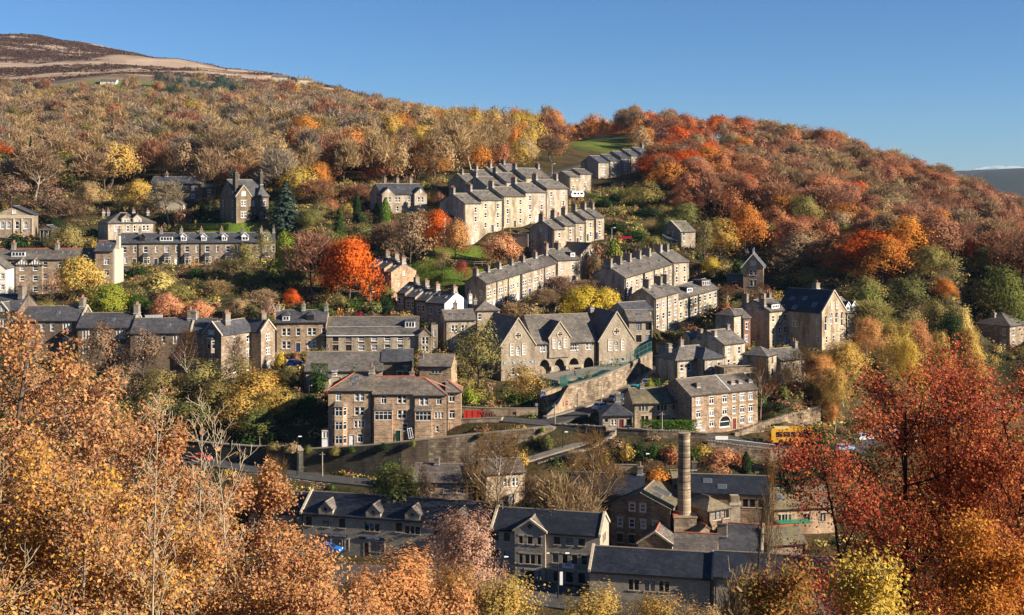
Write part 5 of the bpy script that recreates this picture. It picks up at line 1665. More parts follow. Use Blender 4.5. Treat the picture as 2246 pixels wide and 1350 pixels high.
# ---------------------------------------------------------------- terrain: one sheet fitted to known ground points
GPX = [  # image column, row and distance of visible (or inferred) ground
 (100, 1250, 196), (500, 1240, 200), (900, 1225, 203), (1220, 1300, 192), (1500, 1310, 190), (1900, 1260, 195), (2246, 1230, 200),
 (300, 1010, 240), (560, 1036, 237), (700, 1048, 234), (820, 1062, 229), (1000, 1085, 221), (1150, 1100, 220), (1300, 1130, 216), (1400, 1160, 217),
 (1640, 1165, 222), (1830, 1150, 222), (2000, 1000, 250), (2200, 950, 260), (2000, 880, 300), (2200, 840, 310),
 (640, 985, 243), (760, 978, 240), (960, 958, 240), (1020, 945, 242), (1200, 930, 240), (1300, 940, 240), (1400, 942, 239), (1560, 950, 239), (1700, 965, 240), (1780, 975, 244),
 (1640, 1010, 232), (1500, 1010, 230), (1400, 1000, 231), (1280, 1000, 230),
 (1100, 905, 252), (1060, 880, 262), (1180, 895, 255), (680, 840, 258), (800, 845, 257), (990, 850, 258), (560, 850, 268), (400, 850, 270), (200, 850, 272), (0, 850, 272), (300, 930, 255), (520, 930, 255),
 (1190, 838, 274), (1440, 830, 272), (1400, 810, 283), (1460, 775, 295), (1550, 760, 300), (1550, 850, 258), (1640, 860, 256), (1700, 880, 252), (1780, 895, 250), (1700, 765, 288), (1830, 775, 284), (1900, 760, 286),
 (600, 775, 292), (720, 775, 288), (950, 770, 290), (570, 815, 284),
 (640, 700, 306), (780, 698, 305), (980, 700, 308), (1160, 690, 306), (1300, 700, 304), (700, 650, 325), (800, 650, 330),
 (1030, 605, 343), (950, 600, 345), (1000, 560, 356), (900, 570, 352), (1100, 570, 358), (1150, 560, 362), (980, 530, 368), (1230, 640, 322), (1330, 640, 325), (1330, 600, 345),
 (1400, 560, 352), (1500, 540, 365), (1560, 640, 322), (1640, 630, 345), (1700, 640, 342), (1600, 600, 355), (1480, 560, 372),
 (100, 660, 310), (300, 640, 318), (500, 640, 320), (30, 645, 320), (300, 600, 345), (600, 590, 350), (450, 590, 350),
 (100, 530, 366), (250, 526, 368), (400, 500, 382), (530, 490, 380), (630, 500, 375), (700, 480, 388), (760, 480, 388), (880, 470, 392), (960, 450, 398),
 (380, 445, 412), (100, 480, 390), (900, 420, 425), (800, 410, 425), (960, 400, 420), (700, 420, 420),
 (1250, 435, 425), (1320, 440, 425), (1350, 420, 430), (1300, 395, 455), (1420, 380, 470), (1380, 430, 425), (1220, 380, 480), (1120, 370, 480), (1010, 390, 450),
 (1250, 330, 590), (1310, 318, 620), (1340, 304, 680), (1240, 318, 700), (1310, 298, 740),
 (1450, 372, 580), (1420, 480, 390), (1520, 450, 420), (1600, 430, 430), (1750, 560, 375), (1850, 580, 360), (1950, 640, 325), (2100, 690, 318), (2246, 720, 318),
 (1500, 380, 560), (1650, 352, 600), (1800, 352, 600), (1950, 384, 620), (2100, 438, 650), (2246, 496, 680), (2400, 560, 690), (2400, 700, 330),
 (1900, 470, 480), (2050, 540, 470), (2200, 600, 470),
 (0, 360, 540), (300, 350, 540), (600, 340, 540), (900, 330, 540), (1100, 340, 540), (-200, 380, 500),
 (0, 275, 760), (300, 262, 780), (600, 262, 760), (900, 297, 700), (1100, 320, 690), (-200, 280, 760),
 (0, 208, 1000), (200, 204, 980), (400, 212, 980), (600, 226, 950), (700, 246, 930), (800, 264, 900), (1000, 297, 820), (1200, 330, 760), (-200, 200, 1000),
 (30, 172, 1150), (220, 178, 1000), (300, 160, 1120), (600, 178, 1200), (660, 187, 1175), (700, 194, 1180), (450, 155, 1280), (560, 163, 1290),
 (300, 131, 1330), (200, 124, 1360), (100, 130, 1400), (0, 130, 1400), (220, 118, 1450), (150, 100, 1500), (60, 88, 1520), (0, 84, 1530), (-200, 90, 1530),
]
GPW = []
for X in (-170, -85, 0, 85, 170, 260, -260):
    GPW += [(X, -60, 104), (X, 0, 98.2), (X, 14, 91), (X, 30, 82), (X, 60, 68), (X, 100, 53), (X, 140, 43), (X, 170, 38)]
for X, Y, Z in ((-900, 2300, 330), (0, 1500, 160), (100, 1000, 118), (200, 900, 110), (400, 1400, 70), (-500, 1700, 292), (600, 900, 60), (700, 600, 40), (500, 350, 45), (420, 250, 42), (900, 1500, 60), (-300, 1600, 230), (-600, 800, 180), (-500, 400, 100), (-420, 250, 60), (200, 1100, 110), (1200, 800, 40), (-1200, 1500, 300), (-1200, 600, 150),
                (1200, 2500, 60), (0, 2600, 180), (-1500, 2600, 330), (1800, 1400, 50)):
    GPW.append((X, Y, Z))
pts = [tuple(P(*g)) for g in GPX] + GPW
pts = np.array(pts, float)
SCL = 100.0
A = pts[:, :2] / SCL
def tps(r2):
    return np.where(r2 > 1e-12, .5 * r2 * np.log(np.maximum(r2, 1e-12)), 0)
n_ = len(A)
K = tps(((A[:, None] - A[None]) ** 2).sum(2)) + np.eye(n_) * 0.004
Q = np.hstack([np.ones((n_, 1)), A])
S = np.block([[K, Q], [Q.T, np.zeros((3, 3))]])
sol = np.linalg.solve(S, np.concatenate([pts[:, 2], np.zeros(3)]))
def rbf(xy):
    a = np.asarray(xy, float) / SCL
    out = np.empty(len(a))
    for i in range(0, len(a), 4000):
        c = a[i:i + 4000]
        out[i:i + 4000] = tps(((c[:, None] - A[None]) ** 2).sum(2)) @ sol[:n_] + sol[n_] + c @ sol[n_ + 1:]
    return out

def axis(a, b, s0, lo, hi, gr):
    v = [a]
    while v[-1] < b:
        v.append(v[-1] + s0)
    st = s0
    while v[-1] < hi:
        st *= gr
        v.append(v[-1] + st)
    st = s0
    while v[0] > lo:
        st *= gr
        v.insert(0, v[0] - st)
    return np.array(v)
gx = axis(-165, 165, 2.0, -1900, 2600, 1.045)
gy = axis(190, 380, 2.0, -70, 3200, 1.032)
GX, GY = np.meshgrid(gx, gy)
xy = np.stack([GX.ravel(), GY.ravel()], 1)
gz = rbf(xy)
def interp(pts, n):
    out = []
    for k in range(len(pts) - 1):
        for q in range(n):
            out.append(pts[k].lerp(pts[k + 1], q / n))
    return out + [pts[-1]]
ROADS = [  # name, centre line, surface, width
 ('road', [P(1195, 928, 243), P(1265, 908, 247), P(1330, 888, 253), P(1395, 855, 262), P(1442, 822, 273), P(1462, 790, 287), P(1480, 775, 296), P(1540, 758, 304)], 'asphalt', 5.6),
 ('road', [P(1020, 917, 247), P(1110, 921, 244), P(1200, 930, 242), P(1290, 940, 240.5), P(1350, 945, 238.5), P(1450, 951, 237.5)], 'asphalt', 4.6),
 ('road', [P(330, 1000, 245), P(480, 1018, 239), P(560, 1031, 236), P(700, 1049, 232.5), P(830, 1062, 229)], 'asphalt', 5.0),
 ('road', [P(1500, 952, 237.5), P(1580, 962, 237), P(1660, 973, 237), P(1760, 982, 238), P(1880, 985, 242)], 'asphalt', 6.0),
 ('road', [P(480, 1262, 190), P(900, 1262, 192), P(1220, 1310, 188), P(1500, 1345, 180)], 'asphalt', 10),
 ('road', [P(1640, 1040, 231), P(1760, 1015, 235), P(1900, 965, 250), P(2100, 905, 275), P(2300, 880, 290)], 'asphalt', 9),
 ('path', [P(1060, 1035, 229), P(1130, 1018, 230), P(1220, 990, 233), P(1290, 970, 236), P(1345, 952, 239)], 'paving', 2.6),
 ('road', [P(1175, 395, 470), P(1230, 375, 485), P(1290, 358, 500), P(1400, 330, 540)], 'asphalt', 4.5),
]
CARVE = []
for nm_, pl_, mt_, w_ in ROADS:
    for p_ in interp(pl_, 10):
        CARVE.append((p_.x, p_.y, p_.z, w_ / 2 + 1.0))
for a_, b_ in ((P(650, 1044, 236), P(830, 1056, 233.3)), (P(830, 1058, 232), P(1060, 1048, 233)), (P(1200, 832, 272), P(1400, 800, 286)), (P(1110, 862, 268), P(1190, 862, 268)), (P(1400, 1000, 229), P(1620, 1000, 228))):
    for q_ in range(12):
        p_ = a_.lerp(b_, q_ / 11)
        CARVE.append((p_.x, p_.y, p_.z, 4.0))
# level the ground under and round every building
num = np.zeros(len(xy)); den = np.zeros(len(xy)); near = np.full(len(xy), 99.0)
for (x, y, a, w, d, z) in FP:
    c, s = math.cos(a), math.sin(a)
    dx, dy = xy[:, 0] - x, xy[:, 1] - y
    u, v = dx * c + dy * s, -dx * s + dy * c
    du = np.maximum(np.maximum(-u, u - w), 0)
    dv = np.maximum(np.maximum(-v, v - d), 0)
    # the ground behind a building may stand higher, so only its front and sides count
    dist = np.hypot(du, dv)
    m = dist < 9
    wgt = 1 / (dist[m] ** 2 + .6)
    zz = z - .08
    num[m] += wgt * zz
    den[m] += wgt
    near[m] = np.minimum(near[m], dist[m])
for (x, y, z, w) in CARVE:
    dist = np.maximum(np.hypot(xy[:, 0] - x, xy[:, 1] - y) - w, 0)
    m = dist < 5
    wgt = 2.0 / (dist[m] ** 2 + .25)
    num[m] += wgt * (z - .12)
    den[m] += wgt
    near[m] = np.minimum(near[m], dist[m])
m = den > 0
f = np.clip(1 - near[m] / 9, 0, 1)
f = f * f * (3 - 2 * f)
gz[m] = gz[m] * (1 - f) + f * num[m] / den[m]
# small natural unevenness
def fbm(x, y, s, seed):
    r = np.random.RandomState(seed)
    o = np.zeros_like(x)
    for k in range(5):
        a = r.uniform(0, 2 * math.pi, 3)
        for q in range(3):
            th = a[q] + q * 2.1
            o += np.sin((x * math.cos(th) + y * math.sin(th)) / s * 2 ** k * 2.2 + a[q] * 7) / (1.7 ** k) / 3
    return o
far = np.clip((xy[:, 1] - 900) / 300, 0, 1)
moor = np.clip((xy[:, 1] - 1050) / 200, 0, 1) * (xy[:, 0] < 0)
gz += moor * (fbm(xy[:, 0], xy[:, 1], 130, 3) * 2.6 + np.abs(fbm(xy[:, 0], xy[:, 1] * 1.5, 46, 13)) * 3.0)
ZG = gz.reshape(GX.shape)

def ground(x, y):
    i = int(np.clip(np.searchsorted(gx, x) - 1, 0, len(gx) - 2))
    j = int(np.clip(np.searchsorted(gy, y) - 1, 0, len(gy) - 2))
    u = min(max((x - gx[i]) / (gx[i + 1] - gx[i]), 0), 1)
    v = min(max((y - gy[j]) / (gy[j + 1] - gy[j]), 0), 1)
    return float((ZG[j, i] * (1 - u) + ZG[j, i + 1] * u) * (1 - v) + (ZG[j + 1, i] * (1 - u) + ZG[j + 1, i + 1] * u) * v)

def ray(px, py, d0=170, d1=1600):
    """first ground point seen in image column/row, beyond distance d0"""
    d = d0
    while d < d1:
        p = P(px, py, d)
        if ground(p.x, p.y) >= p.z:
            return Vector((p.x, p.y, ground(p.x, p.y)))
        d += 1.0
    return None

nxg, nyg = len(gx), len(gy)
me = bpy.data.meshes.new('ground')
vs = np.stack([xy[:, 0], xy[:, 1], gz], 1)
idx = np.arange(nxg * nyg).reshape(nyg, nxg)
fc = np.stack([idx[:-1, :-1], idx[:-1, 1:], idx[1:, 1:], idx[1:, :-1]], -1).reshape(-1, 4)
def fastmesh(me, verts, quads, k=4):
    me.vertices.add(len(verts))
    me.vertices.foreach_set('co', np.ascontiguousarray(verts, 'f').ravel())
    me.loops.add(len(quads) * k)
    me.loops.foreach_set('vertex_index', np.ascontiguousarray(quads, 'i').ravel())
    me.polygons.add(len(quads))
    me.polygons.foreach_set('loop_start', np.arange(0, len(quads) * k, k, dtype='i'))
    me.polygons.foreach_set('loop_total', np.full(len(quads), k, 'i'))
    me.update(calc_edges=True)
fastmesh(me, vs, fc)
me.polygons.foreach_set('use_smooth', np.ones(len(fc), bool))
# what grows where: red = mown grass, green = pale moor grass, blue = heather
zone = np.zeros((len(xy), 4), 'f'); zone[:, 3] = 1
def disc(px, py, d, r, ch, soft=.35, ax=1.0):
    p = P(px, py, d)
    dd = np.hypot((xy[:, 0] - p.x) / ax, xy[:, 1] - p.y) / r
    zone[:, ch] = np.maximum(zone[:, ch], np.clip((1 - dd) / soft, 0, 1))
for a in ((1010, 590, 350, 17, 0, .3, .8), (940, 590, 346, 12, 0), (1310, 315, 625, 34, 0, .8, .8), (1345, 302, 690, 32, 0, .9), (525, 492, 376, 7, 0, .4, 2.2), (1345, 420, 428, 9, 0, .5), (1085, 880, 261, 6, 0, .4, 1.3), (1640, 1020, 230, 3, 0),
          (240, 185, 990, 30, 0, .5, 3.0)):
    disc(*a)
mo = np.clip((xy[:, 1] - 985 - .12 * (xy[:, 0] + 380)) / 60, 0, 1) * (xy[:, 0] < 60)
zone[:, 1] = mo
hz = fbm(xy[:, 0] * .5, xy[:, 1] * 1.4, 70, 8)
zone[:, 2] = mo * np.clip((hz + np.clip((xy[:, 1] - 1380) / 40, 0, 1) * 1.3 + .3) * 1.8, 0, 8)
ca = me.color_attributes.new('zone', 'FLOAT_COLOR', 'POINT')
ca.data.foreach_set('color', zone.ravel())
gm, nt, b = newmat('ground_cover')
pos = N(nt, 'ShaderNodeNewGeometry').outputs['Position']
at = N(nt, 'ShaderNodeAttribute', attribute_name='zone')
sp = N(nt, 'ShaderNodeSeparateColor')
nt.links.new(at.outputs['Color'], sp.inputs[0])
n1 = noise(nt, pos, .12, 5, .65)
n2 = noise(nt, pos, 1.3, 5, .7)
base = ramp(nt, n1, [(.3, (.022, .026, .010)), (.47, (.05, .042, .020)), (.6, (.085, .055, .026)), (.75, (.04, .045, .015))])
base = mixc(nt, 1.0, base, ramp(nt, n2, [(.25, (.5, .5, .5)), (.75, (1.5, 1.45, 1.35))]), 'MULTIPLY')
grass = ramp(nt, n2, [(.3, (.055, .10, .012)), (.55, (.10, .15, .02)), (.75, (.18, .17, .04))])
grass = mixc(nt, ramp(nt, n1, [(.5, (0, 0, 0)), (.72, (.7, .7, .7))]), grass, (.26, .17, .05))
nm = noise(nt, mapping(nt, pos, (.012, .03, .06)), 1.0, 8, .75)
straw = ramp(nt, nm, [(.3, (.15, .095, .065)), (.48, (.35, .245, .17)), (.66, (.48, .36, .265))])
heath = ramp(nt, nm, [(.3, (.035, .018, .014)), (.7, (.095, .052, .036))])
c = mixc(nt, sp.outputs[0], base, grass)
c = mixc(nt, sp.outputs[1], c, straw)
hf = N(nt, 'ShaderNodeMath', operation='MULTIPLY')
hf.use_clamp = True
nt.links.new(sp.outputs[2], hf.inputs[0])
nt.links.new(ramp(nt, nm, [(.46, (1, 1, 1)), (.60, (.12, .12, .12))]), hf.inputs[1])
c = mixc(nt, hf.outputs[0], c, heath)
nt.links.new(c, b.inputs['Base Color'])
b.inputs['Roughness'].default_value = 1
b.inputs['Specular IOR Level'].default_value = .05
bp = N(nt, 'ShaderNodeBump')
bp.inputs['Strength'].default_value = .8
bp.inputs['Distance'].default_value = .5
nt.links.new(n2, bp.inputs['Height'])
nt.links.new(bp.outputs[0], b.inputs['Normal'])
me.materials.append(gm)
setting(link('ground', me))

# far side of the valley on the right
rows = []
hx = np.linspace(700, 3400, 90)
hy = np.linspace(3000, 4300, 20)
HX, HY = np.meshgrid(hx, hy)
crest = 178 - np.clip((1560 - HX) / 700, 0, 2) ** 2 * 150 + fbm(HX, HY * 0, 500, 5) * 10 - np.clip((HX - 2100) / 1200, 0, 1) * 30
t = np.clip((HY - 3000) / 700, 0, 1)
HZ_ = 20 + (crest - 20) * (t * t * (3 - 2 * t)) + fbm(HX, HY, 90, 9) * 3
me = bpy.data.meshes.new('hills')
idx = np.arange(HX.size).reshape(HX.shape)
fastmesh(me, np.stack([HX.ravel(), HY.ravel(), HZ_.ravel()], 1), np.stack([idx[:-1, :-1], idx[:-1, 1:], idx[1:, 1:], idx[1:, :-1]], -1).reshape(-1, 4))
me.polygons.foreach_set('use_smooth', np.ones(len(me.polygons), bool))
hm, nt, b = newmat('distant_woodland')
pos = N(nt, 'ShaderNodeNewGeometry').outputs['Position']
c = ramp(nt, noise(nt, pos, .03, 5, .7), [(.3, (.006, .011, .012)), (.7, (.014, .018, .016))])  # shade of the far slope put into the colour, darker than real foliage
nt.links.new(c, b.inputs['Base Color'])
b.inputs['Roughness'].default_value = 1
me.materials.append(hm)
setting(link('hills', me))

# ---------------------------------------------------------------- roads, paths
def strip(name, pts, mat, lift=.06, width=None, thick=.12):
    """a ribbon laid on given points [(left, right) world pairs] or centre points + width"""
    mb = MB()
    L = []
    if width:
        for k, p in enumerate(pts):
            q = pts[min(k + 1, len(pts) - 1)] - pts[max(k - 1, 0)]
            n = Vector((-q.y, q.x, 0)).normalized()
            w = width[k] if isinstance(width, (list, tuple)) else width
            L.append((p + n * w / 2, p - n * w / 2))
    else:
        L = pts
    for k in range(len(L) - 1):
        a, b_ = L[k]
        c, d = L[k + 1]
        up = Vector((0, 0, lift))
        mb.prism([tuple(v + up - Vector((0, 0, thick))) for v in (a, b_, d, c)], [tuple(v + up) for v in (a, b_, d, c)], mat)
    o = mb.build(name)
    return o
lane = interp(ROADS[0][1], 6)
lowr = interp(ROADS[2][1], 4)
for k_, (nm_, pl_, mt_, w_) in enumerate(ROADS):
    setting(strip(nm_, interp(pl_, 8), M[mt_], .10 + .012 * k_, w_, .5))
setting(strip('pavement', interp([P(1195, 917, 246.2), P(1262, 899.5, 250), P(1322, 879, 256), P(1385, 846, 265), P(1436, 814, 275.5)], 6), M['paving'], .26, 1.6, .6))
setting(strip('pavement', interp([P(1196, 832, 272), P(1290, 818, 279), P(1395, 800, 287)], 6), M['paving'], .2, 9.5, .6))
for nm_, w_, pl_ in (('road_marking', .18, [P(1290, 902.5, 249), P(1362, 876, 257)]), ('road_marking', .2, [P(1560, 962, 236.4), P(1700, 978, 236.4)]), ('road_marking', .2, [P(1680, 1030, 232), P(1780, 1005, 236)])):
    setting(strip(nm_, interp([p + Vector((0, 0, .12)) for p in pl_], 4), M['line'], .1, w_, .05))

# ---------------------------------------------------------------- retaining walls and boundary walls
def wall(label, tops, depth, mat='rubble', thick=.9, name='retaining_wall', cope=True, tone=None, group=None, cat='wall', n=3, teeth=False):
    """tops = [(px, py_top, d)]; 'depth' metres high (number, or one per point)"""
    pt = [P(*t) for t in tops]
    hs = depth if isinstance(depth, (list, tuple)) else [depth] * len(pt)
    mb = MB()
    cp = MB()
    for k in range(len(pt) - 1):
        a, b_ = pt[k], pt[k + 1]
        t = (b_ - a); t.z = 0
        nrm = Vector((-t.y, t.x, 0)).normalized() * thick
        A0, B0 = a - Vector((0, 0, hs[k])), b_ - Vector((0, 0, hs[k + 1]))
        mb.prism([tuple(A0), tuple(B0), tuple(B0 + nrm), tuple(A0 + nrm)], [tuple(a), tuple(b_), tuple(b_ + nrm), tuple(a + nrm)], M[mat if isinstance(mat, str) else mat[min(k, len(mat) - 1)]])
        if cope:
            o = nrm.normalized() * .08
            up = Vector((0, 0, .14))
            m = max(1, int(t.length / .55)) if teeth else 1
            for q in range(m):
                f0, f1 = q / m, (q + (.8 if teeth else 1)) / m
                a1, b1 = a.lerp(b_, f0), a.lerp(b_, f1)
                up = Vector((0, 0, .14 if not teeth else rngb.uniform(.14, .3)))
                cp.prism([tuple(a1 - o), tuple(b1 - o), tuple(b1 + nrm + o), tuple(a1 + nrm + o)], [tuple(a1 - o + up), tuple(b1 - o + up), tuple(b1 + nrm + o + up), tuple(a1 + nrm + o + up)], M['dressed_dark'])
    o = mb.build(name, None, (0, 0, 0), 0, 0, tone)
    tag(o, label, cat, group)
    if cope:
        c = cp.build('coping', o)
    return o
wall('huge dark retaining wall below the red-ridged terrace', [(655, 988, 239.2), (714, 984, 238.4), (800, 979, 237), (880, 971, 236), (940, 965, 235.6), (1000, 958, 235.6), (1100, 948, 236), (1170, 941, 236.6), (1214, 937, 238), (1222, 941, 240)], [7.5, 7.0, 7.5, 8.0, 8.2, 8.2, 7.2, 5.5, 4.6, 4.2], ['dark_wall', 'dark_wall', 'dark_wall', 'dark', 'rubble'], 1.0, tone=(.95, .88, .8))  # left stretch darker: soot stain plus its unlit shade in the stone colour
wall('dark retaining wall under the overhanging trees', [(330, 960, 246), (480, 975, 242), (560, 981, 240), (648, 980, 237.5), (655, 990, 236.5)], 7.0, 'dark_wall', 1.0)
wall('low toothed wall on the outer edge of the lower road', [(380, 1017, 240), (480, 1029, 236.2), (560, 1043, 233), (700, 1062, 229.5), (812, 1075, 226.5)], 5.0, 'rubble', .5, 'boundary_wall', teeth=True, tone=(.7, .7, .65))
wall('grey wall carrying the junction above the sloping path', [(1216, 932, 240), (1260, 934, 239), (1330, 938, 237)], [4.5, 4.0, 3.0], 'rubble', .6, tone=(.9, .88, .85), teeth=True)
wall('long wall below the hedge behind the tall chimney', [(1352, 941, 236.5), (1420, 945, 235), (1500, 948, 234.5), (1552, 953, 234)], [5, 5, 5, 4.6], 'rubble', .6, teeth=True, tone=(1.15, 1.05, .95))
wall('sunlit sloping wall beside the steep path', [(1180, 1018, 228), (1240, 1000, 229.5), (1300, 982, 231.5), (1342, 958, 234.5), (1352, 945, 236)], [3, 4.5, 5, 5, 5], 'buff', .6, teeth=True, tone=(.85, .75, .68))
wall('wall below the bus on the main road', [(1552, 968, 233), (1620, 978, 233), (1690, 986, 233.5), (1760, 990, 235)], [4, 4, 3.6, 3], 'rubble', .5, 'boundary_wall', teeth=True, tone=(1.15, 1.05, .95))
wall('rising wall along the ramp beside the three-storey block', [(1612, 953, 242), (1660, 934, 245), (1720, 914, 249), (1800, 893, 254)], [4.5, 6, 6.0, 5.5], 'rubble', .6, teeth=True, tone=(1.25, 1.1, .95))
wall('low garden wall behind the peach bushes', [(1330, 1020, 227), (1420, 1022, 226), (1500, 1018, 226), (1600, 1010, 228), (1680, 1030, 229)], 9, 'buff', .4, 'garden_wall', tone=(.8, .72, .6))
YW = []
pv_ = interp([P(1255, 902, 249), P(1322, 879, 256), P(1385, 846, 265), P(1440, 812, 276.5)], 3)
for k_, p_ in enumerate(pv_):
    t_ = pv_[min(k_ + 1, len(pv_) - 1)] - pv_[max(k_ - 1, 0)]
    q_ = p_ + Vector((-t_.y, t_.x, 0)).normalized() * 1.0
    q_.z = p_.z + 4.9 - 1.1 * k_ / len(pv_)
    YW.append(q_)
wall('wall of the school yard along the lane', [(*proj(q_), q_.y) for q_ in YW], 6.0, 'rubble', .7, tone=(1.2, 1.12, 1.02))
wall('sunlit stone wall with a red notice beside the school steps', [(1200, 910, 247), (1226, 884, 248), (1240, 858, 249.2), (*proj(YW[0]), YW[0].y)], [2.0, 4.0, 6.0, 6.5], 'buff', .6, cope=False, tone=(.9, .8, .72))
wall('pale wall under the blue school sign', [(1186, 855, 258), (1230, 852, 262), (1232, 850, 268)], [7, 6, 5], 'buff', .6, tone=(.95, .86, .76))
wall('low pale wall along the pavement left of the steps', [(1010, 893, 250), (1060, 896, 249.5), (1120, 897, 249), (1180, 897, 249)], 2.4, 'buff', .5, 'boundary_wall', tone=(.9, .8, .72))
wall('pale garden wall with a tiny window right of the terrace of four', [(1000, 922, 243), (1030, 920, 242.5), (1100, 917, 242), (1105, 916, 246)], 4.2, 'buff', .5, 'garden_wall', tone=(.95, .87, .78))
wall('shaded stone wall stepping up behind the glazed porch', [(615, 940, 252), (690, 938, 250)], 5, 'dark_wall', .6, tone=(2.2, 2.0, 1.8))
wall('garden wall under the stepped two-storey terrace', [(1105, 512, 352), (1158, 515, 350)], 3.5, 'grey', .5, 'garden_wall', tone=(.8, .8, .8))
wall('low wall before the classical chapel', [(0, 522, 362), (80, 530, 360), (120, 534, 358)], 2.5, 'dark', .5, 'garden_wall')
# ---------------------------------------------------------------- trees
nr = np.random.RandomState

def leafmesh(name, pos, nrm, size, tint, seed=0, aspect=1.5):
    """many small leaf-clump faces: one quad each, facing 'nrm'"""
    n = len(pos)
    r = nr(seed)
    nrm = nrm / np.maximum(np.linalg.norm(nrm, axis=1, keepdims=True), 1e-6)
    a = r.normal(size=(n, 3))
    u = np.cross(nrm, a)
    u /= np.maximum(np.linalg.norm(u, axis=1, keepdims=True), 1e-6)
    v = np.cross(nrm, u)
    s = size[:, None]
    fold = nrm * s * r.uniform(-.25, .25, (n, 1))
    V = np.stack([pos - u * s * aspect * .5, pos - v * s * .5 + fold, pos + u * s * aspect * .5, pos + v * s * .5 + fold], 1).reshape(-1, 3)
    me = bpy.data.meshes.new(name)
    fastmesh(me, V, np.arange(4 * n).reshape(-1, 4))
    at = me.attributes.new('tint', 'FLOAT_COLOR', 'FACE')
    col = np.ones((n, 4), 'f')
    col[:, :3] = tint
    at.data.foreach_set('color', col.ravel())
    me.materials.append(M['leaf'])
    return me

def tubes(name, segs, mat, k=4, mesh=None):
    """segs: array (n, 8): x0 y0 z0 r0 x1 y1 z1 r1"""
    s = np.asarray(segs, float)
    n = len(s)
    a, b = s[:, 0:3], s[:, 4:7]
    w = b - a
    w /= np.maximum(np.linalg.norm(w, axis=1, keepdims=True), 1e-6)
    h = np.where(np.abs(w[:, 2:3]) > .9, np.array([[1., 0, 0]]), np.array([[0, 0, 1.]]))
    u = np.cross(w, h)
    u /= np.maximum(np.linalg.norm(u, axis=1, keepdims=True), 1e-6)
    v = np.cross(w, u)
    an = np.arange(k) * 2 * math.pi / k
    ring = u[:, None] * np.cos(an)[None, :, None] + v[:, None] * np.sin(an)[None, :, None]
    A = a[:, None] + ring * s[:, 3][:, None, None]
    B = b[:, None] + ring * s[:, 7][:, None, None]
    V = np.concatenate([A, B], 1).reshape(-1, 3)
    q = np.array([[j, (j + 1) % k, k + (j + 1) % k, k + j] for j in range(k)])
    Fq = (np.arange(n)[:, None, None] * 2 * k + q[None]).reshape(-1, 4)
    me = bpy.data.meshes.new(name)
    fastmesh(me, V, Fq)
    me.materials.append(mat)
    me.polygons.foreach_set('use_smooth', np.ones(len(Fq), bool))
    return me

def grow(seed, height, spread, levels=3, trunk_r=None, nb=(14, 7, 5), up=.35, clear=.25, wander=.12, ang=(55, 45, 45), taper=.6, ratio=(.55, .5, .5), lean=0.0, stems=1):
    """a branching skeleton; returns segments (n,8) and twig tips (pos, dir)"""
    r = random.Random(seed)
    segs, tips = [], []
    trunk_r = trunk_r or height * .02
    def branch(p, d, L, rad, lv):
        ns = 6 if lv == 0 else (4 if lv == 1 else 3)
        pts = [(p.copy(), rad)]
        q = p.copy()
        dd = d.copy()
        for k in range(ns):
            dd = dd + Vector((r.gauss(0, wander), r.gauss(0, wander), r.gauss(0, wander) + up * (.25 if lv else .1)))
            dd.normalize()
            q = q + dd * (L / ns)
            rr = rad * (1 - (k + 1) / ns * taper) if lv < levels else rad * (1 - .8 * (k + 1) / ns)
            segs.append((*pts[-1][0], pts[-1][1], *q, rr))
            pts.append((q.copy(), rr))
        if lv >= levels:
            tips.append((q.copy(), dd.copy(), lv))
            return
        n = nb[lv]
        for k in range(n):
            t = (clear if lv == 0 else .2) + (1 - (clear if lv == 0 else .2)) * ((k + r.random()) / n)
            i = min(int(t * ns), ns - 1)
            a, ra = pts[i]
            b_, rb = pts[i + 1]
            f = t * ns - i
            o = a.lerp(b_, f)
            ro = ra + (rb - ra) * f
            dloc = (b_ - a).normalized()
            per = dloc.orthogonal().normalized()
            per.rotate(Matrix.Rotation(k * 2.4 + r.uniform(-.6, .6), 3, dloc))
            an = R(ang[lv] + r.uniform(-12, 12)) * (1.0 if lv else (1.15 - .5 * t))
            nd = dloc * math.cos(an) + per * math.sin(an)
            if lv == 0:
                Ln = spread * (1.25 - .75 * t) * r.uniform(.8, 1.15)
            else:
                Ln = L * ratio[lv] * (1.15 - .5 * t) * r.uniform(.7, 1.2)
            branch(o, nd, Ln, max(ro * .55, .004), lv + 1)
        tips.append((q.copy(), dd.copy(), lv))
    for s in range(stems):
        d0 = Vector((lean + r.gauss(0, .06) + (r.uniform(-.1, .1) if stems > 1 else 0), r.gauss(0, .06) + (r.uniform(-.1, .1) if stems > 1 else 0), 1)).normalized()
        branch(Vector((r.uniform(-.2, .2) * (stems > 1), 0, 0)), d0, height * (1 if s == 0 else r.uniform(.8, .98)), trunk_r * (1 if s == 0 else .8), 0)
    S = np.array(segs)
    i = 5
    tz = S[i, 6]
    for c in (0, 1):
        k_ = S[i, 4 + c] / tz * .8
        S[:, c] -= k_ * S[:, 2]
        S[:, 4 + c] -= k_ * S[:, 6]
        for t in tips:
            t[0][c] -= k_ * t[0][2]
    return S, tips

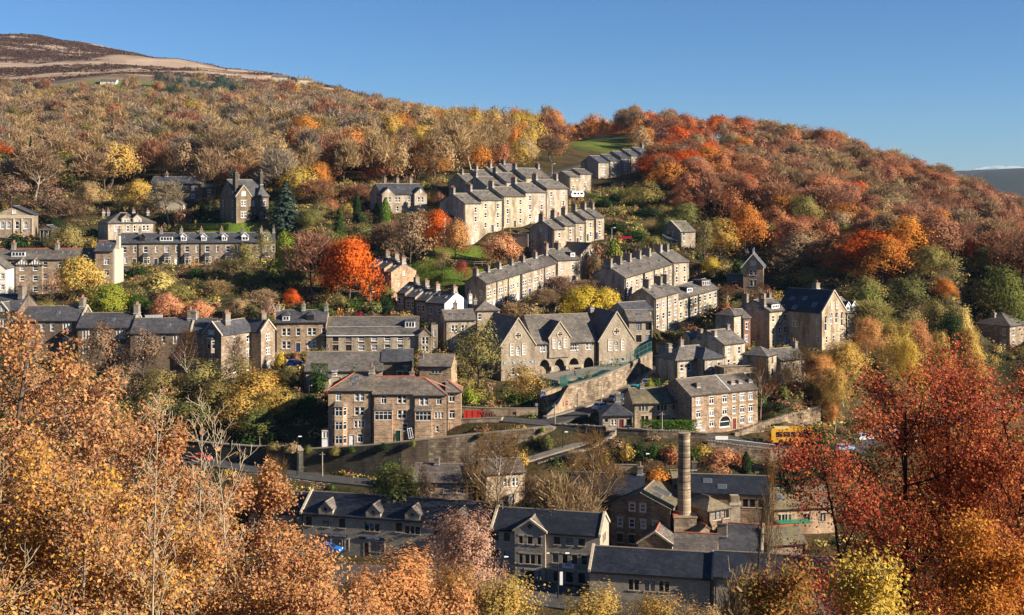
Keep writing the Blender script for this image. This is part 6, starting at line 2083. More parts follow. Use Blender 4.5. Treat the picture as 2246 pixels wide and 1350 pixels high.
def crown_from_tips(seed, tips, per, sig, size, keep=1.0, center=None, flat=1.0, minlv=2):
    r = nr(seed)
    T = np.array([t[0] for t in tips if t[2] >= minlv])
    if keep < 1:
        T = T[r.rand(len(T)) < keep]
    c = T.mean(0) if center is None else center
    n = len(T) * per
    base = np.repeat(T, per, 0)
    off = r.normal(size=(n, 3)) * sig
    off[:, 2] *= flat
    pos = base + off
    out = pos - c
    out /= np.maximum(np.linalg.norm(out, axis=1, keepdims=True), 1e-6)
    lo = off / np.maximum(np.linalg.norm(off, axis=1, keepdims=True), 1e-6)
    nrm = out * 1.2 + lo * .42 + r.normal(size=(n, 3)) * .22 + np.array([0, 0, .2])
    ct = np.repeat(r.uniform(.86, 1.14, len(T)), per)
    t = ct * r.uniform(.86, 1.14, n)
    hue = np.repeat(r.normal(0, .08, len(T)), per) + r.normal(0, .05, n)
    tint = np.stack([t * (1 + hue * .4), t * (1 - hue * .5), t * (1 - hue)], 1)
    return pos, nrm, size * r.uniform(.6, 1.35, n), np.clip(tint, 0, 3)

PROTO = {}
def proto(kind, var):
    k = (kind, var)
    if k in PROTO:
        return PROTO[k]
    sd = sum(ord(c) for c in kind) * 7 + var * 131
    r = nr(sd)
    if kind in ('round', 'sparse', 'tall', 'olive'):
        if kind == 'round':
            segs, tips = grow(sd, 9.5, 5.6, 2, .26, (24, 10, 0), .28, .26, ang=(72, 50, 40))
            pos, nm, sz, tt = crown_from_tips(sd, tips, 32, .62, .29)
        elif kind == 'olive':
            segs, tips = grow(sd, 9.5, 5.4, 2, .26, (21, 8, 0), .3, .24, ang=(70, 48, 40))
            pos, nm, sz, tt = crown_from_tips(sd, tips, 36, .75, .29)
        elif kind == 'tall':
            segs, tips = grow(sd, 12.0, 4.4, 2, .22, (20, 7, 0), .45, .15, ang=(55, 42, 40))
            pos, nm, sz, tt = crown_from_tips(sd, tips, 26, .58, .34)
        else:
            segs, tips = grow(sd, 9.5, 5.4, 3, .24, (15, 6, 3), .38, .18, ang=(62, 45, 40))
            pos, nm, sz, tt = crown_from_tips(sd, tips, 7, .5, .27, .8)
        zt = pos[:, 2].max()
        wd = np.percentile(np.abs(pos[:, 0]), 97) * 2
        PROTO[k] = (tubes('trunk', segs, M['bark'], 4), leafmesh('crown', pos, nm, sz, tt, sd), zt, wd)
    elif kind == 'fine':                                     # birch: drooping, fine leaves
        segs, tips = grow(sd, 16, 7.0, 3, .17, (26, 8, 4), .14, .3, ang=(62, 46, 50))
        segs[:, [2, 6]] *= 1
        pos, nm, sz, tt = crown_from_tips(sd, tips, 14, .42, .21, flat=1.5)
        zt, wd = pos[:, 2].max(), np.percentile(np.abs(pos[:, 0]), 97) * 2
        PROTO[k] = (tubes('trunk', segs, M['palebark'], 4), leafmesh('crown', pos, nm, sz, tt, sd), zt, wd)
    elif kind == 'willow':
        segs, tips = grow(sd, 8.0, 5.0, 2, .3, (16, 7, 0), .1, .25, ang=(70, 50, 40))
        pos, nm, sz, tt = crown_from_tips(sd, tips, 26, .5, .34, flat=2.0)
        pos[:, 2] -= np.abs(r.normal(0, .8, len(pos)))
        zt, wd = pos[:, 2].max(), np.percentile(np.abs(pos[:, 0]), 97) * 2
        PROTO[k] = (tubes('trunk', segs, M['bark'], 4), leafmesh('crown', pos, nm, sz, tt, sd, 2.2), zt, wd)
    elif kind == 'bare':                                     # leafless: twigs stand for the crown
        segs, tips = grow(sd, 10.0, 5.2, 3, .2, (15, 7, 5), .4, .2, ang=(50, 42, 42))
        lvl = segs[:, 3] > .035
        tw = segs[~lvl].copy()
        tw[:, 3] = np.maximum(tw[:, 3], .03); tw[:, 7] = np.maximum(tw[:, 7], .018)
        T = np.array([t[0] for t in tips]); D = np.array([t[1] for t in tips])
        ex = []
        for q in range(2):
            d2 = D + r.normal(0, .45, D.shape)
            d2 /= np.linalg.norm(d2, axis=1, keepdims=True)
            ex.append(np.concatenate([T, np.full((len(T), 1), .018), T + d2 * r.uniform(.4, 1.1, (len(T), 1)), np.full((len(T), 1), .01)], 1))
        tw = np.concatenate([tw] + ex)
        zt, wd = tw[:, 6].max(), np.percentile(np.abs(tw[:, 4]), 97) * 2
        PROTO[k] = (tubes('trunk', segs[lvl], M['palebark'], 5), tubes('crown', tw, M['palebark'], 3), zt, wd)
    elif kind == 'haze':                                     # bare woodland crown of fine twigs, upswept
        segs, tips = grow(sd, 11.0, 4.6, 2, .19, (22, 9, 0), .5, .33, ang=(48, 42, 40))
        T = np.array([t[0] for t in tips if t[2] >= 1]); D = np.array([t[1] for t in tips if t[2] >= 1])
        per = 12
        T2 = np.repeat(T, per, 0) + r.normal(0, .5, (len(T) * per, 3))
        D2 = np.repeat(D, per, 0) + r.normal(0, .5, (len(T) * per, 3)) + np.array([0, 0, .4])
        D2 /= np.linalg.norm(D2, axis=1, keepdims=True)
        L = r.uniform(.6, 1.5, (len(T2), 1))
        side = np.cross(D2, r.normal(size=D2.shape)); side /= np.linalg.norm(side, axis=1, keepdims=True)
        w = r.uniform(.03, .075, (len(T2), 1))
        V = np.stack([T2 - side * w, T2 + side * w, T2 + D2 * L + side * w * .6, T2 + D2 * L - side * w * .6], 1).reshape(-1, 3)
        me = bpy.data.meshes.new('crown')
        fastmesh(me, V, np.arange(len(V)).reshape(-1, 4))
        at = me.attributes.new('tint', 'FLOAT_COLOR', 'FACE')
        col = np.ones((len(T2), 4), 'f'); col[:, :3] = (np.repeat(r.uniform(.75, 1.2, len(T)), per) * r.uniform(.7, 1.3, len(T2)))[:, None]
        at.data.foreach_set('color', col.ravel())
        me.materials.append(M['leaf'])
        zt, wd = V[:, 2].max(), np.percentile(np.abs(V[:, 0]), 97) * 2
        PROTO[k] = (tubes('trunk', segs, M['palebark'] if var % 2 else M['bark'], 4), me, zt, wd)
    elif kind == 'conifer':
        H = 12.0
        P_, N_ = [], []
        for z in np.linspace(.8, H, 34):
            rad = (1 - z / H) ** .8 * 3.6 + .15
            nb_ = max(4, int(rad * 5))
            for j in range(nb_):
                a = r.uniform(0, 2 * math.pi)
                for t in np.linspace(.25, 1, 6):
                    for q in range(3):
                        rr = rad * t * r.uniform(.85, 1.1)
                        P_.append((rr * math.cos(a) + r.normal(0, .12), rr * math.sin(a) + r.normal(0, .12), z - rr * .28 + r.normal(0, .1)))
                        N_.append((math.cos(a) + r.normal(0, .3), math.sin(a) + r.normal(0, .3), .7 + r.normal(0, .3)))
        pos, nm = np.array(P_), np.array(N_)
        tt = np.repeat(r.uniform(.6, 1.35, len(pos))[:, None], 3, 1)
        segs = np.array([(0, 0, 0, .25, 0, 0, H * .95, .03)])
        PROTO[k] = (tubes('trunk', segs, M['bark'], 6), leafmesh('crown', pos, nm, np.full(len(pos), .34), tt, sd), H + .1, 7.2)
    elif kind == 'cypress':
        H = 8.0
        n = 2200
        z = r.uniform(0, 1, n)
        rad = np.minimum(1, 2.8 * (1 - z) + .05) * np.minimum(1, z * 3 + .6) * 1.0
        a = r.uniform(0, 2 * math.pi, n)
        rr = rad * np.sqrt(r.uniform(.5, 1.1, n))
        pos = np.stack([rr * np.cos(a), rr * np.sin(a), z * H], 1)
        nm = np.stack([np.cos(a), np.sin(a), np.full(n, .5)], 1) + r.normal(0, .35, (n, 3))
        tt = np.repeat(r.uniform(.6, 1.4, n)[:, None], 3, 1)
        PROTO[k] = (tubes('trunk', np.array([(0, 0, 0, .12, 0, 0, H * .9, .03)]), M['bark'], 5), leafmesh('crown', pos, nm, np.full(n, .22), tt, sd), H, 2.0)
    elif kind == 'bush':
        n = 1500
        nb_ = 16
        c = r.normal(size=(nb_, 3)); c /= np.linalg.norm(c, axis=1, keepdims=True)
        c *= r.uniform(.4, 1, (nb_, 1)); c[:, 2] = np.abs(c[:, 2]) * .8 + .25
        base = c[r.randint(0, nb_, n)]
        off = r.normal(0, .28, (n, 3))
        pos = base + off
        pos[:, 2] = np.abs(pos[:, 2])
        nm = pos / np.maximum(np.linalg.norm(pos, axis=1, keepdims=True), .1) + off * 2 + r.normal(0, .4, (n, 3))
        tt = np.repeat((r.uniform(.7, 1.25, nb_)[r.randint(0, nb_, n)] * r.uniform(.7, 1.3, n))[:, None], 3, 1)
        segs = np.array([(0, 0, 0, .05, *(x * .8), .015) for x in c])
        PROTO[k] = (tubes('stems', segs, M['bark'], 4), leafmesh('foliage', pos, nm, r.uniform(.09, .2, n), tt, sd), 1.6, 2.4)
    return PROTO[k]

C = {  # crown colours
 'fire': ((.60, .125, .022), 'fiery orange-red'), 'orange': ((.56, .23, .05), 'bright orange'), 'apricot': ((.54, .27, .10), 'apricot'),
 'gold': ((.50, .33, .085), 'golden'), 'yellow': ((.58, .42, .06), 'yellow'), 'rust': ((.40, .165, .078), 'rust-red'), 'russet': ((.34, .165, .095), 'russet'),
 'tan': ((.40, .275, .135), 'tan'), 'brown': ((.30, .195, .11), 'brown'), 'grey': ((.29, .22, .15), 'grey-brown'), 'olive': ((.28, .225, .075), 'olive'), 'oliveg': ((.18, .18, .055), 'olive-green'),
 'lime': ((.28, .30, .045), 'lime-green'), 'green': ((.055, .10, .022), 'green'), 'dark': ((.028, .05, .018), 'dark green'), 'blue': ((.065, .10, .07), 'blue-green'), 'brightg': ((.09, .16, .022), 'bright green'),
 'red': ((.36, .06, .04), 'dark red'), 'magenta': ((.28, .025, .05), 'crimson'), 'straw': ((.56, .45, .14), 'straw-coloured'), 'peach': ((.58, .28, .13), 'peach'), 'pink': ((.44, .27, .17), 'pinkish tan'),
}
KINDW = {'round': 'round-crowned', 'sparse': 'thinly leaved', 'tall': 'tall', 'olive': 'dense', 'fine': 'feathery', 'willow': 'weeping', 'bare': 'leafless', 'haze': 'twiggy', 'conifer': 'conical', 'cypress': 'columnar', 'bush': 'bushy'}
TREES = []          # (object, phrase, px, py, noun)
tcount = 0
def plant(kind, X, Y, H, Wd, colour, name=None, z=None, jit=.12, spin=None, cat='tree', group=None, sink=.15, label=None):
    global tcount
    tcount += 1
    r = random.Random(tcount * 17 + 3)
    nv = 4 if kind in ('round', 'sparse', 'haze', 'olive', 'bare', 'tall') else 2
    var = tcount % nv
    tm, cm, zt, wd = proto(kind, var)
    z = ground(X, Y) if z is None else z
    noun = 'tree' if kind != 'bush' else 'bush'
    nm = name or {'conifer': 'conifer_tree', 'cypress': 'cypress_tree', 'bare': 'bare_tree', 'bush': 'garden_bush', 'willow': 'willow_tree', 'fine': 'birch_tree'}.get(kind, 'broadleaf_tree')
    if kind == 'bush':
        cat = 'bush'
    o = empty(nm, (X, Y, z - sink), r.uniform(0, 6.28) if spin is None else spin)
    o['category'] = cat
    if group:
        o['group'] = group
    sx = Wd / wd
    sz = (H + sink) / zt
    o.scale = (sx, sx * r.uniform(.9, 1.1), sz)
    t = link(tm.name.split('.')[0], tm, o)
    c = link(cm.name.split('.')[0], cm, o)
    c0 = C[colour][0]
    k = r.uniform(1 - jit, 1 + jit)
    c.color = (c0[0] * k, c0[1] * k * r.uniform(.93, 1.07), c0[2] * k * r.uniform(.9, 1.1), 1)
    px, py = proj((X, Y, z + H * .6))
    if label:
        o['label'] = label
    else:
        TREES.append((o, f'{C[colour][1]} {KINDW[kind]} {noun}', px, py, noun))
    return o

def tree(kind, px, ytop, d, wpx, colour, minh=3.0, **kw):
    """a tree whose crown top shows at (px, ytop), standing on the ground at distance d"""
    X = (px - CX) / F * d
    g = kw.get('z', None)
    if g is None:
        g = ground(X, d)
    H = max(minh, zat(ytop, d) - g)
    if kind != 'bush' and H < wpx / F * d * .92:      # a hollow in the ground: the crown keeps its shape
        H2 = wpx / F * d * .92
        kw['z'] = zat(ytop, d) - H2
        H = H2
    return plant(kind, X, d, H, wpx / F * d, colour, **kw)

HERO = [
 # kind, px, top row, distance, crown width px, colour
 ('round', 762, 497, 316, 125, 'fire'), ('haze', 690, 500, 320, 120, 'russet'), ('round', 735, 520, 325, 90, 'fire'), ('tall', 626, 500, 330, 64, 'lime'),
 ('sparse', 900, 452, 350, 125, 'brown'), ('round', 952, 450, 358, 75, 'fire'), ('round', 1004, 474, 352, 76, 'apricot'), ('round', 1100, 506, 349, 84, 'peach'), ('sparse', 972, 545, 345, 50, 'tan'), ('sparse', 1012, 568, 338, 42, 'red'),
 ('conifer', 626, 400, 378, 86, 'blue'), ('conifer', 744, 456, 366, 44, 'green'), ('cypress', 783, 426, 386, 18, 'dark'), ('cypress', 826, 445, 382, 15, 'dark'), ('cypress', 845, 434, 381, 24, 'brightg'), ('conifer', 507, 362, 396, 26, 'blue'),
 ('round', 650, 352, 408, 100, 'gold'), ('haze', 690, 388, 403, 80, 'russet'), ('round', 240, 302, 440, 120, 'gold'), ('round', 300, 390, 405, 70, 'gold'), ('round', 80, 350, 430, 90, 'brown'),
 ('sparse', 108, 396, 405, 120, 'brown'), ('round', 190, 392, 400, 66, 'tan'), ('sparse', 28, 380, 410, 90, 'brown'), ('haze', 370, 392, 390, 80, 'grey'), ('bush', 400, 450, 386, 40, 'russet'),
 ('round', 152, 488, 360, 88, 'olive'), ('bush', 35, 508, 356, 64, 'dark'), ('bush', 228, 520, 362, 30, 'green'), ('bush', 205, 528, 361, 24, 'gold'),
 ('round', 166, 552, 312, 125, 'gold'), ('sparse', 112, 588, 306, 50, 'pink'), ('willow', 345, 572, 326, 125, 'straw'), ('round', 240, 612, 302, 104, 'lime'), ('round', 362, 636, 302, 84, 'peach'), ('round', 432, 655, 301, 78, 'peach'), ('round', 390, 615, 312, 60, 'olive'),
 ('haze', 482, 612, 318, 64, 'tan'), ('haze', 578, 630, 312, 62, 'tan'), ('tall', 548, 665, 303, 46, 'oliveg'), ('sparse', 536, 528, 338, 66, 'olive'), ('round', 640, 628, 314, 42, 'fire'), ('sparse', 590, 650, 300, 44, 'pink'), ('bush', 600, 560, 340, 50, 'oliveg'),
 ('bush', 790, 674, 306, 24, 'magenta'), ('bush', 742, 678, 304, 46, 'orange'), ('bush', 700, 656, 308, 60, 'green'), ('bush', 668, 662, 308, 36, 'dark'), ('bush', 820, 660, 312, 50, 'oliveg'), ('bush', 850, 670, 312, 40, 'dark'), ('bush', 660, 680, 303, 30, 'gold'),
 ('sparse', 1048, 692, 268, 120, 'olive'), ('sparse', 1150, 792, 261, 110, 'gold'), ('round', 1275, 617, 310, 96, 'yellow'), ('round', 1330, 625, 312, 80, 'yellow'), ('haze', 1222, 600, 318, 76, 'brown'), ('bush', 1156, 655, 306, 66, 'tan'), ('haze', 1192, 630, 308, 60, 'brown'), ('haze', 1345, 590, 330, 60, 'brown'),
 ('sparse', 1412, 392, 412, 92, 'olive'), ('sparse', 1546, 478, 352, 56, 'olive'), ('tall', 1580, 470, 362, 72, 'gold'), ('round', 1630, 436, 370, 96, 'orange'), ('round', 1752, 498, 362, 125, 'tan'),
 ('round', 1432, 508, 356, 56, 'olive'), ('bush', 1352, 528, 348, 40, 'lime'), ('bush', 1345, 510, 352, 34, 'brightg'), ('bush', 1310, 530, 350, 50, 'russet'), ('bush', 1390, 530, 350, 44, 'dark'), ('bush', 1580, 590, 345, 50, 'dark'), ('bush', 1620, 560, 352, 40, 'green'), ('bush', 1350, 440, 420, 40, 'dark'), ('bush', 1390, 460, 410, 60, 'dark'), ('bush', 1325, 462, 408, 60, 'dark'),
 ('bare', 1596, 622, 318, 50, 'russet'), ('bare', 1668, 618, 320, 50, 'brown'), ('bush', 1555, 690, 304, 50, 'olive'), ('bush', 1590, 660, 312, 40, 'rust'), ('bush', 1722, 620, 340, 50, 'dark'), ('bush', 1745, 630, 336, 60, 'dark'), ('bush', 1790, 625, 334, 50, 'oliveg'), ('round', 1560, 560, 350, 44, 'yellow'), ('bush', 1505, 590, 348, 50, 'dark'),
 ('fine', 1850, 738, 262, 120, 'gold'), ('fine', 1905, 690, 272, 90, 'apricot'), ('fine', 1960, 695, 276, 90, 'gold'), ('fine', 1985, 740, 270, 80, 'yellow'), ('fine', 2110, 712, 302, 110, 'gold'), ('fine', 2060, 720, 282, 70, 'gold'), ('bare', 1760, 752, 258, 90, 'brown'), ('bare', 1668, 775, 251, 70, 'brown'), ('sparse', 1735, 790, 256, 60, 'brown'),
 ('bush', 1690, 868, 256, 60, 'rust'), ('round', 1785, 835, 258, 56, 'olive'), ('bush', 1665, 884, 254, 50, 'green'), ('bush', 1740, 872, 257, 50, 'russet'), ('bush', 1715, 892, 254, 36, 'oliveg'), ('olive', 2090, 660, 300, 70, 'dark'), ('round', 1820, 865, 256, 50, 'orange'),
 ('round', 560, 805, 258, 130, 'gold'), ('round', 610, 840, 252, 90, 'gold'), ('sparse', 520, 770, 264, 100, 'olive'), ('sparse', 225, 702, 273, 110, 'brown'), ('sparse', 318, 712, 272, 96, 'brown'), ('bare', 410, 714, 270, 100, 'brown'), ('sparse', 60, 722, 273, 110, 'brown'), ('bare', 520, 730, 270, 70, 'brown'), ('sparse', 440, 780, 264, 110, 'olive'), ('sparse', 350, 800, 262, 100, 'olive'), ('sparse', 260, 790, 262, 100, 'brown'), ('round', 480, 830, 258, 100, 'olive'), ('bush', 640, 900, 250, 60, 'green'), ('bush', 600, 940, 246, 60, 'dark'), ('sparse', 640, 800, 262, 60, 'olive'), ('bush', 560, 930, 248, 60, 'oliveg'),
 ('bush', 668, 800, 268, 26, 'peach'), ('bush', 615, 762, 284, 26, 'yellow'), ('bush', 650, 770, 283, 16, 'rust'), ('bush', 635, 815, 266, 36, 'lime'), ('bush', 775, 806, 252, 44, 'green'), ('bush', 848, 812, 252, 28, 'green'), ('bush', 700, 818, 256, 40, 'green'), ('bush', 1030, 845, 255, 40, 'lime'), ('bush', 1010, 790, 268, 40, 'olive'), ('bush', 968, 955, 239, 24, 'green'),
 ('round', 868, 992, 216, 120, 'oliveg'), ('sparse', 930, 1010, 214, 60, 'brown'), ('bare', 1096, 918, 208, 175, 'tan'), ('bare', 1300, 928, 211, 150, 'tan'), ('bare', 606, 985, 217, 95, 'tan'), ('haze', 1225, 1028, 206, 110, 'brown'), ('haze', 1270, 1040, 208, 90, 'brown'), ('bare', 1690, 950, 150, 60, 'tan'),
 ('bush', 1400, 972, 229, 56, 'dark'), ('bush', 1432, 985, 228, 40, 'green'), ('bush', 1375, 990, 228, 50, 'gold'), ('bush', 1470, 985, 229, 60, 'olive'), ('round', 1575, 978, 227, 84, 'peach'), ('bush', 1520, 1000, 227, 40, 'green'), ('bush', 1470, 1010, 227, 50, 'rust'), ('cypress', 1637, 990, 224, 20, 'dark'), ('olive', 1778, 912, 226, 105, 'dark'), ('bush', 1720, 1000, 222, 60, 'dark'), ('bush', 1440, 1035, 224, 60, 'orange'), ('bush', 1590, 1010, 226, 50, 'peach'), ('bush', 1330, 1000, 229, 50, 'gold'),
 ('bush', 1160, 870, 259, 50, 'green'), ('bush', 1130, 872, 259, 44, 'green'), ('bush', 1050, 835, 262, 50, 'olive'), ('bush', 1290, 812, 268, 24, 'olive'), ('bush', 1440, 845, 262, 30, 'green'), ('bush', 1425, 848, 261, 24, 'lime'),
 ('sparse', 1040, 1010, 222, 60, 'brown'), ('haze', 1170, 1040, 216, 50, 'brown'),
 ('sparse', 1950, 545, 345, 90, 'olive'), ('olive', 1860, 545, 348, 100, 'olive'), ('olive', 1900, 590, 318, 110, 'olive'), ('olive', 1990, 600, 318, 100, 'oliveg'), ('olive', 2200, 560, 330, 100, 'oliveg'), ('tall', 2155, 540, 340, 66, 'oliveg'), ('olive', 2050, 640, 312, 70, 'olive'), ('round', 2070, 605, 322, 50, 'orange'), ('olive', 2250, 590, 352, 90, 'olive'), ('tall', 1905, 620, 305, 80, 'oliveg'), ('round', 2110, 650, 308, 60, 'straw'), ('tall', 1880, 650, 302, 60, 'olive'),
 ('fine', 1005, 1100, 150, 215, 'pink'), ('fine', 890, 1178, 128, 220, 'apricot'), ('fine', 1115, 1248, 114, 230, 'gold'), ('fine', 1310, 1262, 110, 200, 'gold'), ('fine', 1430, 1288, 108, 200, 'gold'), ('fine', 1540, 1305, 104, 170, 'tan'), ('fine', 985, 1222, 114, 170, 'apricot'), ('fine', 800, 1215, 112, 170, 'apricot'), ('haze', 1630, 1225, 108, 140, 'brown'),
 ('olive', 1380, 402, 425, 80, 'oliveg'), ('olive', 1440, 425, 408, 90, 'dark'), ('round', 1345, 455, 396, 60, 'dark'), ('olive', 1470, 470, 388, 80, 'oliveg'), ('olive', 1410, 455, 396, 70, 'dark'), ('bush', 1390, 500, 372, 70, 'dark'), ('bush', 1440, 520, 362, 60, 'green'), ('olive', 1500, 440, 396, 70, 'oliveg'), ('olive', 1780, 575, 345, 80, 'olive'), ('round', 1830, 560, 350, 90, 'olive'), ('round', 1800, 500, 372, 110, 'gold'), ('olive', 1680, 480, 380, 80, 'olive'), ('round', 1930, 480, 380, 110, 'rust'), ('round', 2020, 520, 370, 110, 'tan'), ('round', 2090, 560, 350, 90, 'orange'),
 ('bush', 1090, 1000, 229, 60, 'olive'), ('bush', 1140, 1005, 229, 50, 'gold'), ('bush', 1200, 975, 235, 30, 'oliveg'), ('bush', 850, 1040, 228, 60, 'dark'), ('sparse', 980, 1020, 227, 60, 'brown'), ('bush', 1000, 1035, 226, 70, 'russet'), ('haze', 1260, 985, 229, 50, 'brown'), ('bush', 1300, 1010, 226, 60, 'tan'), ('haze', 1350, 1010, 222, 70, 'brown'), ('bush', 700, 1075, 224, 60, 'green'), ('bush', 760, 1085, 223, 60, 'dark'), ('bush', 640, 1070, 226, 60, 'oliveg'), ('bush', 580, 1075, 227, 70, 'dark'), ('bush', 1540, 1015, 228, 50, 'gold'), ('bush', 1620, 1020, 227, 44, 'rust'), ('sparse', 1680, 1010, 230, 50, 'brown'),
 ('round', 90, 800, 268, 120, 'tan'), ('sparse', 170, 800, 266, 110, 'olive'), ('sparse', 20, 840, 262, 120, 'brown'), ('olive', 330, 850, 254, 110, 'olive'), ('olive', 420, 870, 252, 110, 'oliveg'), ('round', 520, 860, 252, 100, 'gold'), ('olive', 570, 880, 248, 90, 'oliveg'), ('olive', 250, 870, 252, 120, 'oliveg'), ('sparse', 150, 880, 250, 130, 'brown'), ('bush', 660, 940, 250, 60, 'dark'), ('olive', 640, 850, 254, 80, 'oliveg'), ('bush', 610, 900, 250, 70, 'dark'), ('bush', 680, 900, 252, 50, 'green'), ('bush', 540, 950, 244, 70, 'dark'), ('bush', 470, 945, 246, 70, 'dark'),
 ('olive', 680, 455, 376, 60, 'oliveg'), ('olive', 720, 500, 356, 70, 'oliveg'), ('haze', 660, 540, 340, 70, 'brown'), ('sparse', 700, 560, 336, 70, 'olive'), ('olive', 640, 580, 330, 60, 'oliveg'), ('olive', 570, 590, 330, 60, 'oliveg'), ('sparse', 500, 600, 326, 60, 'olive'), ('olive', 450, 610, 322, 60, 'oliveg'), ('olive', 300, 640, 305, 60, 'green'), ('round', 520, 650, 304, 60, 'tan'), ('olive', 590, 670, 300, 50, 'oliveg'), ('sparse', 780, 590, 336, 60, 'brown'), ('olive', 730, 600, 330, 60, 'dark'), ('olive', 800, 610, 328, 50, 'dark'), ('sparse', 330, 430, 396, 70, 'tan'), ('olive', 440, 445, 392, 60, 'dark'), ('olive', 590, 440, 386, 50, 'dark'), ('sparse', 270, 430, 395, 60, 'olive'), ('haze', 150, 430, 396, 80, 'brown'), ('olive', 120, 470, 380, 50, 'dark'), ('sparse', 760, 440, 392, 50, 'gold'), ('round', 720, 430, 400, 70, 'rust'), ('haze', 780, 400, 412, 70, 'russet'), ('round', 950, 410, 412, 50, 'gold'), ('olive', 660, 660, 306, 50, 'dark'), ('sparse', 740, 640, 312, 50, 'olive'), ('olive', 840, 620, 326, 44, 'oliveg'), ('round', 400, 655, 303, 60, 'apricot'), ('sparse', 580, 500, 358, 50, 'olive'), ('olive', 30, 640, 306, 70, 'oliveg'), ('olive', 100, 650, 303, 60, 'olive'),
 ('sparse', 700, 440, 388, 60, 'olive'), ('bush', 560, 470, 382, 40, 'dark'), ('bush', 460, 470, 384, 50, 'dark'), ('sparse', 830, 500, 362, 90, 'brown'), ('sparse', 790, 480, 372, 80, 'oliveg'), ('bush', 930, 470, 380, 40, 'russet'), ('sparse', 960, 420, 404, 40, 'russet'),
 ('bush', 870, 560, 352, 70, 'oliveg'), ('bush', 900, 545, 356, 60, 'olive'), ('haze', 860, 480, 360, 100, 'brown'), ('bush', 770, 560, 345, 60, 'dark'), ('bush', 790, 640, 320, 60, 'dark'), ('bush', 770, 660, 314, 60, 'green'), ('bush', 840, 640, 320, 50, 'dark'), ('bush', 600, 600, 335, 70, 'dark'), ('bush', 540, 600, 338, 70, 'oliveg'), ('bush', 480, 600, 338, 60, 'olive'), ('bush', 430, 590, 340, 50, 'green'), ('bush', 300, 590, 342, 60, 'dark'), ('sparse', 500, 560, 338, 50, 'olive'),
 ('haze', 1290, 610, 325, 60, 'brown'), ('haze', 1260, 640, 316, 60, 'brown'), ('sparse', 1240, 620, 320, 60, 'olive'), ('bush', 1180, 680, 302, 60, 'olive'), ('bush', 1240, 690, 301, 60, 'oliveg'), ('haze', 1130, 660, 305, 60, 'tan'), ('sparse', 1305, 555, 345, 50, 'brown'),
 ('bush', 1420, 470, 395, 70, 'dark'), ('olive', 1455, 440, 400, 80, 'olive'), ('bush', 1480, 570, 352, 60, 'dark'), ('sparse', 1480, 420, 408, 80, 'oliveg'), ('bush', 1350, 490, 380, 60, 'dark'), ('olive', 1390, 480, 385, 60, 'oliveg'),
 ('fine', 1790, 770, 258, 90, 'apricot'), ('fine', 1830, 800, 254, 80, 'gold'), ('fine', 2010, 690, 290, 90, 'apricot'), ('round', 2120, 690, 300, 70, 'gold'), ('haze', 1920, 650, 296, 90, 'olive'), ('olive', 1990, 660, 300, 80, 'olive'),
]
for h in HERO:
    tree(*h)

for px_, y0_, y1_, d_, w_, c_ in ((676, 975, 992, 238.6, 22, 'oliveg'), (735, 975, 996, 237.6, 26, 'olive'), (770, 976, 990, 236.9, 18, 'green'), (842, 968, 985, 236.0, 22, 'dark'), (905, 962, 978, 235.2, 18, 'oliveg'), (1190, 934, 946, 236.6, 14, 'lime'), (600, 968, 986, 238.4, 40, 'olive'), (640, 966, 990, 237.2, 34, 'tan'), (1060, 946, 956, 235.2, 14, 'olive')):
    tree('bush', px_, y0_, d_, w_, c_, minh=.5, z=zat(y1_, d_))
# hedges
def hedge(label, a, b_, h, w, colour):
    a, b_ = Vector(a), Vector(b_)
    r = nr(int(a.x * 10) & 255)
    L = (b_ - a).length
    n = int(L * 420)
    t = r.uniform(0, 1, n)
    an = r.uniform(0, 2 * math.pi, n)
    base = np.array(a)[None] + t[:, None] * np.array(b_ - a)[None]
    d = np.array((b_ - a).normalized())
    s = np.cross(d, [0, 0, 1.0])
    ox = np.clip(np.cos(an) * 1.3, -1, 1) * w / 2
    oz = np.clip(np.sin(an) * 1.3, -1, 1) * h / 2 + h / 2
    pos = base + s[None] * ox[:, None] + np.array([[0, 0, 1.0]]) * oz[:, None] + r.normal(0, .07, (n, 3))
    nm = s[None] * np.cos(an)[:, None] + np.array([[0, 0, 1.0]]) * np.sin(an)[:, None] + r.normal(0, .35, (n, 3))
    tt = np.repeat(r.uniform(.6, 1.4, n)[:, None], 3, 1)
    o = link('hedge', leafmesh('hedge', pos, nm, r.uniform(.12, .22, n), tt, 1), color=C[colour][0])
    tag(o, label, 'hedge')
hedge('clipped green hedge along the wall before the weaver cottages', P(1405, 949, 237.5), P(1527, 949, 237.0), 2.3, 1.2, 'brightg')
hedge('dark hedge below the sooty villa lawn', P(390, 505, 372), P(500, 505, 372), 1.8, 1.2, 'dark')
hedge('ivy hedge on the barn gable front', P(682, 834, 255.6), P(720, 836, 255.6), 3.4, .6, 'green')

# ---------------------------------------------------------------- the woods: the nearest 300 as trees, the rest as one mass
FR = random.Random(77)
fpoly = [(f[0] + (f[3] / 2) * math.cos(f[2]) - (f[4] / 2) * math.sin(f[2]), f[1] + (f[3] / 2) * math.sin(f[2]) + (f[4] / 2) * math.cos(f[2]), max(f[3], f[4]) * .5 + 4) for f in FP]
lane_pts = [p for p in lane]
def blocked(X, Y, m=0.0):
    for x, y, r_ in fpoly:
        if (X - x) ** 2 + (Y - y) ** 2 < (r_ + m) ** 2:
            return True
    return False
LEFTB = [(-250, 418), (0, 415), (120, 420), (330, 440), (480, 412), (600, 405), (700, 410), (780, 425), (900, 432), (990, 440), (1080, 465), (1170, 490), (1200, 505), (1235, 560)]
RIGHTB = [(1436, 520), (1450, 440), (1490, 405), (1560, 392), (1640, 380), (1720, 372), (1800, 350), (1860, 335), (1950, 328), (2050, 325), (2150, 330), (2300, 335)]
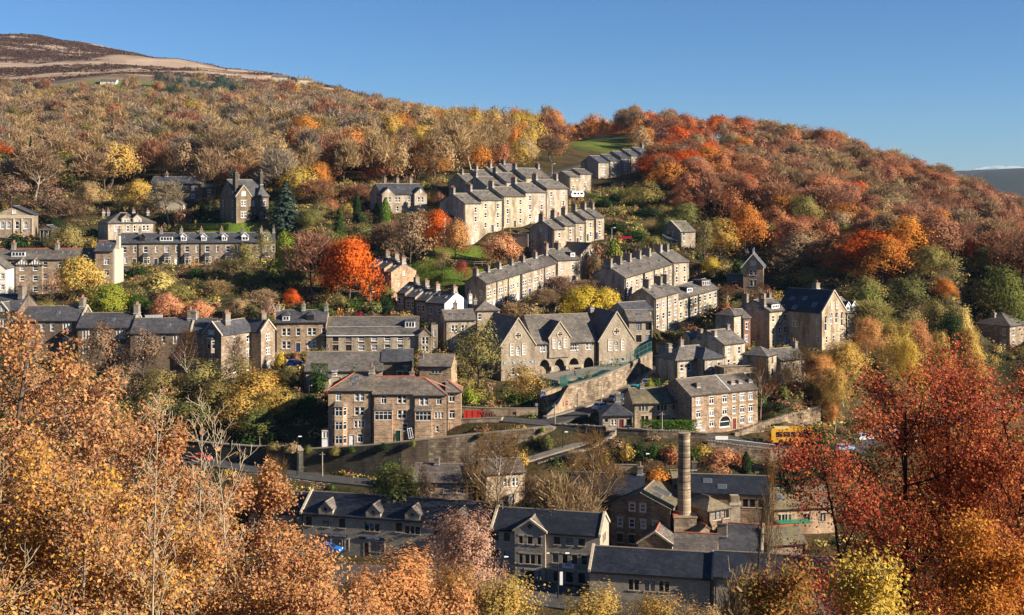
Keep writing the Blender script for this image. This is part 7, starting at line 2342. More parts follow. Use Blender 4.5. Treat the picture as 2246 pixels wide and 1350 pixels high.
def edge(poly, px):
    for k in range(len(poly) - 1):
        if poly[k][0] <= px <= poly[k + 1][0]:
            t = (px - poly[k][0]) / (poly[k + 1][0] - poly[k][0])
            return poly[k][1] + t * (poly[k + 1][1] - poly[k][1])
    return None
cand = []
Y = 320.0
while Y < 1020:
    st = 9.6 + (Y - 320) * .006
    X = -520.0
    while X < 620:
        x, y = X + FR.uniform(-.45, .45) * st, Y + FR.uniform(-.45, .45) * st
        px = CX + F * x / y
        ok = False
        if -160 < px < 2400:
            el, er = edge(LEFTB, px), edge(RIGHTB, px)
            top = 985 + .12 * (x + 380)
            if el and y > el and y < top - (25 if 150 < px < 330 else 0):
                ok = True
            if er and y > er and y < 730:
                ok = True
            if 1235 < px < 1410 and y > 745:
                ok = True
            if 1180 < px < 1250 and 520 < y < 640 and FR.random() < .5:
                ok = True
            if 1345 < px < 1440 and 600 < y < 760:
                ok = True
            if 1225 < px < 1380 and 570 < y < 735:
                ok = False
            if ok and blocked(x, y):
                ok = False
        if ok:
            cand.append((x, y, px))
        X += st
    Y += st * .95
def pick(opts):
    t = sum(w for _, w in opts)
    u = FR.random() * t
    for o, w in opts:
        u -= w
        if u <= 0:
            return o
    return opts[-1][0]
def woodland_choice(px, py, y):
    if px > 1400:
        ridge = (py - (262 + max(0, px - 1650) * .33))
        if py > 455 + (px - 1500) * .20 and ridge > 120:
            return pick([(('olive', 'olive'), 4), (('olive', 'oliveg'), 3), (('round', 'gold'), 1.2), (('sparse', 'olive'), 2), (('round', 'tan'), 1.5), (('round', 'orange'), .6), (('haze', 'brown'), 1)])
        if px < 1640 and ridge < 190:
            return pick([(('round', 'rust'), 4), (('round', 'fire'), 1.6), (('round', 'tan'), 1.5), (('haze', 'russet'), 2), (('round', 'orange'), 1), (('sparse', 'brown'), 1)])
        if py > 350 + (px - 1500) * .22 and ridge > 60:
            return pick([(('round', 'tan'), 1.8), (('olive', 'olive'), 1.0), (('round', 'orange'), 2), (('round', 'rust'), 3.2), (('round', 'fire'), .8), (('haze', 'russet'), 1.5), (('round', 'gold'), .8)])
        return pick([(('haze', 'russet'), 4), (('round', 'rust'), 3), (('round', 'russet'), 3), (('sparse', 'russet'), 2.5), (('round', 'fire'), .4), (('haze', 'brown'), 2.4), (('round', 'tan'), 1.2), (('round', 'orange'), .5), (('haze', 'tan'), 1)])
    if px > 1190:
        return pick([(('haze', 'brown'), 3), (('round', 'orange'), 2), (('haze', 'russet'), 2), (('round', 'rust'), 1)])
    if px > 690 and py > 300:
        return pick([(('round', 'rust'), 3.4), (('haze', 'russet'), 2.5), (('round', 'fire'), 1.8), (('round', 'gold'), 1.4), (('round', 'orange'), 1.2), (('sparse', 'brown'), 1.2), (('round', 'yellow'), .5)])
    if px > 850:
        return pick([(('round', 'tan'), 2.6), (('round', 'orange'), 2), (('haze', 'tan'), 2), (('round', 'gold'), 1.8), (('sparse', 'brown'), 1.4), (('round', 'rust'), .8)])
    if y > 860 and 330 < px < 560 and FR.random() < .55:
        return ('round', 'blue')
    if px > 560 and py < 300:
        return pick([(('round', 'tan'), 2), (('haze', 'tan'), 2.5), (('round', 'orange'), .6), (('haze', 'grey'), 2), (('sparse', 'brown'), 1.5), (('round', 'gold'), .6), (('haze', 'russet'), 1.4)])
    return pick([(('haze', 'tan'), 3.2), (('haze', 'grey'), 3.4), (('haze', 'brown'), 2), (('haze', 'russet'), 1.2), (('sparse', 'brown'), 2), (('round', 'tan'), 1.2), (('olive', 'oliveg'), 1.0), (('round', 'gold'), .4), (('round', 'rust'), .5), (('round', 'fire'), .16), (('conifer', 'dark'), .22), (('round', 'yellow'), .2)])
wood = []
for x, y, px in cand:
    z = ground(x, y)
    H = FR.uniform(11.0, 20) if px < 1400 else FR.uniform(9.5, 16)
    py = HZ + F * (ZC - z - H) / y
    kd, co = woodland_choice(px, py, y)
    Wd = FR.choice((9, 11, 12, 13, 15, 17)) * FR.uniform(.92, 1.08) if kd != 'conifer' else FR.uniform(5, 6.5)
    if kd == 'haze':
        Wd *= .88
    wood.append((y, x, z, H, Wd, kd, co, px))
wood.sort()
inview = [w for w in wood if -20 < w[7] < 2266]
# the ones that show largest: front edges first, then those whose crowns clear what stands before them
score = []
for w in inview:
    y, x, z, H, Wd = w[:5]
    top = HZ + F * (ZC - z - H) / y
    s = F * Wd / y
    cover = 0
    score.append((s, w))
score.sort(key=lambda q: -q[0])
sel = set(id(w) for _, w in score[:285])
for w in wood:
    if id(w) in sel:
        y, x, z, H, Wd, kd, co, px = w
        plant(kd, x, y, H, Wd, co, name='woodland_tree', group='trees at the edge of the woods')
rest = [w for w in wood if id(w) not in sel]
bv, bt = [], []
PC = {}
rr = nr(5)
for (y, x, z, H, Wd, kd, co, px) in rest:
    k = (kd, FR.randrange(4 if kd in ('round', 'sparse', 'haze', 'olive') else 2))
    if k not in PC:
        tm, cm, zt, wd = proto(*k)
        v = np.empty(len(cm.vertices) * 3, 'f'); cm.vertices.foreach_get('co', v)
        t = np.empty(len(cm.polygons) * 4, 'f'); cm.attributes['tint'].data.foreach_get('color', t)
        PC[k] = (v.reshape(-1, 4, 3), t.reshape(-1, 4), zt, wd)
    v, t, zt, wd = PC[k]
    m = len(v)
    keep = rr.rand(m) < min(1.0, 1150 / m * (500 / y) ** .3)
    v = v[keep]; t = t[keep].copy()
    c0 = np.array(C[co][0]) * FR.uniform(.85, 1.15)
    t[:, :3] *= c0
    a = FR.uniform(0, 6.28)
    ca, sa = math.cos(a), math.sin(a)
    s = Wd / wd
    cen = v.mean(1, keepdims=True)
    v = cen + (v - cen) * 1.6
    q = np.empty_like(v)
    q[..., 0] = (v[..., 0] * ca - v[..., 1] * sa) * s + x
    q[..., 1] = (v[..., 0] * sa + v[..., 1] * ca) * s + y
    q[..., 2] = v[..., 2] * H / zt + z
    bv.append(q); bt.append(t)
bv = np.concatenate(bv); bt = np.concatenate(bt)
me = bpy.data.meshes.new('woodland')
fastmesh(me, bv.reshape(-1, 3), np.arange(len(bv) * 4).reshape(-1, 4))
at = me.attributes.new('tint', 'FLOAT_COLOR', 'FACE')
at.data.foreach_set('color', bt.astype('f').ravel())
me.materials.append(M['leaf'])
tag(link('woodland', me), 'mass of distant autumn woodland covering the upper hillsides', None, None, 'stuff')
print('woodland faces', len(bv), 'individual', len(sel), 'rest', len(rest))

# ---------------------------------------------------------------- low undergrowth on the banks and in the gardens
r = nr(99)
pos, nm, sz, tt = [], [], [], []
pal = np.array([C[k][0] for k in ('dark', 'green', 'olive', 'olive', 'tan', 'oliveg', 'brown', 'tan', 'russet', 'gold', 'straw')])
roads_xy = np.array([(p.x, p.y) for p in lane + lowr] + [(P(px, py, d).x, d) for px, py, d in ((1250, 935, 241), (1300, 940, 240), (1400, 948, 238), (1500, 952, 237), (1580, 962, 237), (1660, 973, 237), (1720, 978, 237), (1100, 921, 244), (1050, 918, 246), (1160, 926, 243), (1220, 990, 233), (1290, 970, 236), (1160, 1000, 232))])
park = P(1010, 590, 350)
cnt = 0
while cnt < 5200:
    y = 205 + 240 * r.rand() ** .9
    px = r.uniform(-30, 2290)
    x = (px - CX) / F * y
    el, er = edge(LEFTB, px), edge(RIGHTB, px)
    if (el and y > el + 25) or (er and y > er + 25):
        continue
    if y < 232 and px < 1000 and y < 222:
        continue
    if blocked(x, y, -2.5) or np.hypot(roads_xy[:, 0] - x, roads_xy[:, 1] - y).min() < 4.6:
        continue
    if abs(x - park.x) < 15 and abs(y - park.y) < 18:
        continue
    if 1180 < px < 1400 and 262 < y < 284:
        continue
    if 460 < px < 590 and 366 < y < 382:
        continue
    if r.rand() > .35 + .65 * (math.sin(x * .13 + 1) * math.sin(y * .11) > -.2):
        continue
    cnt += 1
    n = 80
    z = ground(x, y)
    w, h = r.uniform(.9, 2.6), r.uniform(.4, 2.0) * (.6 if y < 245 else 1)
    p_ = r.normal(size=(n, 3)); p_ /= np.linalg.norm(p_, axis=1, keepdims=True)
    p_[:, 2] = np.abs(p_[:, 2])
    q = p_ * r.uniform(.55, 1.1, (n, 1)) * np.array([w, w, h]) * (1 + .3 * np.sin(p_[:, :1] * 5 + cnt))
    pos.append(q + np.array([x, y, z - .1])); nm.append(p_ + r.normal(0, .4, (n, 3)) + np.array([0, 0, .3]))
    sz.append(r.uniform(.18, .42, n))
    c0 = pal[r.randint(len(pal))] * r.uniform(.7, 1.2)
    tt.append(c0[None] * r.uniform(.6, 1.4, (n, 1)))
me = leafmesh('undergrowth', np.concatenate(pos), np.concatenate(nm), np.concatenate(sz), np.concatenate(tt), 4)
tag(link('undergrowth', me), 'low mixed undergrowth covering the banks and gardens', None, None, 'stuff')

# heather and rough grass on the moor
r = nr(41)
n_ = 26000
hx_ = r.uniform(-720, 20, n_); hy_ = r.uniform(1010, 1560, n_)
hd_ = fbm(hx_ * .5, hy_ * 1.4, 70, 8) + np.clip((hy_ - 1380) / 40, 0, 1) * 2
kp = (hd_ > -.05) & (hy_ > 1040 + .12 * (hx_ + 380))
hx_, hy_ = hx_[kp], hy_[kp]
hp = np.array([(a, b_, ground(a, b_)) for a, b_ in zip(hx_, hy_)])
k_ = 4
hp = np.repeat(hp, k_, 0) + r.normal(0, .8, (len(hp) * k_, 3)) * np.array([1.6, 1.6, .35]) + np.array([0, 0, .35])
cc = np.array([(.085, .045, .032), (.06, .034, .026), (.13, .08, .05), (.22, .15, .09)])[r.choice(4, len(hp), p=(.4, .3, .2, .1))] * r.uniform(.7, 1.3, (len(hp), 1))
me = leafmesh('heather', hp, r.normal(0, .5, hp.shape) + np.array([0, -.3, .8]), r.uniform(.6, 1.7, len(hp)), cc, 6)
tag(link('heather', me), 'rough brown heather covering the moor top', None, None, 'stuff')
# ---------------------------------------------------------------- near trees on the viewer's own slope, leaf by leaf
def near_tree(label, px, ytop, d, spread, seed, per, leaf, pal, nb=(20, 8, 5), bark='bark', clear=.3, up=.5, sig=.22, grad=None, trunk=.17, ang=(50, 42, 42), keep=1.0, lean=0.0, z0=None, name='broadleaf_tree', group=None, minlv=2, stems=1, wander=.12):
    X = (px - CX) / F * d
    g = ground(X, d) if z0 is None else z0
    H = zat(ytop, d) - g
    segs, tips = grow(seed, H, spread, 3, trunk, nb, up, clear, wander, ang, .75, lean=lean, stems=stems)
    k = H / max(segs[:, 6].max(), 1)
    segs[:, [2, 6]] *= k
    o = empty(name, (X, d, g))
    tag(o, label, 'tree', group)
    big = segs[:, 3] > .025
    link('trunk', tubes('trunk', segs[big], M[bark], 7), o)
    tw = segs[~big]
    tw[:, 3] = np.maximum(tw[:, 3], .008); tw[:, 7] = np.maximum(tw[:, 7], .006)
    link('twigs', tubes('twigs', tw, M[bark], 3), o)
    r = nr(seed)
    if per:
        T = np.array([(*t[0], *t[1]) for t in tips if t[2] >= minlv])
        T[:, 2] *= k
        if keep < 1:
            T = T[r.rand(len(T)) < keep]
        n = len(T) * per
        base = np.repeat(T[:, :3], per, 0) - np.repeat(T[:, 3:], per, 0) * r.uniform(0, .55, (n, 1))
        off = r.normal(0, sig, (n, 3))
        pos = base + off
        nm = r.normal(0, .55, (n, 3)) + np.array([.35, -.25, .55]) + off / np.maximum(np.linalg.norm(off, axis=1, keepdims=True), .02) * .35
        pal_ = np.array(pal)
        hz = np.clip((pos[:, 2] - (H - spread * 2.6)) / (spread * 2.6), 0, 1)
        if grad is None:
            ci = pal_[r.randint(0, len(pal_), n)]
            twig = np.repeat(pal_[r.randint(0, len(pal_), len(T))], per, 0)
            c = ci * .45 + twig * .55
        else:
            lo, hi = np.array(grad[0]), np.array(grad[1])
            w = np.clip(hz + np.repeat(r.normal(0, .22, len(T)), per) + r.normal(0, .12, n), 0, 1)[:, None]
            c = lo[r.randint(0, len(lo), n)] * (1 - w) + hi[r.randint(0, len(hi), n)] * w
        c = c * r.uniform(.7, 1.3, (n, 1))
        link('crown', leafmesh('crown', pos, nm, leaf * r.uniform(.55, 1.25, n), c, seed, 1.75), o)
    return o
OB = [(.45, .21, .09), (.34, .14, .06), (.52, .30, .14), (.25, .10, .045), (.50, .30, .09), (.42, .19, .10)]
OY = [(.58, .36, .05), (.52, .27, .05), (.46, .20, .05), (.62, .44, .07), (.40, .34, .05)]
OP = [(.52, .26, .115), (.47, .21, .085), (.40, .16, .06), (.56, .32, .12)]
NB, AN = (20, 8, 5), (64, 46, 44)
for lab, px, yt, d, sp, s_, per, lf, pl in (
    ('tall orange-brown tree at the left edge with loose shoots above its crown', 70, 690, 31, 4.0, 11, 21, .062, OB),
    ('broad orange-brown tree, second of the big near trees from the left', 240, 790, 35, 3.8, 12, 21, .066, OB + OP[:2]),
    ('yellowish near tree low at the left edge of the picture', 40, 930, 25, 3.2, 13, 22, .053, OY[:3] + OB[:3]),
    ('near tree of mixed orange and yellow behind the bare saplings', 400, 1050, 36, 3.4, 14, 21, .064, OB + OY[:1]),
    ('copper near tree whose top shows against the lower road', 545, 1020, 38, 2.2, 15, 21, .062, OB + OP),
    ('low golden near tree under the bare saplings', 330, 1100, 25, 3.2, 16, 22, .053, OB + OY[:2]),
    ('pinkish-orange near tree before the left end of the shop row', 640, 1140, 34, 1.9, 17, 22, .058, OP + OB),
    ('orange-pink near tree low before the middle of the shop row', 790, 1228, 31, 1.9, 18, 22, .055, OP),
    ('lowest orange-pink near tree, right end of the near left mass', 960, 1290, 30, 1.8, 19, 22, .054, OP),
    ('amber near tree at the bottom edge between the golden and copper trees', 510, 1150, 27, 2.8, 20, 22, .053, OB + OP[:1]),
    ('copper near tree at the bottom edge under the shop row', 680, 1230, 26, 2.3, 29, 22, .05, OP + OB),
    ('orange near tree in the bottom left corner', 170, 1060, 24, 3.2, 28, 22, .052, OB + OY[:1])):
    near_tree(lab, px, yt, d, sp, s_, per, lf, pl, NB, up=.42, ang=AN, stems=2, wander=.16, sig=.125, keep=.82, bark='bark' if s_ % 2 else 'palebark')
for k, (px, yt, d, sp, s_, lab) in enumerate(((338, 845, 23, 1.3, 31, 'straight pale leafless sapling left of the forked ones'), (478, 850, 27, 1.9, 32, 'forked pale leafless sapling with a few leaves at its tips'), (425, 900, 26, 1.5, 34, 'pale leafless sapling between the straight and the forked one'))):
    near_tree(lab, px, yt, d, sp, s_, 1, .06, OB, (18, 6, 2), 'sapling', .25, .6, .05, trunk=.042, ang=(40, 40, 40), wander=.05, keep=.35, name='bare_sapling', minlv=3)
near_tree('pale leafless branch-tree cut by the left edge', -55, 800, 21, 1.9, 33, 0, .06, OB, (14, 5, 3), 'sapling', .35, .5, trunk=.055, name='bare_sapling')
RED = [(.46, .105, .055), (.38, .075, .045), (.52, .16, .065), (.29, .055, .04)]
AMB = [(.52, .22, .035), (.58, .30, .05), (.44, .15, .035), (.34, .09, .03)]
near_tree('large red and amber maple filling the lower right', 2085, 742, 47, 6.0, 41, 24, .075, RED, (22, 9, 5), 'darkbark', .22, .5, .26, ([c for c in AMB], [c for c in RED]), .26, (58, 46, 44), stems=2, name='maple_tree')
near_tree('red maple reaching left over the car park', 1985, 795, 45, 4.3, 42, 22, .07, RED, (20, 8, 5), 'darkbark', .2, .42, .26, (AMB + RED[:2], RED), .2, (62, 46, 44), stems=2, name='maple_tree')
near_tree('sparse dark red tree at the left of the maples, before the mill', 1860, 940, 42, 3.2, 43, 20, .065, RED, (18, 8, 4), 'darkbark', .2, .3, .26, ([(.30, .09, .035), (.38, .07, .045)], [(.40, .06, .045), (.46, .14, .045)]), .13, (66, 46, 44), name='maple_tree')
near_tree('amber-red tree cut by the right edge', 2260, 800, 44, 4.2, 44, 20, .072, RED, (20, 8, 5), 'darkbark', .2, .45, .26, (AMB, RED), .2, (60, 46, 44), name='maple_tree')
near_tree('low golden tree among dark trunks at the bottom right', 2190, 1130, 36, 3.0, 45, 32, .064, AMB, (18, 8, 5), 'darkbark', .2, .4, .24, None, .15, (60, 46, 44))
near_tree('bright yellow-green near tree at the bottom, before the maples', 1905, 1212, 25, 1.7, 46, 22, .056, [(.50, .37, .06), (.58, .42, .08), (.42, .30, .06), (.55, .32, .06)], (16, 7, 5), 'palebark', .3, .55, trunk=.1)
near_tree('dull olive and red near tree left of the yellow-green one', 1720, 1230, 32, 2.2, 47, 21, .06, [(.30, .10, .04), (.26, .2, .05), (.36, .13, .04), (.2, .16, .04)], (16, 7, 5), 'darkbark', .3, .5, trunk=.12)
near_tree('thin leafless dark tree rising before the glossy long roof', 1672, 1080, 60, 2.6, 48, 0, .08, RED, (14, 6, 4), 'darkbark', .3, .5, trunk=.12, name='bare_tree')
# ---------------------------------------------------------------- vehicles, people, street furniture
def car(label, p, yaw, col, L=4.2, name='parked_car'):
    o = empty(name, p, yaw)
    tag(o, label, 'car')
    paint = colmat(col[0], col[1], .25, .6)
    mb = MB()
    prof = [(-L / 2, .32), (-L / 2, .78), (-L / 2 + .25, .92), (-L * .24, .98), (L * .30, .95), (L / 2 - .15, .80), (L / 2, .62), (L / 2, .32)]
    w = .85
    mb.prism([(x, -w, z) for x, z in prof], [(x, w, z) for x, z in prof], paint)
    mb.build('body', o)
    cab = [(-L * .40, .95), (-L * .33, 1.38), (-L * .22, 1.46), (L * .06, 1.44), (L * .24, .95)]
    mb = MB()
    mb.prism([(x, -.78 + (z - .95) * .25, z) for x, z in cab], [(x, .78 - (z - .95) * .25, z) for x, z in cab], paint)
    mb.build('roof', o)
    mb = MB()
    for s in (-1, 1):
        for a, b, c, d in (((-L * .36, 1.0), (-L * .09, 1.0), (-L * .09, 1.38), (-L * .31, 1.36)), ((-L * .06, 1.0), (L * .19, 1.0), (L * .06, 1.37), (-L * .06, 1.38))):
            mb.poly([(x, s * (.795 - (z - .95) * .25), z) for x, z in (a, b, c, d)], M['pane'])
    mb.poly([(L * .235, -.68, .99), (L * .235, .68, .99), (L * .085, .6, 1.40), (L * .085, -.6, 1.40)], M['pane'])
    mb.poly([(-L * .405, .68, 1.0), (-L * .405, -.68, 1.0), (-L * .345, -.6, 1.36), (-L * .345, .6, 1.36)], M['pane'])
    mb.build('windows', o)
    for x in (-L * .31, L * .31):
        for s in (-1, 1):
            mb = MB()
            mb.cyl((0, -.1, 0), (0, .1, 0), .31, .31, M['rubber'], 14)
            wv = mb.build('wheel', o, (x, s * .78, .31))
            mb = MB()
            mb.cyl((0, -.115, 0), (0, .115, 0), .19, .19, M['steel'], 10)
            mb.build('rim', wv)
    for s in (-1, 1):
        mb = MB()
        mb.box((L / 2 - .06, s * .62 - .17, .62), (L / 2 + .02, s * .62 + .17, .76), M['white'])
        mb.build('headlight', o)
        mb = MB()
        mb.box((-L / 2 - .02, s * .66 - .12, .64), (-L / 2 + .05, s * .66 + .12, .86), colmat('tail_red', (.35, .01, .01)))
        mb.build('tail_light', o)
    return o
def onlane(px, py, d, dz=.12):
    p = P(px, py, d)
    return Vector((p.x, p.y, max(p.z, ground(p.x, p.y) + dz)))
ya = math.atan2(253 - 247, (1330 - CX) / F * 253 - (1265 - CX) / F * 247)
car('silver hatchback parked on the lane beside the wooden pole', onlane(1320, 905, 249.3), ya, ('silver_paint', (.45, .47, .50)))
car('dark blue car behind the silver one, half hidden by the corner cottage', onlane(1352, 888, 255), ya + .1, ('navy_paint', (.03, .05, .10)))
car('teal car on the shaded lane behind the weaver cottage', onlane(1396, 861, 261), ya + .35, ('teal_paint', (.02, .28, .30)))
car('pale blue car at the shaded bend of the lane', onlane(1420, 850, 265), ya + .4, ('sky_paint', (.20, .30, .42)))
car('red car on the lane left of the hip-winged house', onlane(1444, 836, 269), ya + .55, ('red_paint', (.45, .03, .03)))
car('bright red car at the top of the lane, behind the hipped roof', onlane(1502, 772, 297), .2, ('scarlet_paint', (.60, .02, .03)))
car('blue car beside the dormered pair of houses', P(646, 803, 268), 1.2, ('blue_paint', (.02, .14, .45)))
car('blue car parked before the shop row', onlane(722, 1212, 203), -.25, ('blue_paint', (.02, .14, .45)))
car('red car on the lower road behind the bare saplings', onlane(440, 1014, 240.5, .3), -.3, ('red_paint', (.45, .03, .03)))

for k_, (px, py, d, yw, cl) in enumerate(((1895, 968, 250, .5, 0), (1960, 950, 256, .5, 1), (2030, 930, 264, .55, 2), (2090, 912, 273, .6, 3), (2000, 960, 250, .5, 4), (2110, 930, 262, .55, 5), (1850, 1000, 240, .4, 6))):
    cn, cc = (('silver_paint', (.45, .47, .50)), ('white_car_paint', (.6, .6, .6)), ('navy_paint', (.03, .05, .10)), ('red_paint', (.45, .03, .03)), ('grey_paint', (.15, .16, .17)), ('black_paint', (.02, .02, .022)), ('sky_paint', (.20, .30, .42)))[cl]
    car(('silver', 'white', 'navy', 'red', 'grey', 'black', 'pale blue')[cl] + ' car parked along the road behind the red maples', onlane(px, py, d), yw, (cn, cc))
bus = empty('bus', onlane(1692, 975, 236.6, .15), .06)
tag(bus, 'yellow single-decker bus on the main road, half behind the dark green tree', 'bus')
yel = colmat('bus_yellow', (.62, .33, .03), .3, .5)
mb = MB()
bp_ = [(0, .35), (0, 2.75), (.25, 2.95), (9.6, 2.95), (9.9, 2.7), (10.0, 1.2), (9.95, .35)]
mb.prism([(x, 0, z) for x, z in bp_], [(x, 2.45, z) for x, z in bp_], yel)
mb.box((.8, .5, 2.95), (3.6, 1.95, 3.12), colmat('pale_roof', (.55, .45, .25)))
mb.build('body', bus)
mb = MB()
for k in range(6):
    mb.box((.9 + 1.45 * k, -.02, 1.35), (2.2 + 1.45 * k, .0, 2.35), M['pane'])
mb.box((-.02, .3, 1.3), (0, 2.15, 2.45), M['pane'])
mb.build('windows', bus)
for x in (1.9, 7.9):
    for y in (.12, 2.33):
        mb = MB()
        mb.cyl((0, -.14, 0), (0, .14, 0), .48, .48, M['rubber'], 16)
        mb.build('wheel', bus, (x, y, .48))
cv = empty('caravan', onlane(1265, 436, 424, 0), .35)
tag(cv, 'white touring caravan beside the pair of houses', 'caravan')
mb = MB()
pr = [(-2.2, .5), (-2.4, 1.3), (-2.0, 2.5), (1.8, 2.55), (2.4, 1.6), (2.2, .5)]
mb.prism([(x, -1, z) for x, z in pr], [(x, 1, z) for x, z in pr], M['white'])
mb.build('body', cv)
mb = MB()
for a, b in ((-1.6, -.5), (-.2, .5), (.9, 1.9)):
    mb.box((a, -1.02, 1.3), (b, -1.0, 2.0), M['pane'])
mb.build('windows', cv)
mb = MB()
mb.cyl((0, -1.0, .3), (0, -.85, .3), .3, .3, M['rubber'], 12)
mb.build('wheel', cv)

def person(label, p, col, yaw, h=1.3, legs=(.03, .035, .06), arm=.4, stride=.18):
    V = [(0, 0, .50), (0, 0, .62), (0, 0, .78), (0, 0, .84), (0, 0, .89), (0, .005, .96)]
    E = [(0, 1), (1, 2), (2, 3), (3, 4), (4, 5)]
    Rr = [.085, .075, .09, .035, .055, .05]
    def add(pts, rad, root):
        q = root
        for c, r_ in zip(pts, rad):
            V.append(c); Rr.append(r_); E.append((q, len(V) - 1)); q = len(V) - 1
    for s in (-1, 1):
        add([(s * .06, s * stride * .2, .46), (s * .065, s * stride * .55 - .03, .26), (s * .065, s * stride * .8, .05), (s * .065, s * stride * .8 - .07, .02)], [.065, .045, .03, .025], 0)
        add([(s * .12, 0, .76), (s * .16, -s * .05, .62), (s * .15, -.07 - s * .06 * arm, .50), (s * .145, -.09 - s * .06 * arm, .45)], [.04, .03, .024, .022], 2)
    me = bpy.data.meshes.new('person')
    me.from_pydata([tuple(c * h for c in v) for v in V], E, [])
    o = link('person', me)
    md = o.modifiers.new('skin', 'SKIN')
    for k, r_ in enumerate(Rr):
        me.skin_vertices[0].data[k].radius = (r_ * h, r_ * h)
    me.skin_vertices[0].data[0].use_root = True
    sb = o.modifiers.new('sub', 'SUBSURF'); sb.levels = 1; sb.render_levels = 1
    bpy.context.view_layer.update()
    m2 = bpy.data.meshes.new_from_object(o.evaluated_get(bpy.context.evaluated_depsgraph_get()))
    o.modifiers.clear()
    o.data = m2
    m2.materials.clear()
    for m_ in (M['skin'], colmat(*col), colmat('trousers', legs)):
        m2.materials.append(m_)
    for f in m2.polygons:
        z = f.center.z / h
        x = abs(f.center.x) / h
        f.material_index = 0 if z > .82 or (x > .13 and z < .49) else (1 if z > .5 else 2)
        f.use_smooth = True
    o.location = p
    o.rotation_euler = (0, 0, yaw)
    hb = MB()
    for k in range(5):
        a0, a1 = .93 + .018 * k, .93 + .018 * (k + 1)
        hb.cyl((0, .012 * h, a0 * h), (0, .012 * h, a1 * h), (.058 - .002 * k * k) * h, (.058 - .002 * (k + 1) ** 2) * h, colmat('hair', (.05, .03, .02)), 10)
    hb.build('hair', o)
    tag(o, label, 'person', 'children in the school yard')
    return o
def yard(px, py, d):
    p = P(px, py, d)
    return Vector((p.x, p.y, ground(p.x, p.y)))
person('child in a red top near the first school arch', yard(1186, 822, 279), ('red_top', (.45, .03, .03)), .4)
person('child in a blue coat by the yard fence, left of two', yard(1197, 836, 272), ('blue_top', (.03, .12, .45)), 1.2)
person('child in a pale blue jumper by the yard fence, right of two', yard(1204, 835, 272.5), ('pale_top', (.25, .38, .55)), -1.0)
person('child in a pink top at the fence corner', yard(1232, 841, 271), ('pink_top', (.5, .2, .2)), 2.2)
person('child in dark blue sitting height at the fence corner', yard(1239, 840, 271.5), ('navy_top', (.02, .05, .2)), .2, 1.15)
person('adult in a red jacket beside the yard wall', yard(1261, 832, 274), ('red_coat', (.4, .05, .04)), 2.8, 1.65)

def fence(label, pts, h, mat, post=2.4, bars=0, rails=(.95, .5, .1), cat='fence', name='fence', pr=.035, br=.012):
    pts = [Vector(p) for p in pts]
    mb = MB()
    bb = MB()
    for a, b in zip(pts[:-1], pts[1:]):
        L = (b - a).length
        n = max(1, round(L / post))
        for k in range(n + 1):
            q = a.lerp(b, k / n)
            mb.cyl(q - Vector((0, 0, .2)), q + Vector((0, 0, h)), pr, pr, mat, 5)
        for f in rails:
            bb.cyl(a + Vector((0, 0, h * f)), b + Vector((0, 0, h * f)), pr * .8, pr * .8, mat, 4)
        if bars:
            m = int(L / bars)
            for k in range(m):
                q = a.lerp(b, (k + .5) / m)
                bb.box((q.x - br, q.y - br, q.z + .05), (q.x + br, q.y + br, q.z + h * .95), mat)
    o = mb.build(name)
    bb.build('rails', o)
    return tag(o, label, cat)
grn = colmat('green_mesh', (.06, .19, .155), .5)
fence('tall green mesh fence along the top of the school yard wall', [q_ + Vector((-.2, .3, .1)) for q_ in YW], 2.4, grn, 2.8, .3, br=.014)
fence('green mesh fence along the front of the school yard', [P(1190, 853, 262), P(1228, 849, 262), YW[0] + Vector((-.3, .3, .1))], 2.2, grn, 2.2, .3, br=.014)
fence('rail fence round the hillside playground', [P(1000, 578, 346), P(1040, 583, 345), P(1110, 580, 348)], 1.1, M['palebark'], 2.2, 0, (.95, .5), pr=.06)
fence('white picket fence behind the dark lower row', [P(318, 703, 296), P(356, 702, 296)], 1.3, M['white'], 2, .25, (.85, .3), br=.06)
fence('pale timber fence below the yellow trees', [P(1218, 684, 306), P(1240, 676, 309)], 1.1, M['palebark'], 1.5, 0, (.95, .6, .3), pr=.06)
sw = empty('swing_frame', yard(1030, 577, 350), .3)
tag(sw, 'green A-frame swing set in the hillside playground', 'swing')
mb = MB()
for x in (-1.9, 1.9):
    for y in (-.9, .9):
        mb.cyl((x, y, 0), (x, 0, 2.4), .06, .06, grn, 6)
mb.cyl((-2.0, 0, 2.4), (2.0, 0, 2.4), .06, .06, grn, 6)
mb.build('frame', sw)
for x in (-.8, .8):
    mb = MB()
    mb.box((x - .25, -.1, .5), (x + .25, .1, .55), M['black'])
    for s in (-.22, .22):
        mb.cyl((x + s, 0, .55), (x + s, 0, 2.4), .015, .015, M['steel'], 4)
    mb.build('seat', sw)

def lamp(label, px, yt, yb, d, mat='steel', heads=1, arm=.9, name='street_lamp', headmat='white'):
    p = P(px, yb, d)
    h = zat(yt, d) - p.z
    o = empty(name, p)
    tag(o, label, 'street lamp')
    mb = MB()
    mb.cyl((0, 0, -1), (0, 0, h), .09, .06, M[mat], 8)
    mb.cyl((0, 0, -1), (0, 0, 1.1), .13, .12, M[mat], 8)
    for s in ((1,), (1, -1))[heads - 1]:
        mb.cyl((0, 0, h - .05), (s * arm, 0, h + .05), .04, .035, M[mat], 6)
    mb.build('post', o)
    for s in ((1,), (1, -1))[heads - 1]:
        hb = MB()
        hb.prism([(s * arm - .1, -.13, h - .06), (s * (arm + .55), -.1, h - .02), (s * (arm + .55), .1, h - .02), (s * arm - .1, .13, h - .06)], [(s * arm - .08, -.1, h + .12), (s * (arm + .5), -.06, h + .1), (s * (arm + .5), .06, h + .1), (s * arm - .08, .1, h + .12)], M[headmat])
        hb.build('lamp_head', o)
    return o
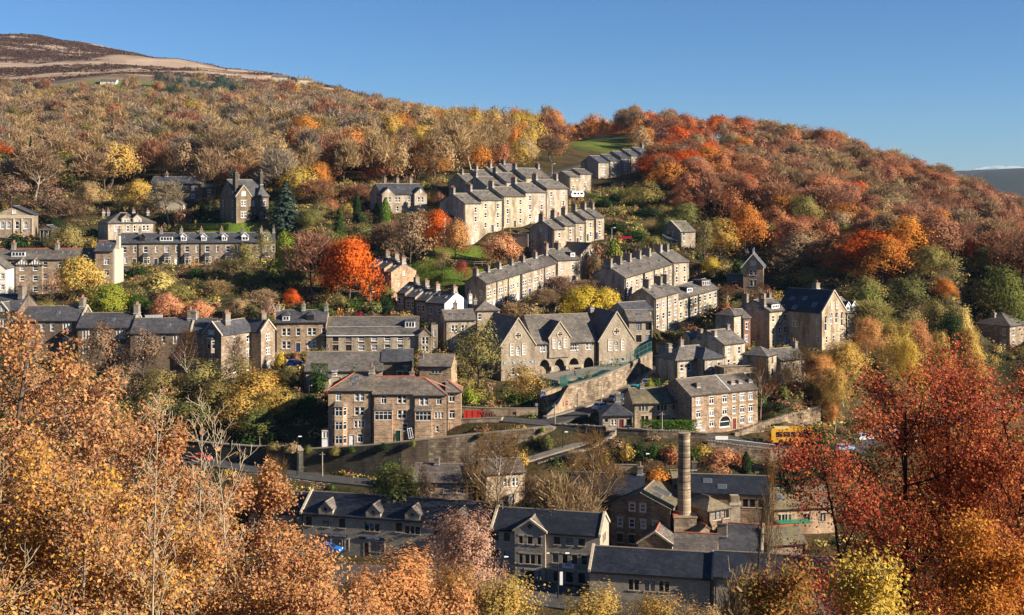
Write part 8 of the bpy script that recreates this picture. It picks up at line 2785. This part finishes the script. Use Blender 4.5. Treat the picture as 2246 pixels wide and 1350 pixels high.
lamp('grey street lamp left of the red-ridged terrace', 678, 846, 884, 255, arm=.4)
lamp('street lamp among the gardens above the converted building', 813, 641, 672, 312, arm=.5)
lamp('black double-headed street lamp before the office block', 1224, 1214, 1320, 187, 'black', 2, 1.2)
lamp('street lamp with a white head before the left of the office block', 1103, 1222, 1300, 190, 'black', 1, .3)
lamp('street lamp on the path under the big wall', 1234, 948, 990, 234, 'black', 1, .5)
lamp('street lamp beside the hedge-top wall near the bushes', 1411, 996, 1032, 225, 'black', 1, .6)
lamp('street lamp on the lower road against the dark wall', 652, 958, 1046, 233, 'black', 1, .3)
lamp('street lamp by the tall stepped terrace, near the top row', 1211, 360, 385, 455, arm=.7)
lamp('street lamp beside the yellow-green bushes under the two-storey terrace', 1342, 500, 523, 352, arm=.6)
def pole(label, px, yt, yb, d, r=.13, mat='palebark', name='utility_pole'):
    p = P(px, yb, d)
    h = zat(yt, d) - p.z
    mb = MB()
    mb.cyl((0, 0, -1.5), (0, 0, h), r, r * .75, M[mat], 8)
    mb.box((-.5, -.05, h - .5), (.5, .05, h - .38), M[mat])
    return tag(mb.build(name, None, p), label, 'pole')
pole('wooden pole at the kerb before the school steps', 1217, 886, 927, 241)
pole('tall wooden pole beside the silver car', 1319, 841, 897, 250)
pole('pale pole against the dark retaining wall', 707, 992, 1043, 233.5)
pole('pole before the three-storey block near the white banner', 1452, 904, 944, 236)
pole('iron lamp column by the main road left of the bus', 1625, 930, 972, 237, .07, 'black')
for px, yt, yb, d, l in ((8, 94, 112, 1480, 'moor-edge pole at the far left'), (80, 92, 108, 1490, 'pole on the heather under the moor crest'), (174, 108, 122, 1440, 'pole on the skyline where the heather crest drops'), (603, 155, 171, 1200, 'pole left of the field barn'), (622, 158, 176, 1195, 'pole right of the field barn'), (636, 168, 180, 1190, 'pole by the lone farmhouse')):
    pole(l, px, yt, yb, d, .35, 'palebark')
def board(label, px, py, d, w, h, mat, post=0, name='sign', rz=0.0, th=.06):
    p = P(px, py, d)
    mb = MB()
    mb.box((-w / 2, -th, -h / 2), (w / 2, 0, h / 2), mat)
    if post:
        mb.cyl((0, .04, -h / 2 - post), (0, .04, h / 2), .04, .04, M['steel'], 6)
    o = mb.build(name, None, p, rz)
    return tag(o, label, 'sign')
o = board('blue school name board on the pale wall left of the steps', 1192, 867, 257.4, .95, 1.2, colmat('sign_blue', (.03, .10, .38)))
mb = MB()
mb.box((-.3, -.08, .2), (.3, -.06, .32), M['white']); mb.box((-.36, -.08, -.05), (.36, -.06, .03), M['white']); mb.box((-.36, -.08, -.3), (.36, -.06, -.24), M['white'])
mb.build('lettering', o)
o = board('small red notice with a white mark on the sunlit lane wall', 1243, 884, 248.6, .42, .8, colmat('sign_red', (.5, .03, .03)))
mb = MB(); mb.box((-.08, -.08, -.1), (.08, -.06, .14), M['white']); mb.build('lettering', o)
board('white banner on the railing below the arched shop window', 1583, 961, 234.6, 2.4, .7, M['white'], name='banner')
board('round-topped white sign by the bus stop near the hedge', 1541, 944, 234.3, 1.0, .45, M['white'], 3)
board('white hanging banner on the double-headed lamp', 1231, 1269, 186.6, .45, 2.0, M['white'], name='banner')
board('blue footpath sign above the conical evergreen', 692, 473, 384, .9, 1.4, colmat('sign_pale_blue', (.12, .25, .5)), 2.5)
board('small round no-entry sign at the foot of the school steps', 1177, 888, 247.5, .55, .55, M['steel'], 2.0)
# school steps
st = empty('school_steps', P(1203, 912, 248.4), .0)
tag(st, 'stone stairway with blue-capped parapets up to the school yard', 'steps')
top = P(1246, 870, 257)
dv = top - st.location
n = 14
mb = MB()
for k in range(n):
    a = dv * (k / n); b_ = dv * ((k + 1) / n)
    mb.box((a.x - .2, a.y, -1 + a.z * .6), (a.x + 1.7, b_.y + .05, a.z + .15), M['paving'])
mb.build('stair', st)
for x in (-.5, 1.6):
    mb = MB()
    q = [(x, 0, .9), (x + .35, 0, .9), (x + .35 + dv.x, dv.y, dv.z + .9), (x + dv.x, dv.y, dv.z + .9)]
    mb.prism([(a, b_, c - 2.4) for a, b_, c in q], q, M['buff'])
    mb.prism(q, [(a, b_, c + .14) for a, b_, c in q], colmat('blue_cap', (.16, .26, .36)))
    mb.build('parapet', st)
for k, (px, l) in enumerate(((1222, 'left of the two grey benches before the school arches'), (1262, 'right of the two grey benches before the school arches'))):
    p = yard(px, 810, 284)
    o = empty('bench', p, R(21))
    tag(o, l, 'bench', 'school benches')
    mb = MB(); mb.box((-1.7, -.25, .42), (1.7, .25, .5), M['palebark']); mb.build('seat', o)
    mb = MB(); mb.box((-1.7, .22, .5), (1.7, .3, 1.0), M['palebark']); mb.build('backrest', o)
    for x in (-1.4, 1.4):
        mb = MB(); mb.box((x - .06, -.22, -.1), (x + .06, .28, .42), M['steel']); mb.build('leg', o)
o = MB()
for k in range(7):
    o.box((-2.0 + .56 * k, -.05 if k % 2 else .0, 0), (-1.44 + .56 * k, .08, 1.55), colmat('red_panels', (.42, .035, .02)))
tag(o.build('site_hoarding', None, P(1040, 918, 243.2)), 'bright red panel hoarding on the pale garden wall', 'hoarding')
o = MB()
rs = random.Random(3)
for k in range(22):
    x = rs.uniform(-.9, .9)
    o.cyl((x, rs.uniform(-.3, .3), 0), (x + rs.uniform(-.5, .5), rs.uniform(-.3, .3), rs.uniform(1.0, 1.7)), .07, .06, colmat('rusty', (.12, .04, .025), .9), 5)
tag(o.build('rusty_scrap_stack', None, P(1070, 918, 243.2)), 'rusty stack of poles beside the red hoarding', 'pile', None, 'thing')
o = empty('planter', P(1458, 768, 293), .25)
tag(o, 'stone street planter with orange flowers below the plain-gabled terrace', 'planter')
mb = MB(); mb.box((-1.9, -1, -.6), (1.9, 1, 1.3), M['buff']); mb.build('trough', o)
r = nr(8); q = np.stack([r.uniform(-1.8, 1.8, 260), r.uniform(-.9, .9, 260), 1.3 + np.abs(r.normal(0, .3, 260))], 1)
link('flowers', leafmesh('flowers', q, r.normal(size=(260, 3)) + [0, -.5, 1], r.uniform(.15, .3, 260), np.array([C['orange'][0], C['green'][0], C['gold'][0]])[r.randint(0, 3, 260)], 3), o)
o = MB(); o.box((-1.9, 0, 0), (1.9, .06, .7), colmat('crimson_cloth', (.42, .02, .04)))
tag(o.build('windbreak', None, P(1371, 524, 349), -.1), 'crimson cloth windbreak in the garden right of the terrace of five', 'windbreak')
o = empty('garden_shed', P(272, 612, 342), 0)
tag(o, 'small garden shed with a white door under the long dormered terrace', 'shed')
mb = MB(); mb.box((-1.7, -1, -.5), (1.7, 1, 2.0), M['darkwood']); mb.build('wall', o)
mb = MB(); mb.slab([(-2, -1.3, 1.9), (0, -1.3, 2.9), (0, 1.3, 2.9), (-2, 1.3, 1.9)], .1, M['slate_dark']); mb.slab([(0, -1.3, 2.9), (2, -1.3, 1.9), (2, 1.3, 1.9), (0, 1.3, 2.9)], .1, M['slate_dark']); mb.build('roof', o)
mb = MB(); mb.box((-1.3, -1.06, -.4), (1.3, -1.0, 1.3), M['white']); mb.build('door', o)
mb = MB(); mb.poly([(-1.7, -1.04, 2.0), (1.7, -1.04, 2.0), (0, -1.04, 2.85)], M['white']); mb.build('gable_board', o)
# ---------------------------------------------------------------- clear-day haze: one even box of air round the whole scene
mb = MB()
mb.box((-2100, -90, float(gz.min()) - 30), (3600, 4500, float(gz.max()) + 40), None)
hz_ = bpy.data.meshes.new('haze')
hz_.from_pydata(mb.v, [], mb.f)
hm = bpy.data.materials.new('air')
hm.use_nodes = True
nt = hm.node_tree
nt.nodes.clear()
vo = N(nt, 'ShaderNodeOutputMaterial')
pv = N(nt, 'ShaderNodeVolumePrincipled')
pv.inputs['Color'].default_value = (.5, .72, 1, 1)
pv.inputs['Density'].default_value = 0.000025
pv.inputs['Anisotropy'].default_value = 0.0
nt.links.new(pv.outputs[0], vo.inputs['Volume'])
hz_.materials.append(hm)
setting(link('haze', hz_), 'stuff', 'thin blue air of a clear day')

# one small low cloud beyond the far hill
r = nr(21)
cmb = bpy.data.meshes.new('cloud')
V_, F_ = [], []
for k in range(9):
    cx, cz, rx, rz = r.uniform(-150, 150), r.uniform(-6, 8), r.uniform(50, 95), r.uniform(12, 26)
    o0 = len(V_)
    for i in range(9):
        for j in range(16):
            a, b_ = math.pi * i / 8, 2 * math.pi * j / 16
            V_.append((cx + rx * math.sin(a) * math.cos(b_), rx * .6 * math.sin(a) * math.sin(b_), cz + rz * math.cos(a)))
    for i in range(8):
        for j in range(16):
            F_.append((o0 + i * 16 + j, o0 + (i + 1) * 16 + j, o0 + (i + 1) * 16 + (j + 1) % 16, o0 + i * 16 + (j + 1) % 16))
cmb.from_pydata(V_, [], F_)
cm_ = bpy.data.materials.new('cloud_vapour')
cm_.use_nodes = True
nt = cm_.node_tree
nt.nodes.clear()
vo = N(nt, 'ShaderNodeOutputMaterial')
pv = N(nt, 'ShaderNodeVolumePrincipled')
pv.inputs['Color'].default_value = (1, 1, 1, 1)
pv.inputs['Density'].default_value = .012
nt.links.new(pv.outputs[0], vo.inputs['Volume'])
cmb.materials.append(cm_)
setting(link('cloud', cmb, None, P(2200, 372, 9000)), 'stuff', 'small white cloud above the distant hill')
# ---------------------------------------------------------------- labels that single out every tree and bush
LM = [(1150, 450, 'tall stepped terrace'), (1095, 390, 'middle hillside terrace'), (1350, 355, 'stepped top row'), (1258, 400, 'white caravan pair'), (1265, 505, 'two-storey stepped terrace'), (880, 445, 'villa with cypresses'), (530, 445, 'sooty villa'), (270, 495, 'hip-roofed villa'),
      (395, 415, 'dark cottage row'), (35, 495, 'classical chapel'), (101, 510, 'chapel lodge'), (430, 560, 'long dormered terrace'), (60, 610, 'half-timbered bays'), (230, 585, 'pale chimney wall'), (110, 700, 'dark lower row'), (520, 760, 'lit corner house'), (660, 740, 'dormered pair'), (830, 750, 'converted building'), (950, 665, 'white rendered gable'), (850, 600, 'short terrace by the park'),
      (1010, 590, 'park lawn'), (1130, 630, 'long sloping terrace'), (1290, 570, 'paired-window gable'), (1430, 600, 'six-chimney terrace'), (1500, 690, 'plain-gabled terrace'), (1650, 590, 'white-bargeboard lodge'), (1490, 515, 'stair-window house'), (1240, 760, 'Gothic school'), (1120, 880, 'school lawn'), (750, 800, 'low barn'), (860, 900, 'red-ridged terrace'), (940, 980, 'huge retaining wall'), (700, 1045, 'lower road'),
      (1430, 910, 'weaver cottages'), (1590, 900, 'arched-window block'), (1520, 810, 'hip-winged house'), (1660, 720, 'box-dormer house'), (1830, 710, 'big hall'), (1690, 820, 'orange-door house'), (1720, 960, 'yellow bus'), (1500, 1050, 'mill chimney'), (1410, 1120, 'mill roof lights'), (1760, 1110, 'pinkish workshop'), (1430, 1230, 'glossy long roof'), (1200, 1200, 'gabled office block'), (780, 1150, 'shop row'), (980, 1045, 'purple-slated house'), (1100, 1070, 'pale house by bare tree'), (2215, 730, 'right-edge house'),
      (660, 183, 'moor farmhouse'), (230, 178, 'white bungalow'), (1310, 310, 'green hilltop field'), (100, 120, 'heather moor')]
def rel(px, py):
    best = min(LM, key=lambda l: (l[0] - px) ** 2 + ((l[1] - py) * 1.3) ** 2)
    dx, dy = px - best[0], py - best[1]
    if dx * dx + dy * dy < 45 ** 2:
        w = 'beside'
    elif abs(dx) > 1.3 * abs(dy):
        w = 'left of' if dx < 0 else 'right of'
    else:
        w = 'above' if dy < 0 else 'below'
    dist = math.hypot(dx, dy)
    return (('well ' if dist > 130 else '') + w if w != 'beside' else w) + ' the ' + best[2]
groups = {}
for o, ph, px, py, noun in TREES:
    groups.setdefault(f'{ph} {rel(px, py)}', []).append((px, py, o))
ORDN = ['leftmost', 'second from left', 'third from left', 'fourth from left', 'fifth from left', 'sixth from left', 'seventh from left', 'eighth from left', 'ninth from left', 'tenth from left']
for ph, lst in groups.items():
    lst.sort(key=lambda t: t[0])
    n = len(lst)
    for k, (px, py, o) in enumerate(lst):
        if n == 1:
            o['label'] = ph
        elif n == 2:
            o['label'] = ph + (', the left one' if k == 0 else ', the right one')
        elif k == n - 1:
            o['label'] = ph + ', rightmost'
        else:
            o['label'] = ph + ', ' + (ORDN[k] if k < 10 else f'number {k + 1} from left')
print('trees', len(TREES), 'groups', len(groups), 'max', max(len(v) for v in groups.values()))
print('objects', len(bpy.data.objects))
